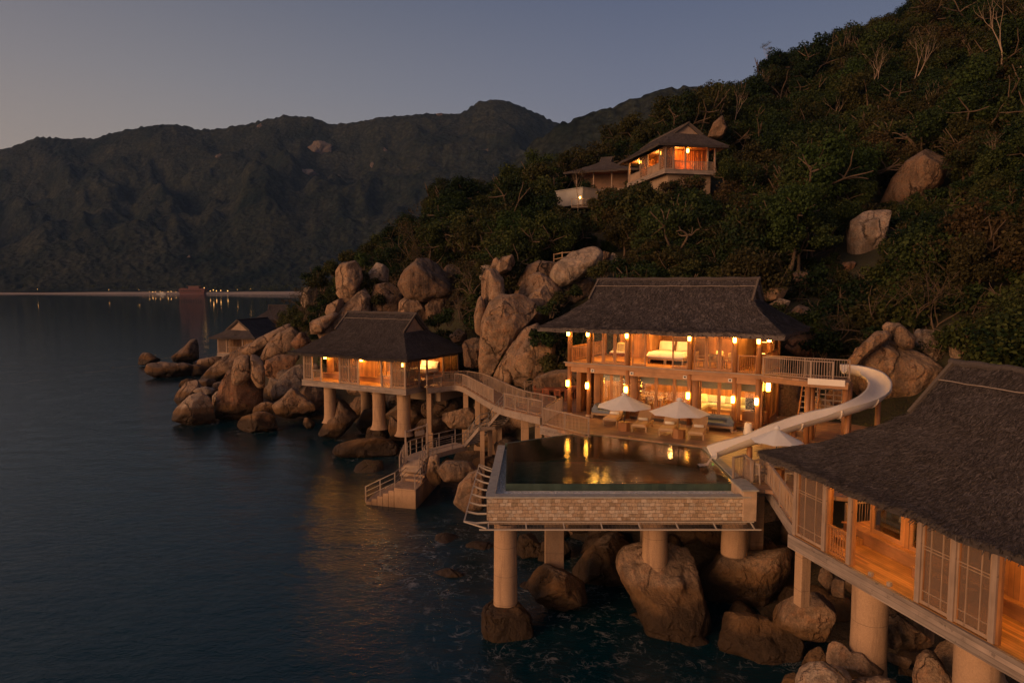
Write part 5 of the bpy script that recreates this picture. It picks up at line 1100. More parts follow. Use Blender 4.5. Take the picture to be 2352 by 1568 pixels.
def curtain(root, p, q, z0, z1):
    p = np.array(p, float); q = np.array(q, float); n = 80; s = np.linspace(0, 1, n); d = q-p; nn = np.array([-d[1], d[0]])/np.linalg.norm(d)
    w = (.07*np.sin(s*np.linalg.norm(d)*22)+.03*np.sin(s*61))[:, None]; XY = p+d*s[:, None]+nn*w; m = MB(); m.grid(np.stack([np.c_[XY, np.full(n, z0)], np.c_[XY, np.full(n, z1)]], 0)); return m.build('curtain', M['curtain'], root, smooth=True)
curtain(hv, (HL-1.7, ys[0]-.6), (HL-1.7, HD-.4), .05, H-.05); curtain(hv, (.6, 1.8), (HL-2.0, 1.8), .05, H-.05)
m = MB(); m.box(.2, HL-2, HD-.3, HD-.2, 0, H); m.build('back_wall', M['timber_wall'], hv)
for x, y in ((HF.ux(1466, -.05, 2.3), .25), (HF.ux(1511, -.05, 2.3), .25)): lantern(hv, x, y, 2.3, .28, .42)
lantern(hv, HL-.25, HF.vy(1581, HL-.1, 2.3), 2.35, .28, .44)
bulb((xs[1]+1.2, .8, 2.3), 90, hv); bulb((xs[3]+1.4, .8, 2.3), 90, hv); bulb((HL-.9, 3.4, .5), 60, hv, (1, .3, .06)); bulb((HL-.9, 2.0, 2.3), 60, hv)
def small_roof(name, label, X, Y, z, yaw, L, D, seed, hgt=3.0, walls=True, o=1.2, ri=1.8, lampx=None):
    r = empty(name, (X, Y, z), yaw, label, 'pavilion'); roof(r, L, D, o, 2.6, ri, 2.6+hgt, tg=.75, dens=22, seed=seed, tl=(.3, .6), pole=False)
    base_wood(r, L, D, .4)
    for x in (.1, L/3, 2*L/3, L-.1):
        for y in (.1, D-.1): post(r, x, y, 0, 2.7, .16)
    m = MB(); m.box(.6, L-.3, D*.45, D*.45+.1, 0, 2.6); m.build('inner_wall', M['darkwood'], r)
    m = MB(); m.box(0, L, .05, D, 2.62, 2.68); m.build('ceiling', M['ceiling'], r); return r
p = aty(1322, 437, 108); hs = small_roof('hilltop_pavilion', 'small unlit thatched pavilion beside the hilltop villa', p[0], p[1], p[2], -.35, 8.5, 6, 14, 2.6, o=1.6, ri=3.4)
p = aty(1145, 478, 132); small_roof('hilltop_pavilion', 'thatched roof tip just showing over the trees farther round the hill', p[0], p[1], p[2], -.2, 7, 5, 15, 2.6)
p0, p1 = aty(1277, 462, 101), aty(1338, 455, 97)
pw = empty('terrace_pool', p0, math.atan2(p1[1]-p0[1], p1[0]-p0[0]), 'pale concrete plunge pool box on the terrace below the hilltop pavilion', 'plunge pool')
l = np.linalg.norm((p1-p0)[:2]); m = MB(); m.box(0, l, 0, 3.2, -.9, 1.35); m.build('pool_wall', M['grey_plaster'], pw); m = MB(); m.box(-.1, l+.1, -.12, 3.3, 1.35, 1.47); m.build('coping', M['coping'], pw)
p0 = aty(1313, 474, 95); tr = empty('hill_terrace', p0, -.25, 'small railed timber terrace with one lamp under the plunge pool', 'terrace'); m = MB(); m.box(0, 2.9, 0, 2.0, -.2, 0); m.build('terrace_deck', M['deck'], tr); railing('railing', [(0, .05, 0), (2.9, .05, 0)], tr, 1.0, .3, post=1.4); lantern(tr, 1.15, -.05, 1.15, .2, .24, 'terrace_lamp')
# the gable faces the camera: local x runs away from it
GY = 1.35
GF = Fr(-46.2, 106.0, 3.58, GY); gl, gd = 10.0, 6.6
GF = Fr(*(np.array(aty(583, 815, 109))[:2]), 3.58, GY)
gp = empty('grey_pavilion', GF.o, GF.yaw, 'unlit grey thatched pavilion at the water edge of the headland', 'pavilion')
roof(gp, gl, gd, .9, 2.55, .7, 5.3, tg=.5, dens=26, seed=17, tl=(.3, .6), pole=False)
base_wood(gp, gl, gd, .6)
m = MB(); m.box(0, gl, .05, gd, 2.5, 2.56); m.build('ceiling', M['ceiling'], gp)
for y in (.1, 2.0, 4.9, gd-.1): post(gp, .08, y, 0, 2.5, .16)
lattice(gp, .08, gd-2.15, 0, 1.95, 2.5, rz=math.pi/2); railing('railing', [(.08, .2, 0), (.08, 4.85, 0)], gp, .95, .3, post=9, pr=.03)
m = MB(); m.box(1.8, 1.9, .2, gd-.2, 0, 2.5); m.build('inner_wall', M['timber_wall_y'], gp)
for y in (.6, gd-.8): pier(gp, .6, y, -.6, -5, .35); pier(gp, gl-1, y, -.6, -5, .35)
p = aty(632, 768, 125); small_roof('grey_pavilion', 'second grey thatched roof behind the headland rock slope', p[0]-4, p[1]+2, p[2], .2, 7, 5, 19, 2.6)
# ---------------------------------------------------------------- pool terrace deck
W2 = lambda px, py, z=DZ: tuple(atz(px, py, z)[:2])
VB = lambda u, v: tuple(VF.W(u, v)[:2])
railL, railR = np.array(W2(1244, 976)), np.array(W2(1357, 1002))
pb = np.array(W2(1327, 995, 6.03)); wr = np.array(W2(1608.5, 1029.4, 6.03)); wrf = np.array(W2(1686, 1108, 6.03))
wtop = np.array(W2(1291, 948)); bdk = np.array(W2(1244, 956))
poly = [tuple(railL), (railR[0]-.25, railR[1]-.15), tuple(pb+np.array([.35, .1])), tuple(wr+np.array([.1, .12])), tuple(wrf+np.array([.42, .0])), (10.25, 27.75), (13.4, 26.6), (22, 30), (26, 38), VB(VL+5, 6), VB(VL, 6.6), VB(-.4, 6.6), VB(-4.6, 5.0), VB(-4.2, 1.0), tuple(bdk), tuple(wtop)]
# planks run along the villa front: build in the villa's frame
deck_m = MB(); deck_m.prism([tuple(VF.loc(np.array([*p, DZ]))[:2]) for p in poly], -.16, 0.0)
o = deck_m.build('timber_deck', M['deck'], loc=VF.o, rz=VF.yaw); tag(o, kind='structure')
dk = empty('deck_edge', (railL[0], railL[1], DZ), 0, 'weathered railing and fascia round the seaward corner of the pool deck', 'railing')
L0 = lambda p, z=0: (p[0]-railL[0], p[1]-railL[1], z)
railing('railing', [L0(wtop), (.06, .12, 0), L0(railR-np.array([.12, 0])+np.array([0, .08]))], dk, 1.03, .115, 'grey_post', 1.7)
m = MB(); m.beam((-.05, -.05, -.27), (*L0(railR)[:2], -.27), .12, .5); m.beam((-.05, -.02, -.28), (*L0(wtop)[:2], -.28), .11, .5); m.build('fascia_beam', M['grey_plank'], dk)
for px, py in ((1250, 985), (1268, 990), (1300, 997), (1228, 965)):
    p = np.array(W2(px, py, DZ)); p = p+np.array([.25, .5]); pq = L0(p); pr = MB(); pr.box(-.2, .2, -.2, .2, -8, -.5); pr.build('support_post', M['column'], dk, loc=(pq[0], pq[1], 0))
# rail by the near pavilion and its footbridge
g0, g1, g2, g3 = [np.array(W2(x, y)) for x, y in ((1683, 1104), (1709, 1098), (1727, 1112), (1757, 1106))]
fb = empty('footbridge', (*g2, DZ), 0, 'short weathered footbridge with railings from the pool deck to the nearest pavilion', 'footbridge')
K = lambda p, z=0: (p[0]-g2[0], p[1]-g2[1], z)
pe = NP.W(-.15, .35, 0); pe2 = NP.W(-.15, 2.0, 0)
railing('railing', [K(g0), K(g1), (0, 0, 0), K(g3), (pe[0]-g2[0], pe[1]-g2[1], pe[2]-DZ)], fb, 1.03, .12, 'grey_post', 1.9)
q3 = np.array([13.0, 28.4]); m = MB()
P0 = np.array([*K(g2), 0]) if 0 else np.array([0., -.1, -.02]); pts = [P0, np.array([*K(g3)[:2], -.02])+[0, -.06, 0], np.array([pe[0]-g2[0], pe[1]-g2[1]-.1, pe[2]-DZ-.02])]
bk = [np.array([1.0, 1.8, -.02]), np.array([*K(g3)[:2], -.02])+[.8, 1.5, 0], np.array([pe2[0]-g2[0], pe2[1]-g2[1], pe2[2]-DZ-.02])]
V = pts+bk+[p-[0, 0, .14] for p in pts+bk]; m.add(V, [(0, 1, 4, 3), (1, 2, 5, 4), (9, 10, 7, 6), (10, 11, 8, 7), (0, 6, 7, 1), (1, 7, 8, 2), (3, 4, 10, 9), (4, 5, 11, 10), (0, 3, 9, 6), (2, 8, 11, 5)]); m.build('bridge_deck', M['deck'], fb)
m = MB(); m.beam(pts[0]+[0, -.06, -.28], pts[1]+[0, -.06, -.28], .1, .48); m.beam(pts[1]+[0, -.06, -.28], pts[2]+[0, -.06, -.28], .1, .48); m.build('fascia_beam', M['grey_plank'], fb)
for px, w in ((1735, .3),):
    p = aty(px, 1180, 31.6 if w > .25 else 28.6)[:2]; m = MB(); m.box(-w, w, -w, w, -8, -.55); m.build('support_post', M['column'], fb, loc=(p[0]-g2[0], p[1]-g2[1], 0))
# ---------------------------------------------------------------- infinity pool
xL, xR, yF, yB = -1.02, 9.75, 27.23, 36.1
wl = -.27; wy = 28.72      # water edge on the sea side
pool = empty('infinity_pool', (xL, yF, 4.93), 0, 'raised infinity pool with sandstone front wall on concrete columns', 'pool')
Q = lambda x, y, z: (x-xL, y-yF, z-4.93)
lb = np.array([wl, 36.15])
water_poly = [(wl, wy), (9.62, wy), tuple(wrf+[-.02, 0]), tuple(wr), tuple(pb), tuple(lb)]
def pp(mb, poly, z0, z1): mb.prism([(x-xL, y-yF) for x, y in poly], z0-4.93, z1-4.93)
m = MB(); m.box(0, xR-xL+.02, 0, .3, 0, .93); m.build('front_wall', M['masonry'], pool)
m = MB(); m.add([Q(xL-.02, yF+.02, 4.93), Q(xL+.28, yF+.3, 4.93), Q(xL+.6, 36.1, 4.93), Q(xL+.27, 36.2, 4.93), Q(xL-.02, yF+.02, 5.86), Q(xL+.28, yF+.3, 5.86), Q(xL+.6, 36.1, 5.86), Q(xL+.27, 36.2, 5.86)], [(0, 3, 2, 1), (4, 5, 6, 7), (0, 1, 5, 4), (1, 2, 6, 5), (2, 3, 7, 6), (3, 0, 4, 7)]); m.build('side_wall', M['masonry'], pool)
m = MB(); m.box(-.05, xR-xL+.0, -.05, .36, .935, 1.0); m.add([Q(xL-.05, yF+.36, 5.865), Q(xL+.33, yF+.36, 5.865), Q(xL+.66, 36.15, 5.865), Q(xL+.26, 36.2, 5.865), Q(xL-.05, yF+.36, 5.93), Q(xL+.33, yF+.36, 5.93), Q(xL+.66, 36.15, 5.93), Q(xL+.26, 36.2, 5.93)], [(0, 3, 2, 1), (4, 5, 6, 7), (0, 1, 5, 4), (1, 2, 6, 5), (2, 3, 7, 6), (3, 0, 4, 7)]); m.build('coping', M['coping'], pool)
m = MB(); pp(m, [(xL+.2, yF+.2), (9.7, yF+.2), (9.7, wy+.05), (wl+.02, wy+.05), (lb[0]+.02, lb[1]), (xL+.5, 36.1)], 5.2, 5.70); m.build('pebble_channel', M['pebble'], pool)
# white pebbles heaped loosely in the channel
rg = np.random.default_rng(3); V, Fc = ICO[3]; V0, F0 = _ico(1); m = MB()
for k in range(900):
    if k < 620: x, y = rg.uniform(xL+.4, 9.6), yF+.42+abs(rg.normal(0, .22))
    else: t = rg.random(); y = yF+.5+t*8.2; x = xL+.42+.3*t*(1)+rg.random()*.3
    r = rg.uniform(.025, .06); m.add(V0*r*np.array([1, 1, .6])+Q(x, y, 5.72), F0)
m.build('loose_pebbles', M['pebble'], pool)
m = MB(); wp = [np.array(p) for p in water_poly]
def strip(a, b, w, z0, z1): m.beam((a[0]-xL, a[1]-yF, (z0+z1)/2-4.93), (b[0]-xL, b[1]-yF, (z0+z1)/2-4.93), w, z1-z0)
strip(wp[0]+[0, .16], wp[1]+[0, .16], .32, 5.3, 6.015); strip(wp[0]+[.16, 0], wp[5]+[.16, 0], .32, 5.3, 6.013)
m.build('overflow_wall', M['tile'], pool)
m = MB(); pp(m, [(wl+.3, wy+.3), (9.6, wy+.3), tuple(wrf), tuple(wr), tuple(pb), (lb[0]+.3, lb[1])], 4.6, 4.72); m.build('pool_floor', M['pool_floor'], pool)
m = MB(); strip(wp[2]+[.1, 0], wp[3]+[.1, 0], .2, 4.7, 6.02); strip(wp[3]+[0, .1], wp[4]+[0, .1], .2, 4.7, 6.02); strip(wp[4]+[-.05, .1], wp[5]+[-.05, .1], .2, 4.7, 6.012); m.build('inner_wall', M['tile'], pool)
m = MB(); m.box(.05, xR-xL-.05, .32, 9.2, -.3, .02); m.build('floor_slab', M['concrete'], pool)
m = MB(); pc = np.array([9.58, 28.2]); m.prism([Q(9.42, 27.18, 0)[:2], Q(9.98, 27.18, 0)[:2], Q(9.98, 28.75, 0)[:2], Q(9.42, 28.75, 0)[:2]], -.03, 1.22); m.build('corner_pier', M['concrete'], pool, bevel=.02)
m = MB(); m.prism([Q(9.36, 27.12, 0)[:2], Q(10.04, 27.12, 0)[:2], Q(10.04, 28.78, 0)[:2], Q(9.36, 28.78, 0)[:2]], 1.225, 1.29); m.build('pier_cap', M['coping'], pool)
m = MB(); a, b = wrf+[.28, -.0], wr+[.3, .12]; m.beam((a[0]-xL, a[1]-yF, 1.13), (b[0]-xL, b[1]-yF, 1.13), .36, .06); m.build('landward_coping', M['coping'], pool)
p = atz(1640, 1066, 5.9); m = MB(); m.cyl(Q(*(p+[-.03, 0, 0])), Q(*(p+[.0, .02, 0])), .06); m.build('underwater_lamp', M['pool_light'], pool)
for px, py, zt, Y, r, sq, z0 in ((1161, 1215, 4.6, 27.9, .49, False, -.6), (1505, 1215, 4.6, 28.9, .53, False, 1.9), (1687, 1215, 4.6, 30.0, .55, False, 2.4), (1273, 1213, 4.6, 30.4, .42, True, -.8)):
    c = aty(px, py, Y); hh = 4.63-z0; q = MB()
    if sq: q.box(-r, r, -r, r, z0-4.93, -.3); q.build('column', M['column'], pool, loc=(c[0]-xL, c[1]-yF, 0), bevel=.03)
    else:
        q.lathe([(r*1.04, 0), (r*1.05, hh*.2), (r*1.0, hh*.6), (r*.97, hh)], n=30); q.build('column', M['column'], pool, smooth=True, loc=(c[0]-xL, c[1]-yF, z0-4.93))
for x, y, r, z0 in ((7.0, 34, .45, 0),):
    q = MB(); q.cyl((0, 0, z0-4.93), (0, 0, -.3), r, n=18); q.build('column', M['column'], pool, smooth=True, loc=(x-xL, y-yF, 0))
# water
def _poolw():
    g = G('pool_water'); p = g.pos(); a = g.noise(p, 1.9, 4, .6, .6); b = g.noise(p, 6.5, 3, .6)
    nrm = g.bump(g.m('ADD', g.m('MULTIPLY', a, .55), g.m('MULTIPLY', b, .42)), .32, .04)
    n2 = g.noise(p, .8, 3); f = g.n('Fresnel', {'IOR': 1.33, 'Normal': nrm}); gl = g.n('BsdfGlossy', {'Color': (1, 1, 1), 'Roughness': .012, 'Normal': nrm})
    tr = g.n('BsdfTransparent', {'Color': g.mix(n2, (.16, .50, .44), (.22, .62, .54))}); mx = g.n('MixShader', {0: g.m('MULTIPLY', f, .95)}); g.set(mx.inputs[1], tr.outputs[0]); g.set(mx.inputs[2], gl.outputs[0]); return g.out(mx.outputs[0])
m = MB(); z = 6.03; m.add([(x, y, z) for x, y in water_poly], [tuple(range(len(water_poly)))]); o = m.build('pool_water', _poolw()); tag(o, kind='structure')
M['spray'] = _screen('white_spray', (.7, .66, .62), .45)
m = MB(); e = Cc[-1]; n = 9; rows = []
for k in range(n):
    t = k/(n-1); c = np.array([e[0]-.05-.75*t, e[1]-.15*t, e[2]+.01-(e[2]-6.05)*min(1, t*2.6)**1.3]); w = .10+.12*t
    rows.append([c+np.array([0, s_*w, .05*(1-s_*s_)+.03*math.sin(k*3+s_*5)]) for s_ in np.linspace(-1, 1, 7)])
m.grid(np.array(rows)); o = m.build('water_jet', M['spray'], smooth=True); tag(o, 'thin white jet of water running from the slide end into the pool', 'water jet')
# net catwalk under the front wall and on the sea side
nt = empty('safety_net', (xL, yF, 4.85), 0, 'steel framed safety net slung along the foot of the sandstone pool wall', 'safety net')
def outY(py, z): return atz(1300, py, z)[1]
yo = outY(1216, 4.72)-yF
m = MB(); m.beam((-.3, yo, -.13), (11.05, yo, -.13), .05); m.beam((.0, -.06, .03), (10.9, -.06, .03), .04)
for k in range(8): x = .05+k*1.53; m.beam((x, -.04, .02), (x+.02, yo, -.13), .045)
m.build('frame', M['rope'], nt)
m = MB()
for k in range(72): x = k*.152+.05; m.tube([(x, -.05, .02), (x+.04, yo*.55, -.14), (x+.02, yo, -.13)], .006, 4, cap=False)
for k in range(1, 6): m.tube([(0.05+j*.9, -.05+(yo+.05)*k/6, .02-.16*math.sin(math.pi*k/6*.9)+.015*math.sin(j*5+k)) for j in range(13)], .006, 4, cap=False)
m.build('mesh_netting', M['pole'], nt)
ln = [atz(x, y, 4.8) for x, y in ((1101, 1066), (1066, 1197), (1117, 1213), (1132, 1060))]
sn = empty('rope_net_ladder', ln[1], 0, 'open rope ladder net stretched along the seaward side of the pool', 'safety net')
A, Bq = ln[0]-ln[1], np.zeros(3); inA = np.array([xL+.2, 35.2, 4.8])-ln[1]; inB = np.array([xL-.0, yF+.1, 4.8])-ln[1]
m = MB(); m.beam(A, Bq, .05); m.beam(Bq, ln[2]-ln[1], .05); m.beam(A, inA, .04); m.build('frame', M['rope'], sn)
m = MB()
for k in range(0, 8):
    t = k/7.3; a, b = Bq+(A-Bq)*t, inB+(inA-inB)*t; m.tube([a, (a+b)/2-[0, 0, .05], b], .045, 6)
m.build('rope_rung', M['rope'], sn)
# ---------------------------------------------------------------- curved boardwalk
fe = [atz(*p) for p in ((981, 890, 5.7), (1020, 886, 5.7), (1050, 882, 5.72), (1068, 888, 5.74), (1090, 901, 5.8), (1115, 916, 5.88), (1138, 929, 5.95), (1160, 938, 6.0), (1200, 947, 6.05), (1244, 957, 6.06))]
fe = np.array(fe); s = np.r_[0, np.cumsum(np.linalg.norm(np.diff(fe, axis=0), axis=1))]; S = np.linspace(0, s[-1], 60); fe = np.stack([np.interp(S, s, fe[:, k]) for k in range(3)], 1)
for _ in range(6): fe[1:-1] = (fe[:-2]+2*fe[1:-1]+fe[2:])/4
T = np.gradient(fe, axis=0); nrm = np.stack([-T[:, 1], T[:, 0], 0*T[:, 0]], 1); nrm /= np.linalg.norm(nrm, axis=1, keepdims=True)
be = fe+nrm*1.9; O = fe[0].copy(); bw = empty('boardwalk', O, 0, 'curved timber boardwalk with twig railings linking the sea pavilion to the pool deck', 'boardwalk')
f0, b0 = fe-O, be-O; dz = np.array([0, 0, 1.])
m = MB(); m.grid(np.stack([f0, b0], 1)[:, ::-1]); m.grid(np.stack([f0-dz*.12, b0-dz*.12], 1)); m.grid(np.stack([f0, f0-dz*.12], 1)); m.grid(np.stack([b0, b0-dz*.12], 1)[:, ::-1]); m.build('walk_deck', M['deck'], bw)
m = MB()
for e, sg in ((f0, -1), (b0, 1)): q = e+nrm*sg*.05; r_ = q+nrm*sg*.07; m.grid(np.stack([q-dz*.03, q-dz*.5], 1)); m.grid(np.stack([r_-dz*.03, r_-dz*.5], 1)); m.grid(np.stack([q-dz*.03, r_-dz*.03], 1)); m.grid(np.stack([q-dz*.5, r_-dz*.5], 1))
m.build('fascia_beam', M['grey_wood'], bw)
i_st = int(np.argmin([abs(proj(p)[0]-1140) for p in fe])); i_en = int(np.argmin([abs(proj(p)[0]-1158) for p in fe]))
railing('railing', [tuple(p) for p in f0[0:i_st+1:4]+nrm[0:i_st+1:4]*.06], bw, 1.02, .105, 'grey_post', 3.0); railing('railing', [tuple(p) for p in f0[i_en::4]+nrm[i_en::4]*.06], bw, 1.02, .105, 'grey_post', 3.0)
railing('railing', [tuple(p) for p in b0[5::4]-nrm[5::4]*.06], bw, 1.02, .115, 'grey_post', 3.0)
for px, yb, r in ((991, 0, .2), (1010, 1.6, .2), (1059, .3, .22), (1084, .3, .22), (1117, .4, .2), (1189, .45, .26), (1223, .5, .2)):
    k = int(np.argmin([abs(proj(p)[0]-px) for p in fe])); p = f0[k]+nrm[k]*(.3+yb*.7); m = MB(); m.box(-r, r, -r, r, -7, -.14); o = m.build('support_post', M['column'], bw, loc=tuple(p), bevel=.02)
    q = MB(); q.box(-r*1.5, r*1.5, -r*1.5, r*1.5, -7.1, -4.6+.6*((k*7) % 3)); q.build('post_footing', M['column'], o)
# rail of the dining terrace
tr = [np.array([*W2(x, y), DZ]) for x, y in ((1205, 905), (1240, 902), (1290, 893))]; rb = empty('terrace_railing', tr[0], 0, 'twig railing behind the outdoor dining table', 'railing')
railing('railing', [tuple(p-tr[0]) for p in tr], rb, 1.0, .13, 'grey_post', 2.2)
# ---------------------------------------------------------------- steel stairs, walkway and jetty
st = empty('steel_stairs', atz(1110, 980, 4.2), 0, 'steel stairs in two flights with pipe railings from boardwalk down to the walkway', 'stairs'); O = np.array(st.location)
top, ld1, ld2, bot = atz(1157, 936, 6.0)-O, atz(1122, 977, 4.2)-O, atz(1101, 983, 4.2)-O, atz(1066, 1024, 2.55)-O
def flight(a, b, w, n, name):
    a, b = np.array(a), np.array(b); d = b-a; h = np.array([d[0], d[1], 0]); h /= np.linalg.norm(h); s_ = np.array([-h[1], h[0], 0])
    s_ = s_ if s_[1] > 0 else -s_; m = MB(); m.beam(a, b, .06, .24); m.beam(a+s_*w, b+s_*w, .06, .24); m.build('stringer', M['grey_wood'], st); m = MB()
    for k in range(n): c = a+d*(k+.5)/n; m.beam(c+s_*.04, c+s_*(w-.04), .27, .05)
    m.build('tread', M['stair'], st)
    m = MB()
    for off in (0, w):
        p, q = a+s_*off, b+s_*off
        for hh in (.95, .62, .32): m.tube([p+dz*hh, q+dz*hh], .022 if hh < .9 else .03, 6)
        for k in range(4): c = p+(q-p)*k/3; m.tube([c, c+dz*.97], .026, 6)
    m.build('railing', M['metal'], st); return s_
s1 = flight(top, ld1, 1.15, 8, 'a'); s2 = flight(ld2, bot, 1.15, 8, 'b')
m = MB(); c0 = [ld2+[-.1, -.05, 0], ld1+[.1, -.05, 0], ld1+s1*1.25, ld2+s1*1.25]; m.prism([tuple(p[:2]) for p in c0], -.2, -.02); m.build('landing', M['concrete'], st)
m = MB()
for hh in (.95, .62, .32): m.tube([ld2+dz*hh, ld1+dz*hh], .025, 6)
m.build('railing', M['metal'], st)
for p, zb in ((ld1+[.1, .2, 0], -5), (ld1+s1*.9, -5), (ld2+[.2, .3, 0], -5), (bot+[.25, .2, -1.6], -3.5), (bot+[.25, 1.0, -1.6], -3.5), (bot+[.9, .4, -1.6], -3.5)):
    m = MB(); m.box(-.16, .16, -.16, .16, p[2]+zb, p[2]-.2); m.build('support_post', M['column'], st, loc=(p[0], p[1], 0))
jt = empty('concrete_jetty', atz(930, 1120, 1.3), 0, 'curved concrete walkway ending in a stepped jetty with pipe railings at the water', 'jetty'); O = np.array(jt.location)
wk = [(1073, 1023, 2.5, 1), (1040, 1031, 2.45, 1), (1003, 1041, 2.4, 1), (985, 1047, 2.4, 1), (975, 1056, 2.35, 1), (969, 1070, 2.1, 1), (963, 1085, 1.75, 1)]
ri = np.array([atz(a, b, z) for a, b, z, _ in wk])-O; T = np.gradient(ri, axis=0); T[:, 2] = 0; T /= np.linalg.norm(T, axis=1, keepdims=True); nr = np.stack([T[:, 1], -T[:, 0], 0*T[:, 0]], 1); lf = ri+nr*1.5*np.where((nr@np.array([-.5, .85, 0]) > 0), 1, -1)[:, None]
m = MB(); m.grid(np.stack([ri, lf], 1)); m.grid(np.stack([ri-dz*.35, lf-dz*.35], 1)); m.grid(np.stack([ri, ri-dz*.35], 1)); m.grid(np.stack([lf, lf-dz*.35], 1)); m.build('walkway', M['concrete'], jt)
C = [atz(*p)-O for p in ((905, 1120, 1.3), (955, 1125, 1.3), (981, 1095, 1.3), (917, 1097, 1.3))]
def slab(P, z0, z1, name, mat='column'): m = MB(); m.prism([tuple(p[:2]) for p in P], z0, z1); return m.build(name, M[mat], jt, bevel=.04)
far = atz(1012, 1072, 1.3)-O
slab([C[0], C[1], atz(1010, 1068, 1.3)-O, atz(955, 1058, 1.3)-O], -2.6, 0, 'jetty_block')
d = (C[3]-C[2]); b_ = (C[2]-C[1])
for k in range(4): t = .55+k*.22; slab([C[0]+b_*(t)+d*.0+[.25, 0, 0], C[1]+b_*t, C[1]+b_*1.9, C[0]+b_*1.9+[.25, 0, 0]], -.02, .16+k*.16, 'step')
out = (C[0]-C[1]); out /= np.linalg.norm(out)
for k in range(5): slab([C[0]+out*(k*.42), C[0]+out*((k+1)*.42), C[0]+out*((k+1)*.42)+b_*.75, C[0]+out*(k*.42)+b_*.75], -2.6, -.22*(k+1), 'step')
def prail(pts, hts=(1.0, .66, .33), n=2, name='railing', r=.03, mat='grey_wood'):
    m = MB()
    for p, q in zip(pts[:-1], pts[1:]):
        p, q = np.array(p, float), np.array(q, float)
        for hh in hts: m.tube([p+dz*hh, q+dz*hh], r if hh > .9 else r*.7, 6)
        for k in range(n+1): c = p+(q-p)*k/n; m.beam(c-dz*.05, c+dz*1.02, .07)
    return m.build(name, M[mat], jt)
prail([C[1]+[-.06, .06, 0], C[1]+b_*1.0+[-.1, 0, 0]]); prail([C[1]+b_*1.0+[-.1, 0, 0], ri[-1]+[0, 0, -.0], ri[-3], ri[-4], ri[-5], ri[0]], n=2)
prail([lf[0], lf[2], lf[3], lf[4], lf[5], lf[6]], n=2); prail([C[0]+[.05, .05, 0], C[0]+out*2.1-dz*1.1], n=2); prail([C[0]+[.05, .05, 0], C[0]+[.05, .05, 0]+(C[1]-C[0])*.5+b_*.35] if 0 else [C[0]+[.05, .05, 0], C[0]+b_*1.0+[.1, 0, 0], lf[6]], n=2)
m = MB(); pA, pB = atz(904, 1120, 1.3)-O+[.0, 1.6, 0], atz(939, 1108, 1.3)-O+[.1, .2, 0]
pA, pB = C[0]+b_*.95, C[0]+b_*1.05+[1.35, .6, 0]
m.beam(pA, pA+dz*3.2, .12); m.beam(pB, pB+dz*3.5, .12); m.beam(pA+dz*3.05, pB+dz*3.4, .09); m.build('gate_frame', M['grey_post'], jt)
m = MB(); c = pA+(pB-pA)*.65; m.beam(c+dz*2.85-(pB-pA)*.2, c+dz*2.9+(pB-pA)*.22, .05, .34); m.tube([c+dz*3.0-(pB-pA)*.15, c+dz*3.22-(pB-pA)*.15], .01, 4); m.tube([c+dz*3.0+(pB-pA)*.15, c+dz*3.3+(pB-pA)*.15], .01, 4); m.build('hanging_signboard', M['grey_wood'], jt)
# ---------------------------------------------------------------- things on the deck
def lounger(label, loc, rz):
    r = empty('sun_lounger', loc, rz, label, 'sun lounger', 'sun loungers in a row by the pool')
    m = MB()
    for sx in (-1, 1): m.box(sx*.32-.03, sx*.32+.03, -1.0, .95, .27, .34)
    for y in (-.98, -.2, .5, .92): m.box(-.30, .30, y-.03, y+.03, .275, .33)
    m.build('frame', M['teak'], r)
    for sx in (-1, 1):
        for y in (-.85, .75): q = MB(); q.box(sx*.31-.03, sx*.31+.03, y-.035, y+.035, 0, .272); q.build('leg', M['teak'], r)
    q = MB(); q.box(-.31, .31, -1.02, .25, .335, .43); q.build('seat_cushion', M['tan_cloth'], r, bevel=.035)
    q = MB(); q.beam((0, .22, .39), (0, .92, .84), .62, .1, up=(0, 0, 1)); q.build('back_cushion', M['tan_cloth'], r, bevel=.035)
    q = MB(); q.tube([(-.28, .55, .34), (-.28, .86, .74)], .02, 6); q.tube([(.28, .55, .34), (.28, .86, .74)], .02, 6); q.build('back_prop', M['teak'], r)
    return r
LG = [(1404, 975, 'sun lounger nearest the railing, left of the first parasol base'), (1470, 990, 'sun lounger just right of the first parasol base'), (1532, 1000, 'sun lounger just left of the second parasol base'), (1600, 1008, 'sun lounger nearest the slide, right of the second parasol base')]
for k, (px, py, lb) in enumerate(LG):
    p = atz(px, py, DZ); rz = -.40; dr = np.array([-math.sin(rz), math.cos(rz), 0]); loc = p+dr*.7+np.array([0, 0, .004]); lounger(lb, loc, rz).scale = (1.28, 1.12, 1.1)
    c = loc+dr*.1; ax = np.array([math.cos(rz), math.sin(rz), 0]); m = MB(); m.tube([-ax*.27, -ax*.25, ax*.25, ax*.27], [.05, .085, .085, .05], 12); o = m.build('rolled_towel', M['towel'], smooth=True, loc=tuple(c+[0, 0, .575]))
    tag(o, 'rolled white towel on the '+('lounger nearest the railing', 'second lounger from the railing', 'third lounger from the railing', 'lounger nearest the slide')[k], 'towel', 'rolled towels on the sun loungers')
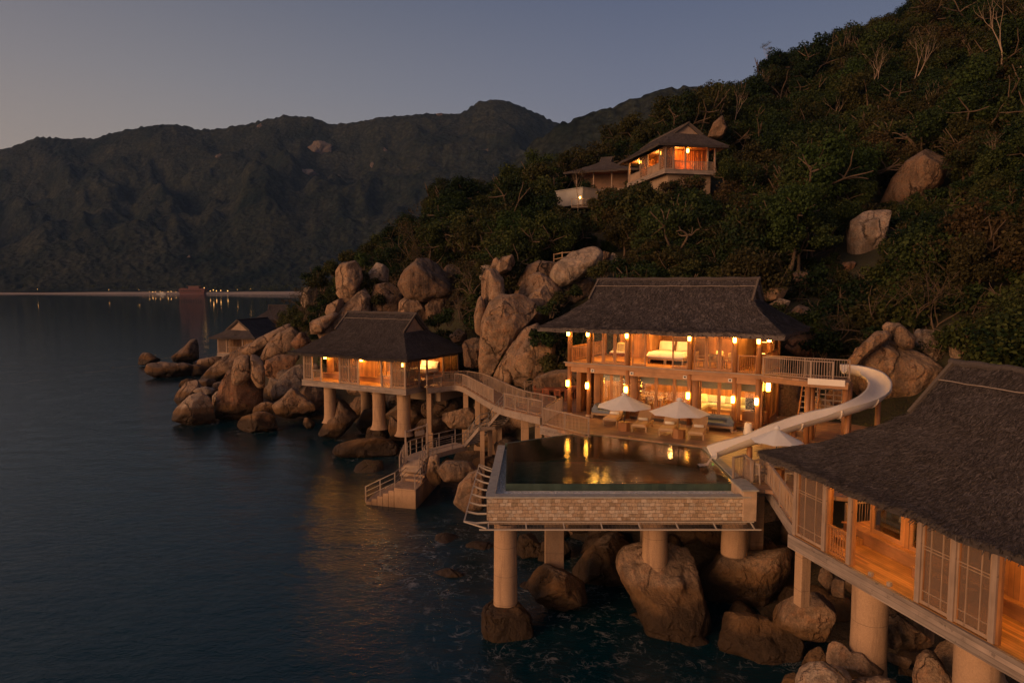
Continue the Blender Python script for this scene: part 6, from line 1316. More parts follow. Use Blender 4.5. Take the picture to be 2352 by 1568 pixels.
def parasol(label, loc, R_, hz, rz=0, mat='white_cloth', n=8, base=True, rise=.72):
    r = empty('parasol', loc, rz, label, 'parasol', 'white parasols on the deck'); m = MB(); m.cyl((0, 0, .3 if base else 0), (0, 0, hz+rise+.02), .03, n=10); m.build('pole', M['pole'], r, smooth=True)
    V = []; ns = 5; na = n*6
    for i in range(ns+1):
        t = i/ns
        for k in range(na):
            a = 2*math.pi*k/na; fr = (k % 6)/6; sc = 1-.075*math.sin(math.pi*fr)*t; dip = .10*math.sin(math.pi*fr)*t*(1-t*.7)
            V.append((R_*t*sc*math.cos(a), R_*t*sc*math.sin(a), hz+rise*(1-t)**1.05-dip*.3+.03*math.sin(math.pi*fr)*t*t))
    m = MB(); m.add(V, [(i*na+k, i*na+(k+1) % na, (i+1)*na+(k+1) % na, (i+1)*na+k) for i in range(ns) for k in range(na)]); m.build('canopy', M[mat], r)
    V = []
    m = MB()
    for i in range(3):
        for k in range(na):
            t = i/2; a = 2*math.pi*k/na; q = .20*t*R_/1.6+.001; V.append((q*math.cos(a), q*math.sin(a), hz+rise+.14-.14*t*t))
    m.add(V, [(i*na+k, i*na+(k+1) % na, (i+1)*na+(k+1) % na, (i+1)*na+k) for i in range(2) for k in range(na)]); m.build('canopy_cap', M[mat], r, smooth=True)
    m = MB()
    for k in range(n): a = 2*math.pi*k/n; m.tube([(0, 0, hz+rise-.05), (R_*.98*math.cos(a), R_*.98*math.sin(a), hz-.02)], .012, 5)
    m.build('ribs', M['pole'], r)
    if base:
        m = MB(); m.lathe([(.01, 0), (.36, 0), (.37, .5), (.33, .52), (.01, .52)], n=8); m.build('base_tub', M['timber'], r)
    return r
for px, py, ty, rad, lb, rz in ((1434, 989, 901, 1.62, 'white open parasol nearer the railing, over the first pair of loungers', .2), (1560, 1006, 914, 1.66, 'white open parasol nearer the slide, over the second pair of loungers', .45)):
    p = atz(px, py, DZ); zt = aty(px, ty, p[1])[2]; parasol(lb, p+np.array([0, .1, .004]), rad, zt-DZ-.85, rz)
p = aty(1785, 980, 29.2); parasol('white parasol half hidden behind the nearest thatched roof', (p[0], p[1], DZ), 1.1, p[2]-DZ-.62, .3, rise=.55)
r = empty('dining_set_table', (p[0]-.2, p[1]-.1, DZ), .3, 'small table under the half hidden parasol by the footbridge', 'table'); m = MB(); m.lathe([(.01, .7), (.55, .7), (.55, .74), (.01, .74)], n=20); m.build('tabletop', M['grey_wood'], r); m = MB(); m.cyl((0, 0, 0), (0, 0, .7), .06); m.build('pedestal', M['grey_wood'], r)
for k, (dx, dy) in enumerate(((-.75, -.5), (.7, -.35), (.1, .9))): chair(('pale chair by the footbridge railing, on the pool side of its table', 'pale chair by the footbridge railing, on the pavilion side of its table', 'pale chair behind the table by the footbridge')[k], (p[0]-.2+dx, p[1]-.1+dy, DZ+.003), math.atan2(dy, dx)-math.pi/2, 'grey_wood', 'chairs by the footbridge')
for k, (px, py, lb) in enumerate(((1400, 948, 'slate blue daybed beside the villa stairs, behind the first parasol'), (1643, 981, 'slate blue daybed nearer the slide, before the lower right glass'))):
    p = VF.W(VF.ux(px, .0, .3), .08, .004); cushion_seat('daybed', lb, p, VF.yaw+.03, 2.2, 1.0, .36, 'daybed', group='slate blue daybeds on the deck')
p = atz(1718, 996, DZ); r = empty('floor_lamp', p, 0, 'unlit pale conical floor lamp standing on the deck near the lower villa corner', 'floor lamp'); m = MB(); m.lathe([(.01, .0), (.27, .0), (.19, .62), (.17, .64), (.01, .64)], n=24); m.build('shade', M['tan_cloth'] if 0 else M['white_linen'], r, smooth=False); m = MB(); m.cyl((0, 0, .64), (0, 0, .67), .06, n=12); m.build('finial', M['teak'], r)
p = atz(1275, 918, DZ); table('reddish outdoor dining table on the terrace left of the villa', p+np.array([.3, .5, .004]), VF.yaw+.25, 2.4, 1.1, .75, 'red_wood', 'dining_table')
for k, (u, v, a) in enumerate(((-.75, -.85, 0), (.15, -.9, 0), (.95, -.85, 0), (-.7, .85, math.pi), (.1, .85, math.pi), (.9, .85, math.pi), (-1.6, 0, -math.pi/2))):
    a0_ = VF.yaw+.25; ca, sa = math.cos(a0_), math.sin(a0_); q = p+np.array([.3+u*ca-v*sa, .5+u*sa+v*ca, .004]); chair(('seaward near', 'middle near', 'landward near', 'seaward far', 'middle far', 'landward far', 'table end')[k]+' chair of the reddish outdoor dining set', q, a0_+a+math.pi if a == 0 or a == math.pi else a0_+math.pi/2, 'red_wood', 'reddish chairs round the outdoor table', h=.88)
# ---------------------------------------------------------------- trees and shrubs
def leaves(rg, cents, rads, per, size, flat=.8):
    Q = []
    for c, r in zip(cents, rads):
        n = int(per*(r**2)); d = rg.normal(size=(n, 3)); d /= np.linalg.norm(d, axis=1, keepdims=True); rr = r*rg.uniform(.45, 1.05, n)[:, None]
        p = c+d*rr*np.array([1, 1, flat]); nn = d*.7+rg.normal(0, .6, (n, 3))+np.array([0, 0, .45]); nn /= np.linalg.norm(nn, axis=1, keepdims=True)
        a = np.cross(nn, rg.normal(size=(n, 3))); a /= np.linalg.norm(a, axis=1, keepdims=True); b = np.cross(nn, a); s = rg.uniform(*size, n)[:, None]
        Q.append(np.stack([p-a*s*.5-b*s*.2, p+a*s*.1-b*s*.42, p+a*s*.6+b*s*.1, p-a*s*.05+b*s*.42], 1))
    return np.concatenate(Q)
def limb(mb, rg, p, d, l, r, depth, ends, bend=.35, fork=2, up=.25, n=6, sp=.62):
    pts = [p]; q = np.array(p, float); d = np.array(d, float); k = 4
    for i in range(k):
        d = d+rg.normal(0, bend*.35, 3)+np.array([0, 0, up*.12]); d /= np.linalg.norm(d); q = q+d*l/k; pts.append(q.copy())
    mb.tube(pts, [r*(1-.42*i/k) for i in range(k+1)], n, cap=False)
    if depth == 0: ends.append(q.copy()); return
    for j in range(fork+(rg.random() < .4)):
        dd = d+rg.normal(0, sp, 3); dd[2] = max(dd[2], -.1); dd /= np.linalg.norm(dd); limb(mb, rg, q, dd, l*rg.uniform(.55, .8), r*.55, depth-1, ends, bend, fork, up, max(4, n-1), sp)
PROTO = {}
def proto(key, seed, kind):
    rg = np.random.default_rng(seed); t = MB(); ends = []
    if kind == 'bushy':
        limb(t, rg, (0, 0, -.6), (rg.normal(0, .1), rg.normal(0, .1), 1), 2.4, .16, 2, ends, .4, 3)
        n = 26; c = rg.normal(size=(n, 3)); c /= np.linalg.norm(c, axis=1, keepdims=True); c = c*rg.uniform(.35, 1, n)[:, None]*np.array([2.0, 2.0, 1.6])+[0, 0, 3.2]; c[:, 2] = np.maximum(c[:, 2], .7)
        L = leaves(rg, c, rg.uniform(.6, 1.15, n), 250, (.12, .27))
    elif kind == 'spread':
        limb(t, rg, (0, 0, -.6), (.15, .1, 1), 2.6, .2, 2, ends, .6, 3, .05)
        n = 24; a = rg.uniform(0, 6.28, n); r = np.sqrt(rg.random(n))*2.9; c = np.stack([r*np.cos(a), r*np.sin(a), 3.6+rg.normal(0, .45, n)-r*.22], 1); L = leaves(rg, c, rg.uniform(.6, 1.1, n), 210, (.11, .25), .5)
    elif kind == 'tall':
        limb(t, rg, (0, 0, -.6), (rg.normal(0, .1), 0, 1), 3.6, .2, 2, ends, .4, 3)
        n = 30; c = rg.normal(size=(n, 3)); c /= np.linalg.norm(c, axis=1, keepdims=True); c = c*rg.uniform(.3, 1, n)[:, None]*np.array([1.9, 1.9, 2.6])+[0, 0, 4.8]; L = leaves(rg, c, rg.uniform(.55, 1.0, n), 250, (.12, .27))
    elif kind == 'shrub':
        for k in range(5): limb(t, rg, (rg.normal(0, .2), rg.normal(0, .2), -.3), (rg.normal(0, .5), rg.normal(0, .5), 1), 1.0, .04, 1, ends, .5, 2)
        n = 16; c = rg.normal(size=(n, 3)); c /= np.linalg.norm(c, axis=1, keepdims=True); c[:, 2] = abs(c[:, 2]); c = c*rg.uniform(.2, 1, n)[:, None]*np.array([1.1, 1.1, .9])+[0, 0, .35]; L = leaves(rg, c, rg.uniform(.35, .65, n), 420, (.10, .22))
    elif kind == 'dry':
        for k in range(7): limb(t, rg, (rg.normal(0, .3), rg.normal(0, .3), -.3), (rg.normal(0, .5), rg.normal(0, .5), 1), 1.5, .045, 2, ends, .5, 2)
        E_ = np.array(ends); L = leaves(rg, E_, np.full(len(E_), .42), 70, (.08, .16))
    elif kind == 'bare':
        limb(t, rg, (0, 0, -.6), (rg.normal(0, .12), rg.normal(0, .08), 1), 3.9, .12, 4, ends, .22, 2, 1.3, 7, .40)
        E_ = np.array(ends); L = leaves(rg, E_, np.full(len(E_), .5), 60, (.10, .22))
    V = np.concatenate(t.V); tm = bpy.data.meshes.new('trunk'); tm.from_pydata(V.tolist(), [], t.Fq); tm.shade_smooth(); tm.materials.append(M['bark_pale' if kind == 'bare' else 'bark'])
    mat = {'dry': 'leaf_brown', 'shrub': 'leaf'}.get(kind, 'leaf')
    cm = numesh('crown', L.reshape(-1, 3), np.arange(len(L)*4).reshape(-1, 4), M[mat], smooth=False); PROTO[key] = (tm, cm, kind)
for i, k in enumerate(('bushy', 'bushy', 'bushy', 'spread', 'spread', 'tall', 'tall', 'shrub', 'shrub', 'shrub', 'dry', 'dry', 'bare', 'bare', 'bare')): proto((k, i), 100+i*7, k)
KEYS = {}
for key in PROTO: KEYS.setdefault(key[0], []).append(key)
def plant(kind, loc, s, label, cat='tree', group=None, name='tree', leaf=None, rz=None, var=None, sz=1.0, tilt=(0, 0)):
    key = KEYS[kind][var if var is not None else random.randrange(len(KEYS[kind]))]; tm, cm, _ = PROTO[key]
    r = empty(name, tuple(loc), rz if rz is not None else random.uniform(0, 6.28), label, cat, group); r.scale = (s, s, s*sz); r.rotation_euler.x, r.rotation_euler.y = tilt
    a = bpy.data.objects.new('trunk', tm); COL.objects.link(a); a.parent = r
    b = bpy.data.objects.new('crown', cm); COL.objects.link(b); b.parent = r
    if leaf: b.material_slots[0].link = 'OBJECT'; b.material_slots[0].material = M[leaf]
    return r
def infoot(x, y):
    for fr, a, b, c, d in ((VF, -2.2, 19.5, -9, 8.2), (LP, -2, LL+2, -3, LD+2), (NP, -2.5, NL+4, -4, ND+2.0), (HF, -1.6, HL+1.4, -2, HD+1.8), (GF, -2, gl+2, -2, gd+2)):
        u = (x-fr.o[0])*fr.a[0]+(y-fr.o[1])*fr.a[1]; v = (x-fr.o[0])*fr.b[0]+(y-fr.o[1])*fr.b[1]
        if a < u < b and c < v < d: return True
    return False
CLEAR = [(1418, 285, 1656, 418, 100), (1330, 362, 1432, 412, 116), (1284, 424, 1345, 460, 101)]
for o, P, Y, s in ROCKS:
    if o['category'] == 'boulder' and Y > 40:
        a, b = P.min(0), P.max(0); c = (a+b)/2; h = (b-a)/2*.86; CLEAR.append((c[0]-h[0], c[1]-h[1], c[0]+h[0], c[1]+h[1]*(.55 if Y > 45 and c[0] > 1600 else 1), Y))
def blocked(x, y, z, w, h):
    px, pt = proj((x, y, z+h)); _, pbm = proj((x, y, z)); hw = F*w/y
    for x0, y0, x1, y1, Y in CLEAR:
        if y < Y+1.0 and px+hw*.8 > x0 and px-hw*.8 < x1 and pt < y1 and pbm > y0: return True
        if abs(y-Y) < 2.5 and x0 < px < x1 and y0 < pbm < y1+8: return True
    return False
rg = np.random.default_rng(99); cand = []
def scatter(y0, y1, sp, x0, x1):
    for yy in np.arange(y0, y1, sp):
        for xx in np.arange(x0, x1, sp):
            cand.append((xx+rg.uniform(-.5, .5)*sp, yy+rg.uniform(-.5, .5)*sp, sp))

def steep(y0, y1, sp, x0, x1, k=1.0):
    n0 = len(cand); scatter(y0, y1, sp, x0, x1); c = np.array(cand[n0:]); a = ground(c[:, 0], c[:, 1], False); b = ground(c[:, 0], c[:, 1]+1.0, False); cc = ground(c[:, 0]+1.0, c[:, 1], False); s_ = np.hypot(b-a, cc-a)
    keep = rg.random(len(c)) < np.clip((s_-.35)*k, 0, 1); cand[n0:] = [tuple(q) for q, w_ in zip(c, keep) if w_]
steep(36, 75, 1.9, -40, 75); steep(36, 75, 2.1, -40, 75); steep(75, 120, 2.6, -60, 120, .8)
steep(36, 84, 1.35, -40, 80, .45); scatter(36, 70, 2.3, -40, 75); scatter(70, 110, 2.9, -60, 115); scatter(110, 200, 3.8, -70, 190)
ca = np.array(cand); gz = ground(ca[:, 0], ca[:, 1]); e_ = 1.5; gzy = ground(ca[:, 0], ca[:, 1]+e_)
good = []
for (x, y, sp), z in zip(cand, gz):
    if z < 4.0 or infoot(x, y): continue
    px, py = proj((x, y, z+2))
    if px < 640 or px > 2520 or py < -260 or py > 900: continue
    if y < 60 and px < 1300 and z < 9: continue
    k = rg.random()
    kind = 'bushy' if k < .40 else 'spread' if k < .58 else 'tall' if k < .84 else 'shrub' if k < .94 else 'dry'
    if sp < 1.5: k = .62+k*.33; kind = 'shrub' if k < .86 else 'dry'
    elif y < 60 or (z < 9) or px < 1000: kind = 'shrub' if k < .5 else 'bushy' if k < .8 else 'dry' if k < .92 else 'spread'
    s = {'bushy': .85, 'spread': .9, 'tall': .85, 'shrub': 1.25, 'dry': 1.1}[kind]*rg.uniform(.75, 1.4)*(1.1 if y < 70 else 1.3 if y < 110 else 1.4)
    if px < 1000 and kind in ('bushy', 'spread'): s *= .75
    hgt = {'bushy': 5.0, 'spread': 4.4, 'tall': 7.4, 'shrub': 1.8, 'dry': 2.6}[kind]*s; wid = {'bushy': 2.7, 'spread': 3.4, 'tall': 2.6, 'shrub': 1.5, 'dry': 1.6}[kind]*s
    if blocked(x, y, z, wid, hgt):
        if kind != 'shrub' and kind != 'dry':
            kind = 'shrub'; s = rg.uniform(.7, 1.1); hgt, wid = 1.8*s, 1.5*s
            if blocked(x, y, z, wid, hgt): continue
        else: continue
    good.append((hgt*wid/y**2 if kind != 'shrub' else hgt*wid/y**2, kind, x, y, z, s, px, py))
good.sort(reverse=True)
def zone(px, y):
    if px < 1010: return 'on the seaward crag'
    if y > 105: return 'high on the far side of the slope'
    if px > 2050: return 'on the slope behind the nearest pavilion'
    if px > 1560: return 'on the slope behind the two storey villa'
    return 'on the slope below the hilltop villa'
NM = {'bushy': 'dense dark green bushy tree', 'spread': 'low spreading olive green tree', 'tall': 'tall narrow green tree', 'shrub': 'low rounded green shrub', 'dry': 'dry brownish twiggy shrub'}
ntree = nsh = 0; rest = []
for area, kind, x, y, z, s, px, py in good:
    tree = kind in ('bushy', 'spread', 'tall')
    if (tree and ntree < 285) or (not tree and nsh < 170):
        lf = None; q = rg.random()
        if kind == 'shrub' and q < .3: lf = 'leaf_fresh'
        if kind in ('bushy', 'spread') and q < .22: lf = 'leaf_brown'
        if kind == 'tall' and q < .25: lf = 'leaf_fresh'
        lab = NM[kind]+' '+zone(px, y); lab = lab.replace('dark green', 'brownish').replace('olive green', 'brownish') if lf == 'leaf_brown' else lab.replace('rounded green', 'rounded fresh green').replace('narrow green', 'narrow fresh green') if lf else lab
        plant(kind, (x, y, z), s, lab, 'tree' if tree else 'shrub', lab+'s' if 0 else ('trees ' if tree else 'shrubs ')+lab.split(' ', 3)[0]+' '+kind+' '+zone(px, y), 'tree' if tree else 'shrub', lf, sz=rg.uniform(.85, 1.15))
        ntree += tree; nsh += not tree
    else: rest.append((kind, x, y, z, s))
print('trees', ntree, 'shrubs', nsh, 'rest', len(rest))
# the rest of the wood, which reads as one mass: one object of instances
prc = bpy.data.collections.new('wood_prototypes'); pl = []
for key in (('bushy', 0), ('bushy', 1), ('spread', 3), ('tall', 5), ('shrub', 7), ('dry', 10)):
    tm, cm, kd_ = PROTO[key]; bm = bmesh.new(); bm.from_mesh(tm); nt_ = len(bm.faces); bm.from_mesh(cm)
    me = bpy.data.meshes.new('wood_'+kd_)
    bm.faces.ensure_lookup_table()
    for f in bm.faces[nt_:]: f.material_index = 1
    bm.to_mesh(me); bm.free(); me.materials.append(tm.materials[0]); me.materials.append(cm.materials[0]); ob = bpy.data.objects.new('wood_'+str(len(pl)), me); prc.objects.link(ob); pl.append((key[0], ob))
idx = {'bushy': (0, 1), 'spread': (2,), 'tall': (3,), 'shrub': (4,), 'dry': (5,)}
me = bpy.data.meshes.new('hillside_wood'); me.from_pydata([(x, y, z) for _, x, y, z, _ in rest], [], [])
a = me.attributes.new('idx', 'INT', 'POINT'); a.data.foreach_set('value', [idx[k][int(rg.integers(len(idx[k])))] for k, *_ in rest])
a = me.attributes.new('sc', 'FLOAT', 'POINT'); a.data.foreach_set('value', [r_[4] for r_ in rest])
a = me.attributes.new('rot', 'FLOAT_VECTOR', 'POINT'); a.data.foreach_set('vector', np.array([(0, 0, rg.uniform(0, 6.28)) for _ in rest], np.float32).ravel())
wood_o = bpy.data.objects.new('hillside_wood', me); COL.objects.link(wood_o); tag(wood_o, 'dark wooded hillside seen as one mass of tree crowns', 'woods', kind='stuff')
ng = bpy.data.node_groups.new('scatter', 'GeometryNodeTree'); ng.interface.new_socket('Geometry', in_out='INPUT', socket_type='NodeSocketGeometry'); ng.interface.new_socket('Geometry', in_out='OUTPUT', socket_type='NodeSocketGeometry')
N = ng.nodes.new; gi, go = N('NodeGroupInput'), N('NodeGroupOutput'); ip = N('GeometryNodeInstanceOnPoints'); ci = N('GeometryNodeCollectionInfo'); ci.inputs['Collection'].default_value = prc; ci.inputs['Separate Children'].default_value = True; ci.inputs['Reset Children'].default_value = True
ip.inputs['Pick Instance'].default_value = True
def attr(nm, ty): n_ = N('GeometryNodeInputNamedAttribute'); n_.data_type = ty; n_.inputs[0].default_value = nm; return n_.outputs[0]
lk = ng.links.new; lk(gi.outputs[0], ip.inputs['Points']); lk(ci.outputs[0], ip.inputs['Instance']); lk(attr('idx', 'INT'), ip.inputs['Instance Index']); lk(attr('sc', 'FLOAT'), ip.inputs['Scale']); lk(attr('rot', 'FLOAT_VECTOR'), ip.inputs['Rotation']); lk(ip.outputs[0], go.inputs[0])
md = wood_o.modifiers.new('scatter', 'NODES'); md.node_group = ng
# trees that stand out
def hero(px, py, top, Y, lab, var, sx=1.0, leaf=None, kind='bare', nat=11.0, name='tree', cat='tree'):
    Y = min(Y, (hit(px, py) or Y)+.5); b = aty(px, py, Y); t = aty(px, top, Y); zz = max(v.co.z for v in PROTO[KEYS[kind][var]][0].vertices); s = (t[2]-b[2])/(zz if kind == 'bare' else nat); plant(kind, b, s, lab, cat, None, name, leaf, var=var, rz=random.uniform(0, 6))
hero(1686, 300, 188, 112, 'pale trunked tree with bare forked limbs above the hilltop villa roof', 0)
hero(1742, 255, 160, 122, 'pale bare limbed tree on the slope, inland of the hilltop villa', 1)
hero(1760, 175, 95, 150, 'leafy sparse treetop on the skyline inland of the hilltop villa', 2)
hero(2010, 268, 90, 108, 'tall pale straight trunk in the upper forest with few leaves', 1)
hero(2085, 260, 55, 103, 'tallest pale twin limbed tree in the upper forest', 0)
hero(2300, 200, -30, 88, 'tall pale leaning trunk near the upper corner of the forest', 2)
hero(2345, 165, -20, 84, 'thick pale trunk at the edge of the picture high in the forest', 0)
hero(1972, 250, 150, 118, 'thin dead looking tree between two tall pale trunks', 2)
hero(1852, 590, 500, 64, 'thin pale trunk rising from bushes above the villa roof', 1)
hero(1325, 500, 392, 94, 'greyish dry tree in front of the hilltop pavilion', 2, leaf='leaf_brown')
hero(2190, 640, 480, 52, 'twiggy grey tree on the slope above the nearest roof', 0)
hero(2290, 420, 300, 62, 'grey branching tree on the slope near the picture edge', 1)
hero(1045, 600, 488, 92, 'wide spreading tree with visible limbs on top of the crag', 0, kind='spread', nat=4.6)
hero(945, 590, 505, 95, 'brown dry tree at the seaward end of the crag wood', 0, kind='dry', nat=2.9)
SH = [(742, 655, 84, 2.6, 'shrub', 0, 'rounded bush beside the tall squarish boulder on the crag'), (715, 690, 88, 2.4, 'dry', 0, 'brownish bush hanging on the seaward end of the crag'), (690, 745, 92, 2.0, 'shrub', 1, 'green bush above the smooth headland slope'),
      (705, 725, 86, 1.9, 'dry', 1, 'dry bush just above the sea pavilion eave'), (835, 608, 86, 2.4, 'shrub', 2, 'bright green bush between the two topmost crag boulders'), (800, 595, 88, 2.0, 'shrub', 1, 'green bush crowning the tall squarish boulder'),
      (1085, 660, 68, 3.2, 'dry', 0, 'rounded brown bush beside the flat topped rock pillar'), (1060, 720, 66, 2.6, 'dry', 1, 'twiggy brown bush above the pavilion roof hip'), (1030, 735, 66, 1.9, 'shrub', 0, 'green bush behind the pavilion gable'), (1000, 745, 68, 1.6, 'shrub', 2, 'small green bush just over the pavilion ridge'),
      (1180, 625, 69, 1.9, 'shrub', 1, 'green bush between the rock pillar and the domed boulder'), (1290, 690, 61, 1.5, 'shrub', 2, 'green bush against the villa roof slope'), (1265, 715, 59, 1.7, 'shrub', 0, 'leafy bush between the folded boulder and the villa eave'), (1320, 672, 62, 1.3, 'shrub', 1, 'small leafy bush beside the villa ridge'),
      (1385, 628, 63, 2.0, 'shrub', 0, 'bush hiding the foot of the pale egg boulder'), (1420, 620, 62, 1.9, 'shrub', 1, 'bush just left of the path lamp above the villa'), (1250, 790, 56, 2.4, 'shrub', 2, 'dark bush under the villa eave beside the upper balcony'), (1275, 850, 55.5, 2.2, 'shrub', 0, 'dark bush against the balcony corner of the villa'), (1215, 870, 55, .5, 'shrub', 1, 'tiny plant growing from the foot of the big boulder'),
      (1700, 640, 57, 2.2, 'shrub', 1, 'fresh green bush right behind the villa ridge'), (1740, 625, 58, 2.0, 'shrub', 2, 'fresh green bush beside the gable end of the villa'), (1800, 735, 50, 2.0, 'shrub', 0, 'olive bush behind the landward villa eave'), (1890, 800, 46, 2.2, 'shrub', 1, 'green bush between villa eave and slide boulder'), (1870, 760, 48, 2.4, 'shrub', 2, 'dark bush above the slide platform'), (1925, 770, 46, 1.9, 'dry', 0, 'dry bush next to the big slide boulder'),
      (2150, 800, 43, 2.0, 'shrub', 0, 'bush touching the near pavilion ridge'), (2210, 790, 41, 2.4, 'shrub', 1, 'dark bush behind the near pavilion ridge'), (2290, 800, 38, 2.8, 'bushy', 0, 'dark leafy tree over the near pavilion ridge at the picture edge'), (2340, 770, 38, 3.2, 'bushy', 1, 'leafy dark tree cut by the picture edge above the near roof')]
for px, py, Y, h, kind, v, lab in SH:
    nat = {'shrub': 1.8, 'dry': 3.0, 'bushy': 5.2}[kind]; Y = min(Y, (hit(px, py+8) or Y)); b = aty(px, py, Y); plant(kind, b-np.array([0, 0, .3]), h/nat, lab, 'tree' if kind == 'bushy' else 'shrub', None, 'tree' if kind == 'bushy' else 'shrub', 'leaf_fresh' if 'fresh' in lab or 'bright' in lab else None, var=v)

for k, (px, py, top, v) in enumerate(((1905, 330, 200, 0), (1940, 180, 70, 1), (2130, 330, 190, 2), (2160, 180, 60, 0), (2215, 300, 150, 1), (2240, 120, 10, 2), (2265, 220, 90, 0), (1840, 240, 150, 2), (2330, 420, 330, 2))):
    Y = hit(px, py) or 150; b = aty(px, py, Y); t = aty(px, top, Y); zz = max(q.co.z for q in PROTO[KEYS['bare'][v]][0].vertices); plant('bare', b, (t[2]-b[2])/zz, 'pale trunked tree standing out of the dark upper forest', 'tree', 'pale trunked trees of the upper forest', var=v)
for k, (px, py, Y, h, lb) in enumerate(((1480, 462, 84, 2.6, 'bushy tree right under the seaward corner of the hilltop villa'), (1545, 446, 82, 1.9, 'bushy tree hiding the middle of the hilltop villa base'), (1600, 444, 82, 2.4, 'bushy tree at the inland end of the hilltop villa base'), (1668, 424, 86, 3.4, 'bushy tree beside the inland wall of the hilltop villa'), (1400, 476, 92, 2.8, 'bushy tree between hilltop villa and plunge pool'), (1362, 484, 92, 2.0, 'bushy tree next to the terrace lamp below the plunge pool'), (1265, 496, 96, 3.2, 'bushy tree at the seaward side of the plunge pool'), (1300, 405, 116, 4, 'bushy tree seaward of the hilltop pavilion'))):
    b = aty(px, py, Y); plant('bushy', b-np.array([0, 0, .5]), h/4.4, lb, var=k % 3)

for k, (px, py, Y, h) in enumerate(((845, 650, 84, 2.4), (905, 668, 82, 2.2), (1012, 700, 80, 2.4), (1075, 655, 83, 3.0), (960, 612, 84, 2.2), (868, 690, 81, 1.8), (1100, 690, 70, 2.6), (1128, 640, 72, 2.6), (735, 712, 86, 2.2), (752, 735, 84, 1.8), (700, 770, 88, 1.6), (1110, 745, 66, 2.2), (1205, 660, 69, 1.6), (690, 700, 92, 2.6), (725, 640, 90, 2.8), (765, 620, 90, 2.4), (1010, 640, 86, 2.6), (1140, 790, 63, 1.8))):
    b = aty(px, py, Y); plant(('shrub', 'dry')[k % 3 == 1], b-np.array([0, 0, .5]), h/(1.8 if k % 3 != 1 else 2.6), 'dark shrub growing in the gaps between the crag boulders', 'shrub', 'shrubs in the gaps of the crag', 'shrub', var=k % 2)
for k, (px, py, h) in enumerate(((1830, 690, 2.2), (1865, 655, 2.6), (1905, 690, 2.4), (1940, 660, 2.2), (1975, 690, 2.6), (2010, 650, 2.4), (2045, 700, 2.6), (1890, 725, 2.4), (1960, 735, 2.6), (2030, 745, 2.8), (2075, 640, 2.6), (1800, 650, 2.0), (1780, 690, 1.8), (2100, 720, 2.8), (1925, 630, 1.6), (1850, 620, 1.8), (2085, 590, 2.6), (2120, 660, 2.6), (2080, 520, 2.4), (2110, 485, 2.6), (2150, 470, 2.6), (2190, 480, 2.8), (2045, 585, 2.0), (2060, 620, 2.4), (2075, 550, 2.4), (2130, 520, 2.6), (2180, 530, 2.8))):
    Y = hit(px, py) or 50; b = aty(px, py, Y); plant('shrub', b-np.array([0, 0, .2]), h/1.8, 'olive shrub on the steep slope below the tall free standing slab', 'shrub', 'shrubs below the tall slab', 'shrub', var=k % 3)
# ---------------------------------------------------------------- far shore: tree belt, red boat house, pier, lamps
rg = np.random.default_rng(5); c = []; r = []
for k in range(620):
    x = rg.uniform(-1150, -250); y = 1176+rg.uniform(0, 60)+14*math.sin(x*.006)+8*math.sin(x*.021); h = rg.uniform(5, 12); c.append((x, y, 4+h*.55)); r.append(h*.5)
c = np.array(c); L = leaves(rg, c, np.array(r), 2.6, (1.2, 2.6), 1.1)
o = bpy.data.objects.new('shore_trees', numesh('shore_trees', L.reshape(-1, 3), np.arange(len(L)*4).reshape(-1, 4), M['leaf'], smooth=False)); COL.objects.link(o); tag(o, 'belt of dark trees and palms along the far beach', 'trees', kind='stuff')
def far(px, py, Y=1112): return aty(px, py, Y)
p = far(413, 681); q = far(468, 681); w = q[0]-p[0]
bh = empty('boat_house', (p[0], p[1], .2), 0, 'dark red boat shaped building standing in the water at the far beach', 'boat house')
m = MB(); m.add([(0, 0, 0), (w, 0, 0), (w, 9, 0), (0, 9, 0), (-1.5, -1, 8), (w+3, -1, 9.5), (w+3, 10, 9.5), (-1.5, 10, 8)], [(3, 2, 1, 0), (4, 5, 6, 7), (0, 1, 5, 4), (1, 2, 6, 5), (2, 3, 7, 6), (3, 0, 4, 7)]); m.build('hull', M['red_paint'], bh)
m = MB(); m.box(w*.35, w*.8, 1, 8, 8.2, 12.5); m.build('deck_house', M['red_paint'], bh); m = MB(); m.prism([(w*.3, 0), (w*.86, 0), (w*.86, 9), (w*.3, 9)], 12.6, 13.2); m.build('roof', M['darkwood'], bh)
m = MB(); m.box(0, w*.3, .5, 8, 8.0, 9.6); m.build('stern_cabin', M['red_paint'], bh); m = MB()
for k in range(9): m.box(w*(.06+k*.1), w*(.06+k*.1)+1.6, -1.05, -.9, 4.5, 6)
m.build('window', M['screen_black'], bh)
p = far(325, 676); q = far(412, 678); pier_o = empty('pier', (p[0], p[1], 2.6), math.atan2(q[1]-p[1], q[0]-p[0]), 'low timber pier with a row of lamps beside the red boat house', 'pier'); l = np.linalg.norm((q-p)[:2])
m = MB(); m.box(0, l, 0, 4, 0, .4); m.build('pier_deck', M['grey_wood'], pier_o); m = MB()
for k in range(int(l/4)): m.cyl((k*4+1, .4, -3.5), (k*4+1, .4, 1.3), .22, n=6)
m.box(0, l, .3, .5, 1.1, 1.3); m.build('pier_posts', M['grey_wood'], pier_o)
def far_lamp(px, py, Y, label, s=.8, group='lamps along the pier and far beach', h=3.0, name='beach_lamp', mat='lamp_far'):
    P = aty(px, py, Y); r = empty(name, (P[0], P[1], P[2]-h), 0, label, 'lamp', group); q = MB(); q.cyl((0, 0, 0), (0, 0, h), .1*s+.02, n=6); q.build('lamp_post', M['pole'], r)
    q = MB(); q.lathe([(.01, -s*.5), (s*.4, -s*.4), (s*.5, 0), (s*.4, s*.4), (.01, s*.5)], n=8); q.build('lamp_globe', M[mat], r, loc=(0, 0, h)); return r
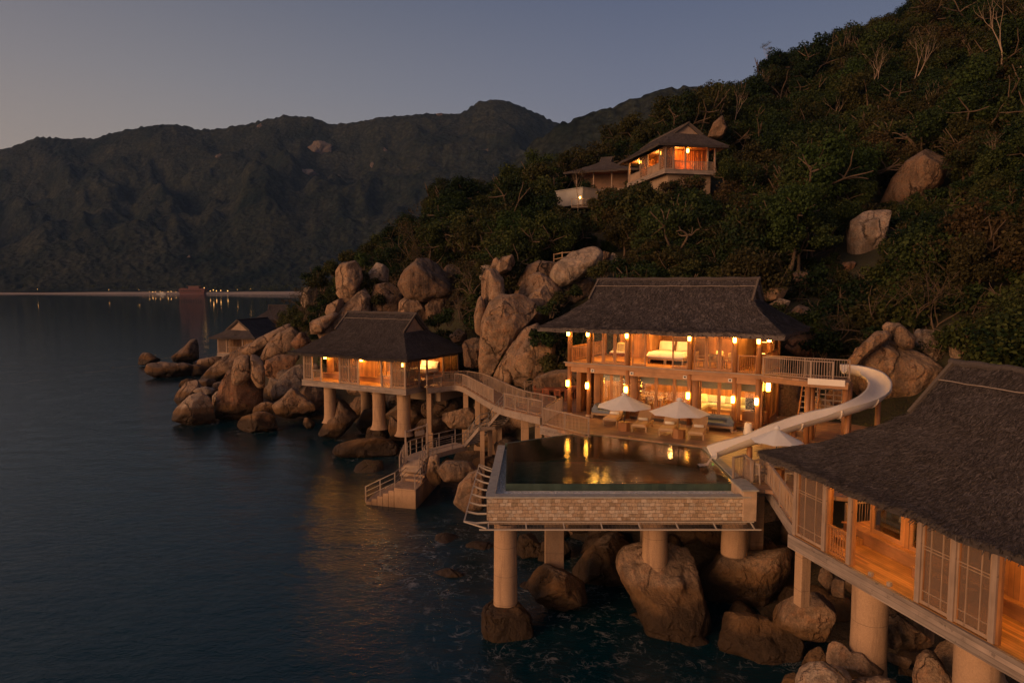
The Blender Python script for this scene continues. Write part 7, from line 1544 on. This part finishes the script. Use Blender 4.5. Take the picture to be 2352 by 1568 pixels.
for k, x in enumerate((343, 351, 357, 368, 374, 386, 393, 404)): far_lamp(x, 669.5+.4*((k*5) % 3), 1113, 'small bright lamp in the row along the far pier', .6+.15*((k*7) % 4), 'lamps in the row on the pier')
for x, y, s in ((469, 661, 1.1), (475, 663, 1.0), (483, 668, 1.0), (490, 666, 1.3), (497, 668, 1.2), (507, 667, 1.2), (523, 668, 1.3)): far_lamp(x, y, 1128, 'warm lamp in the cluster on the beach beside the red boat house', s, 'lamps clustered beside the boat house')
for x, y in ((86, 664), (250, 665.5), (319, 665), (545, 665), (575, 663), (692, 676)): far_lamp(x, y, 1138, 'lone warm lamp on the far beach, away from the pier', .55, 'lone lamps spread along the far beach')
P = aty(371, 679, 1100); bt = empty('small_boat', (P[0], P[1], 0), 0, 'small pale boat moored under the far pier', 'boat'); m = MB(); m.add([(-7, 0, .2), (6, 0, .2), (6, 3, .2), (-7, 3, .2), (-9, -.5, 1.8), (8, -.5, 1.6), (8, 3.5, 1.6), (-9, 3.5, 1.8)], [(3, 2, 1, 0), (4, 5, 6, 7), (0, 1, 5, 4), (1, 2, 6, 5), (2, 3, 7, 6), (3, 0, 4, 7)]); m.build('hull', M['white_cloth'], bt); m = MB(); m.box(-2, 3, .4, 2.6, 1.7, 3); m.build('cabin', M['white_cloth'], bt)
# path lamps and path rail above the rocks
for px, py, Y, s, lab in ((1525, 597, 66, .34, 'brighter of two bare path lamps in the bushes above the villa roof'), (1534, 606, 65.5, .22, 'smaller path lamp just below the brighter one above the villa roof'), (1088, 566, 95, .2, 'tiny path light on the crag beside a timber rail'), (1189, 583, 90, .2, 'tiny pinkish path light above the twin stones'), (1000, 527, 97, .2, 'tiny path light among the crag trees')):
    far_lamp(px, py, Y, lab, s, None, .9, 'path_lamp', 'lamp')
    if s > .3: P = aty(px, py, Y); bulb((P[0], P[1]-.3, P[2]+.1), 40)
p = [aty(*a) for a in ((1272, 598, 72), (1291, 594, 71), (1316, 592, 71))]; rb = empty('path_railing', p[0], 0, 'simple timber path rail behind the pale egg boulder', 'railing'); m = MB()
for k in range(2): m.beam(p[k]-p[0]+[0, 0, .6], p[k+1]-p[0]+[0, 0, .6], .09); m.beam(p[k]-p[0]+[0, 0, .1], p[k+1]-p[0]+[0, 0, .1], .07)
for a in p: m.beam(a-p[0]-[0, 0, .9], a-p[0]+[0, 0, .7], .11)
m.build('rail', M['teak'], rb)
p = [aty(*a) for a in ((1075, 566, 95), (1098, 571, 94))]; rb = empty('path_railing', p[0], 0, 'short timber rail on the crag beside a tiny path light', 'railing'); m = MB(); m.beam([0, 0, .4], p[1]-p[0]+[0, 0, .4], .1); m.beam([0, 0, -.9], [0, 0, .5], .12); m.beam(p[1]-p[0]-[0, 0, .9], p[1]-p[0]+[0, 0, .5], .12); m.build('rail', M['teak'], rb)
# ---------------------------------------------------------------- sea (built after the rocks: foam gathers where rocks break the surface)
from mathutils.kdtree import KDTree
ROCKPTS = np.array(ROCKPTS) if len(ROCKPTS) else np.zeros((1, 2))
kd = KDTree(len(ROCKPTS))
for i, p in enumerate(ROCKPTS): kd.insert((p[0], p[1], 0), i)
kd.balance()
def geo(a, b, s, k=1.12):
    r = [a]
    while r[-1] < b: r.append(r[-1]+s); s *= k
    return np.array(r)
sy = np.r_[np.arange(6, 62, .3), geo(62, 2700, .35, 1.055)]; sx = np.r_[-geo(62, 2900, .5, 1.14)[::-1], np.arange(-61.5, 24, .38), geo(24.4, 2500, .6, 1.2)]
SX, SY = np.meshgrid(sx, sy); P = np.stack([SX, SY, 0*SX], -1).reshape(-1, 3)
amp = np.clip(1-(P[:, 1]-60)/160, .0, 1)
P2 = np.c_[P[:, 0]*.38+P[:, 1]*.10, P[:, 1]*.62, 0*P[:, 0]]
P[:, 2] = amp*((.03*fbm(P2*1.2, 3, 77, .5))+.006*vnoise(P2*np.array([3.1, 4.0, 1])+9, 3))
fo = np.zeros(len(P)); near = (P[:, 1] < 130) & (P[:, 0] > -70) & (P[:, 0] < 25)
for i in np.nonzero(near)[0]:
    dd = kd.find((P[i, 0], P[i, 1], 0))[2]; fo[i] = math.exp(-(dd/1.5)**1.1)
churn = np.exp(-(((P[:, 0]-1.5)/6.5)**2+((P[:, 1]-28.5)/7.5)**2)); churn2 = np.exp(-(((P[:, 0]+4)/4)**2+((P[:, 1]-38)/5)**2))
fo = np.clip(fo*.8+.48*churn+.42*churn2, 0, 1)
ns = len(sx); i0 = np.arange(len(sy)-1)[:, None]*ns+np.arange(ns-1)[None]; fc = np.stack([i0, i0+1, i0+ns+1, i0+ns], -1).reshape(-1, 4)
def _sea():
    g = G('sea_water'); p = g.pos(); at = g.n('Attribute'); at.attribute_name = 'foam'; f = at.outputs['Fac']
    mp = g.map(p, (1, 1.6, 1), (0, 0, R(8)))
    a = g.noise(mp, 1.5, 5, .6, .5); b = g.noise(mp, 5.5, 4, .6, .3); c2 = g.noise(g.map(p, (1, 1.8, 1)), .09, 4, .6)
    big = g.noise(g.map(p, (1, 1.5, 1)), .03, 3)
    col = g.mix(big, (.0008, .016, .026), (.0014, .028, .040))
    # foam: thin webs
    w = g.noise(g.map(p, (1, 1.25, 1)), .38, 4, .58, 1.4); w2 = g.noise(p, 1.0, 5, .6, 1.2); br = g.noise(p, 1.1, 5, .7)
    l1 = g.m('ABSOLUTE', g.m('SUBTRACT', w, .5)); l2 = g.m('ABSOLUTE', g.m('SUBTRACT', w2, .5))
    web = g.m('MAXIMUM', g.ramp(l1, [(0, 1), (.006, .7), (.018, 0)]), g.m('MULTIPLY', g.ramp(l2, [(0, 1), (.009, .6), (.024, 0)]), .8))
    blot = g.ramp(w2, [(.66, 0), (.80, 1)])
    fm = g.m('MULTIPLY', g.m('MAXIMUM', web, g.m('MULTIPLY', blot, .7)), g.ramp(br, [(.48, 0), (.62, 1)]))
    msk = g.ramp(f, [(.12, 0), (.75, 1)]); fm = g.m('MULTIPLY', fm, msk)
    h = g.m('ADD', g.m('ADD', a, g.m('MULTIPLY', b, .34)), g.m('MULTIPLY', c2, 1.0))
    nrm = g.bump(h, .62, .075)
    wat = g.pbr(col, .02, nrm, IOR=1.33); fmx = g.pbr((.60, .57, .55), .9, nrm)
    mx = g.n('MixShader', {0: g.m('MULTIPLY', fm, .42)}); g.set(mx.inputs[1], wat); g.set(mx.inputs[2], fmx)
    return g.out(mx.outputs[0])
me = numesh('sea', P, fc, _sea()); at = me.attributes.new('foam', 'FLOAT', 'POINT'); at.data.foreach_set('value', fo.astype(np.float32))
o = bpy.data.objects.new('sea', me); COL.objects.link(o); tag(o, kind='structure')

# ---------------------------------------------------------------- evening haze
g = G('evening_haze'); pv = g.n('VolumePrincipled', {'Color': (.30, .52, .95), 'Density': .00006, 'Anisotropy': .0}); M['haze'] = g.out(None, pv.outputs[0])
m = MB(); m.box(-3300, 3300, -400, 3600, -10, 640); hz = m.build('haze', M['haze']); tag(hz, kind='stuff'); hz['label'] = 'thin bluish evening haze over bay and hills'; hz.display_type = 'WIRE'
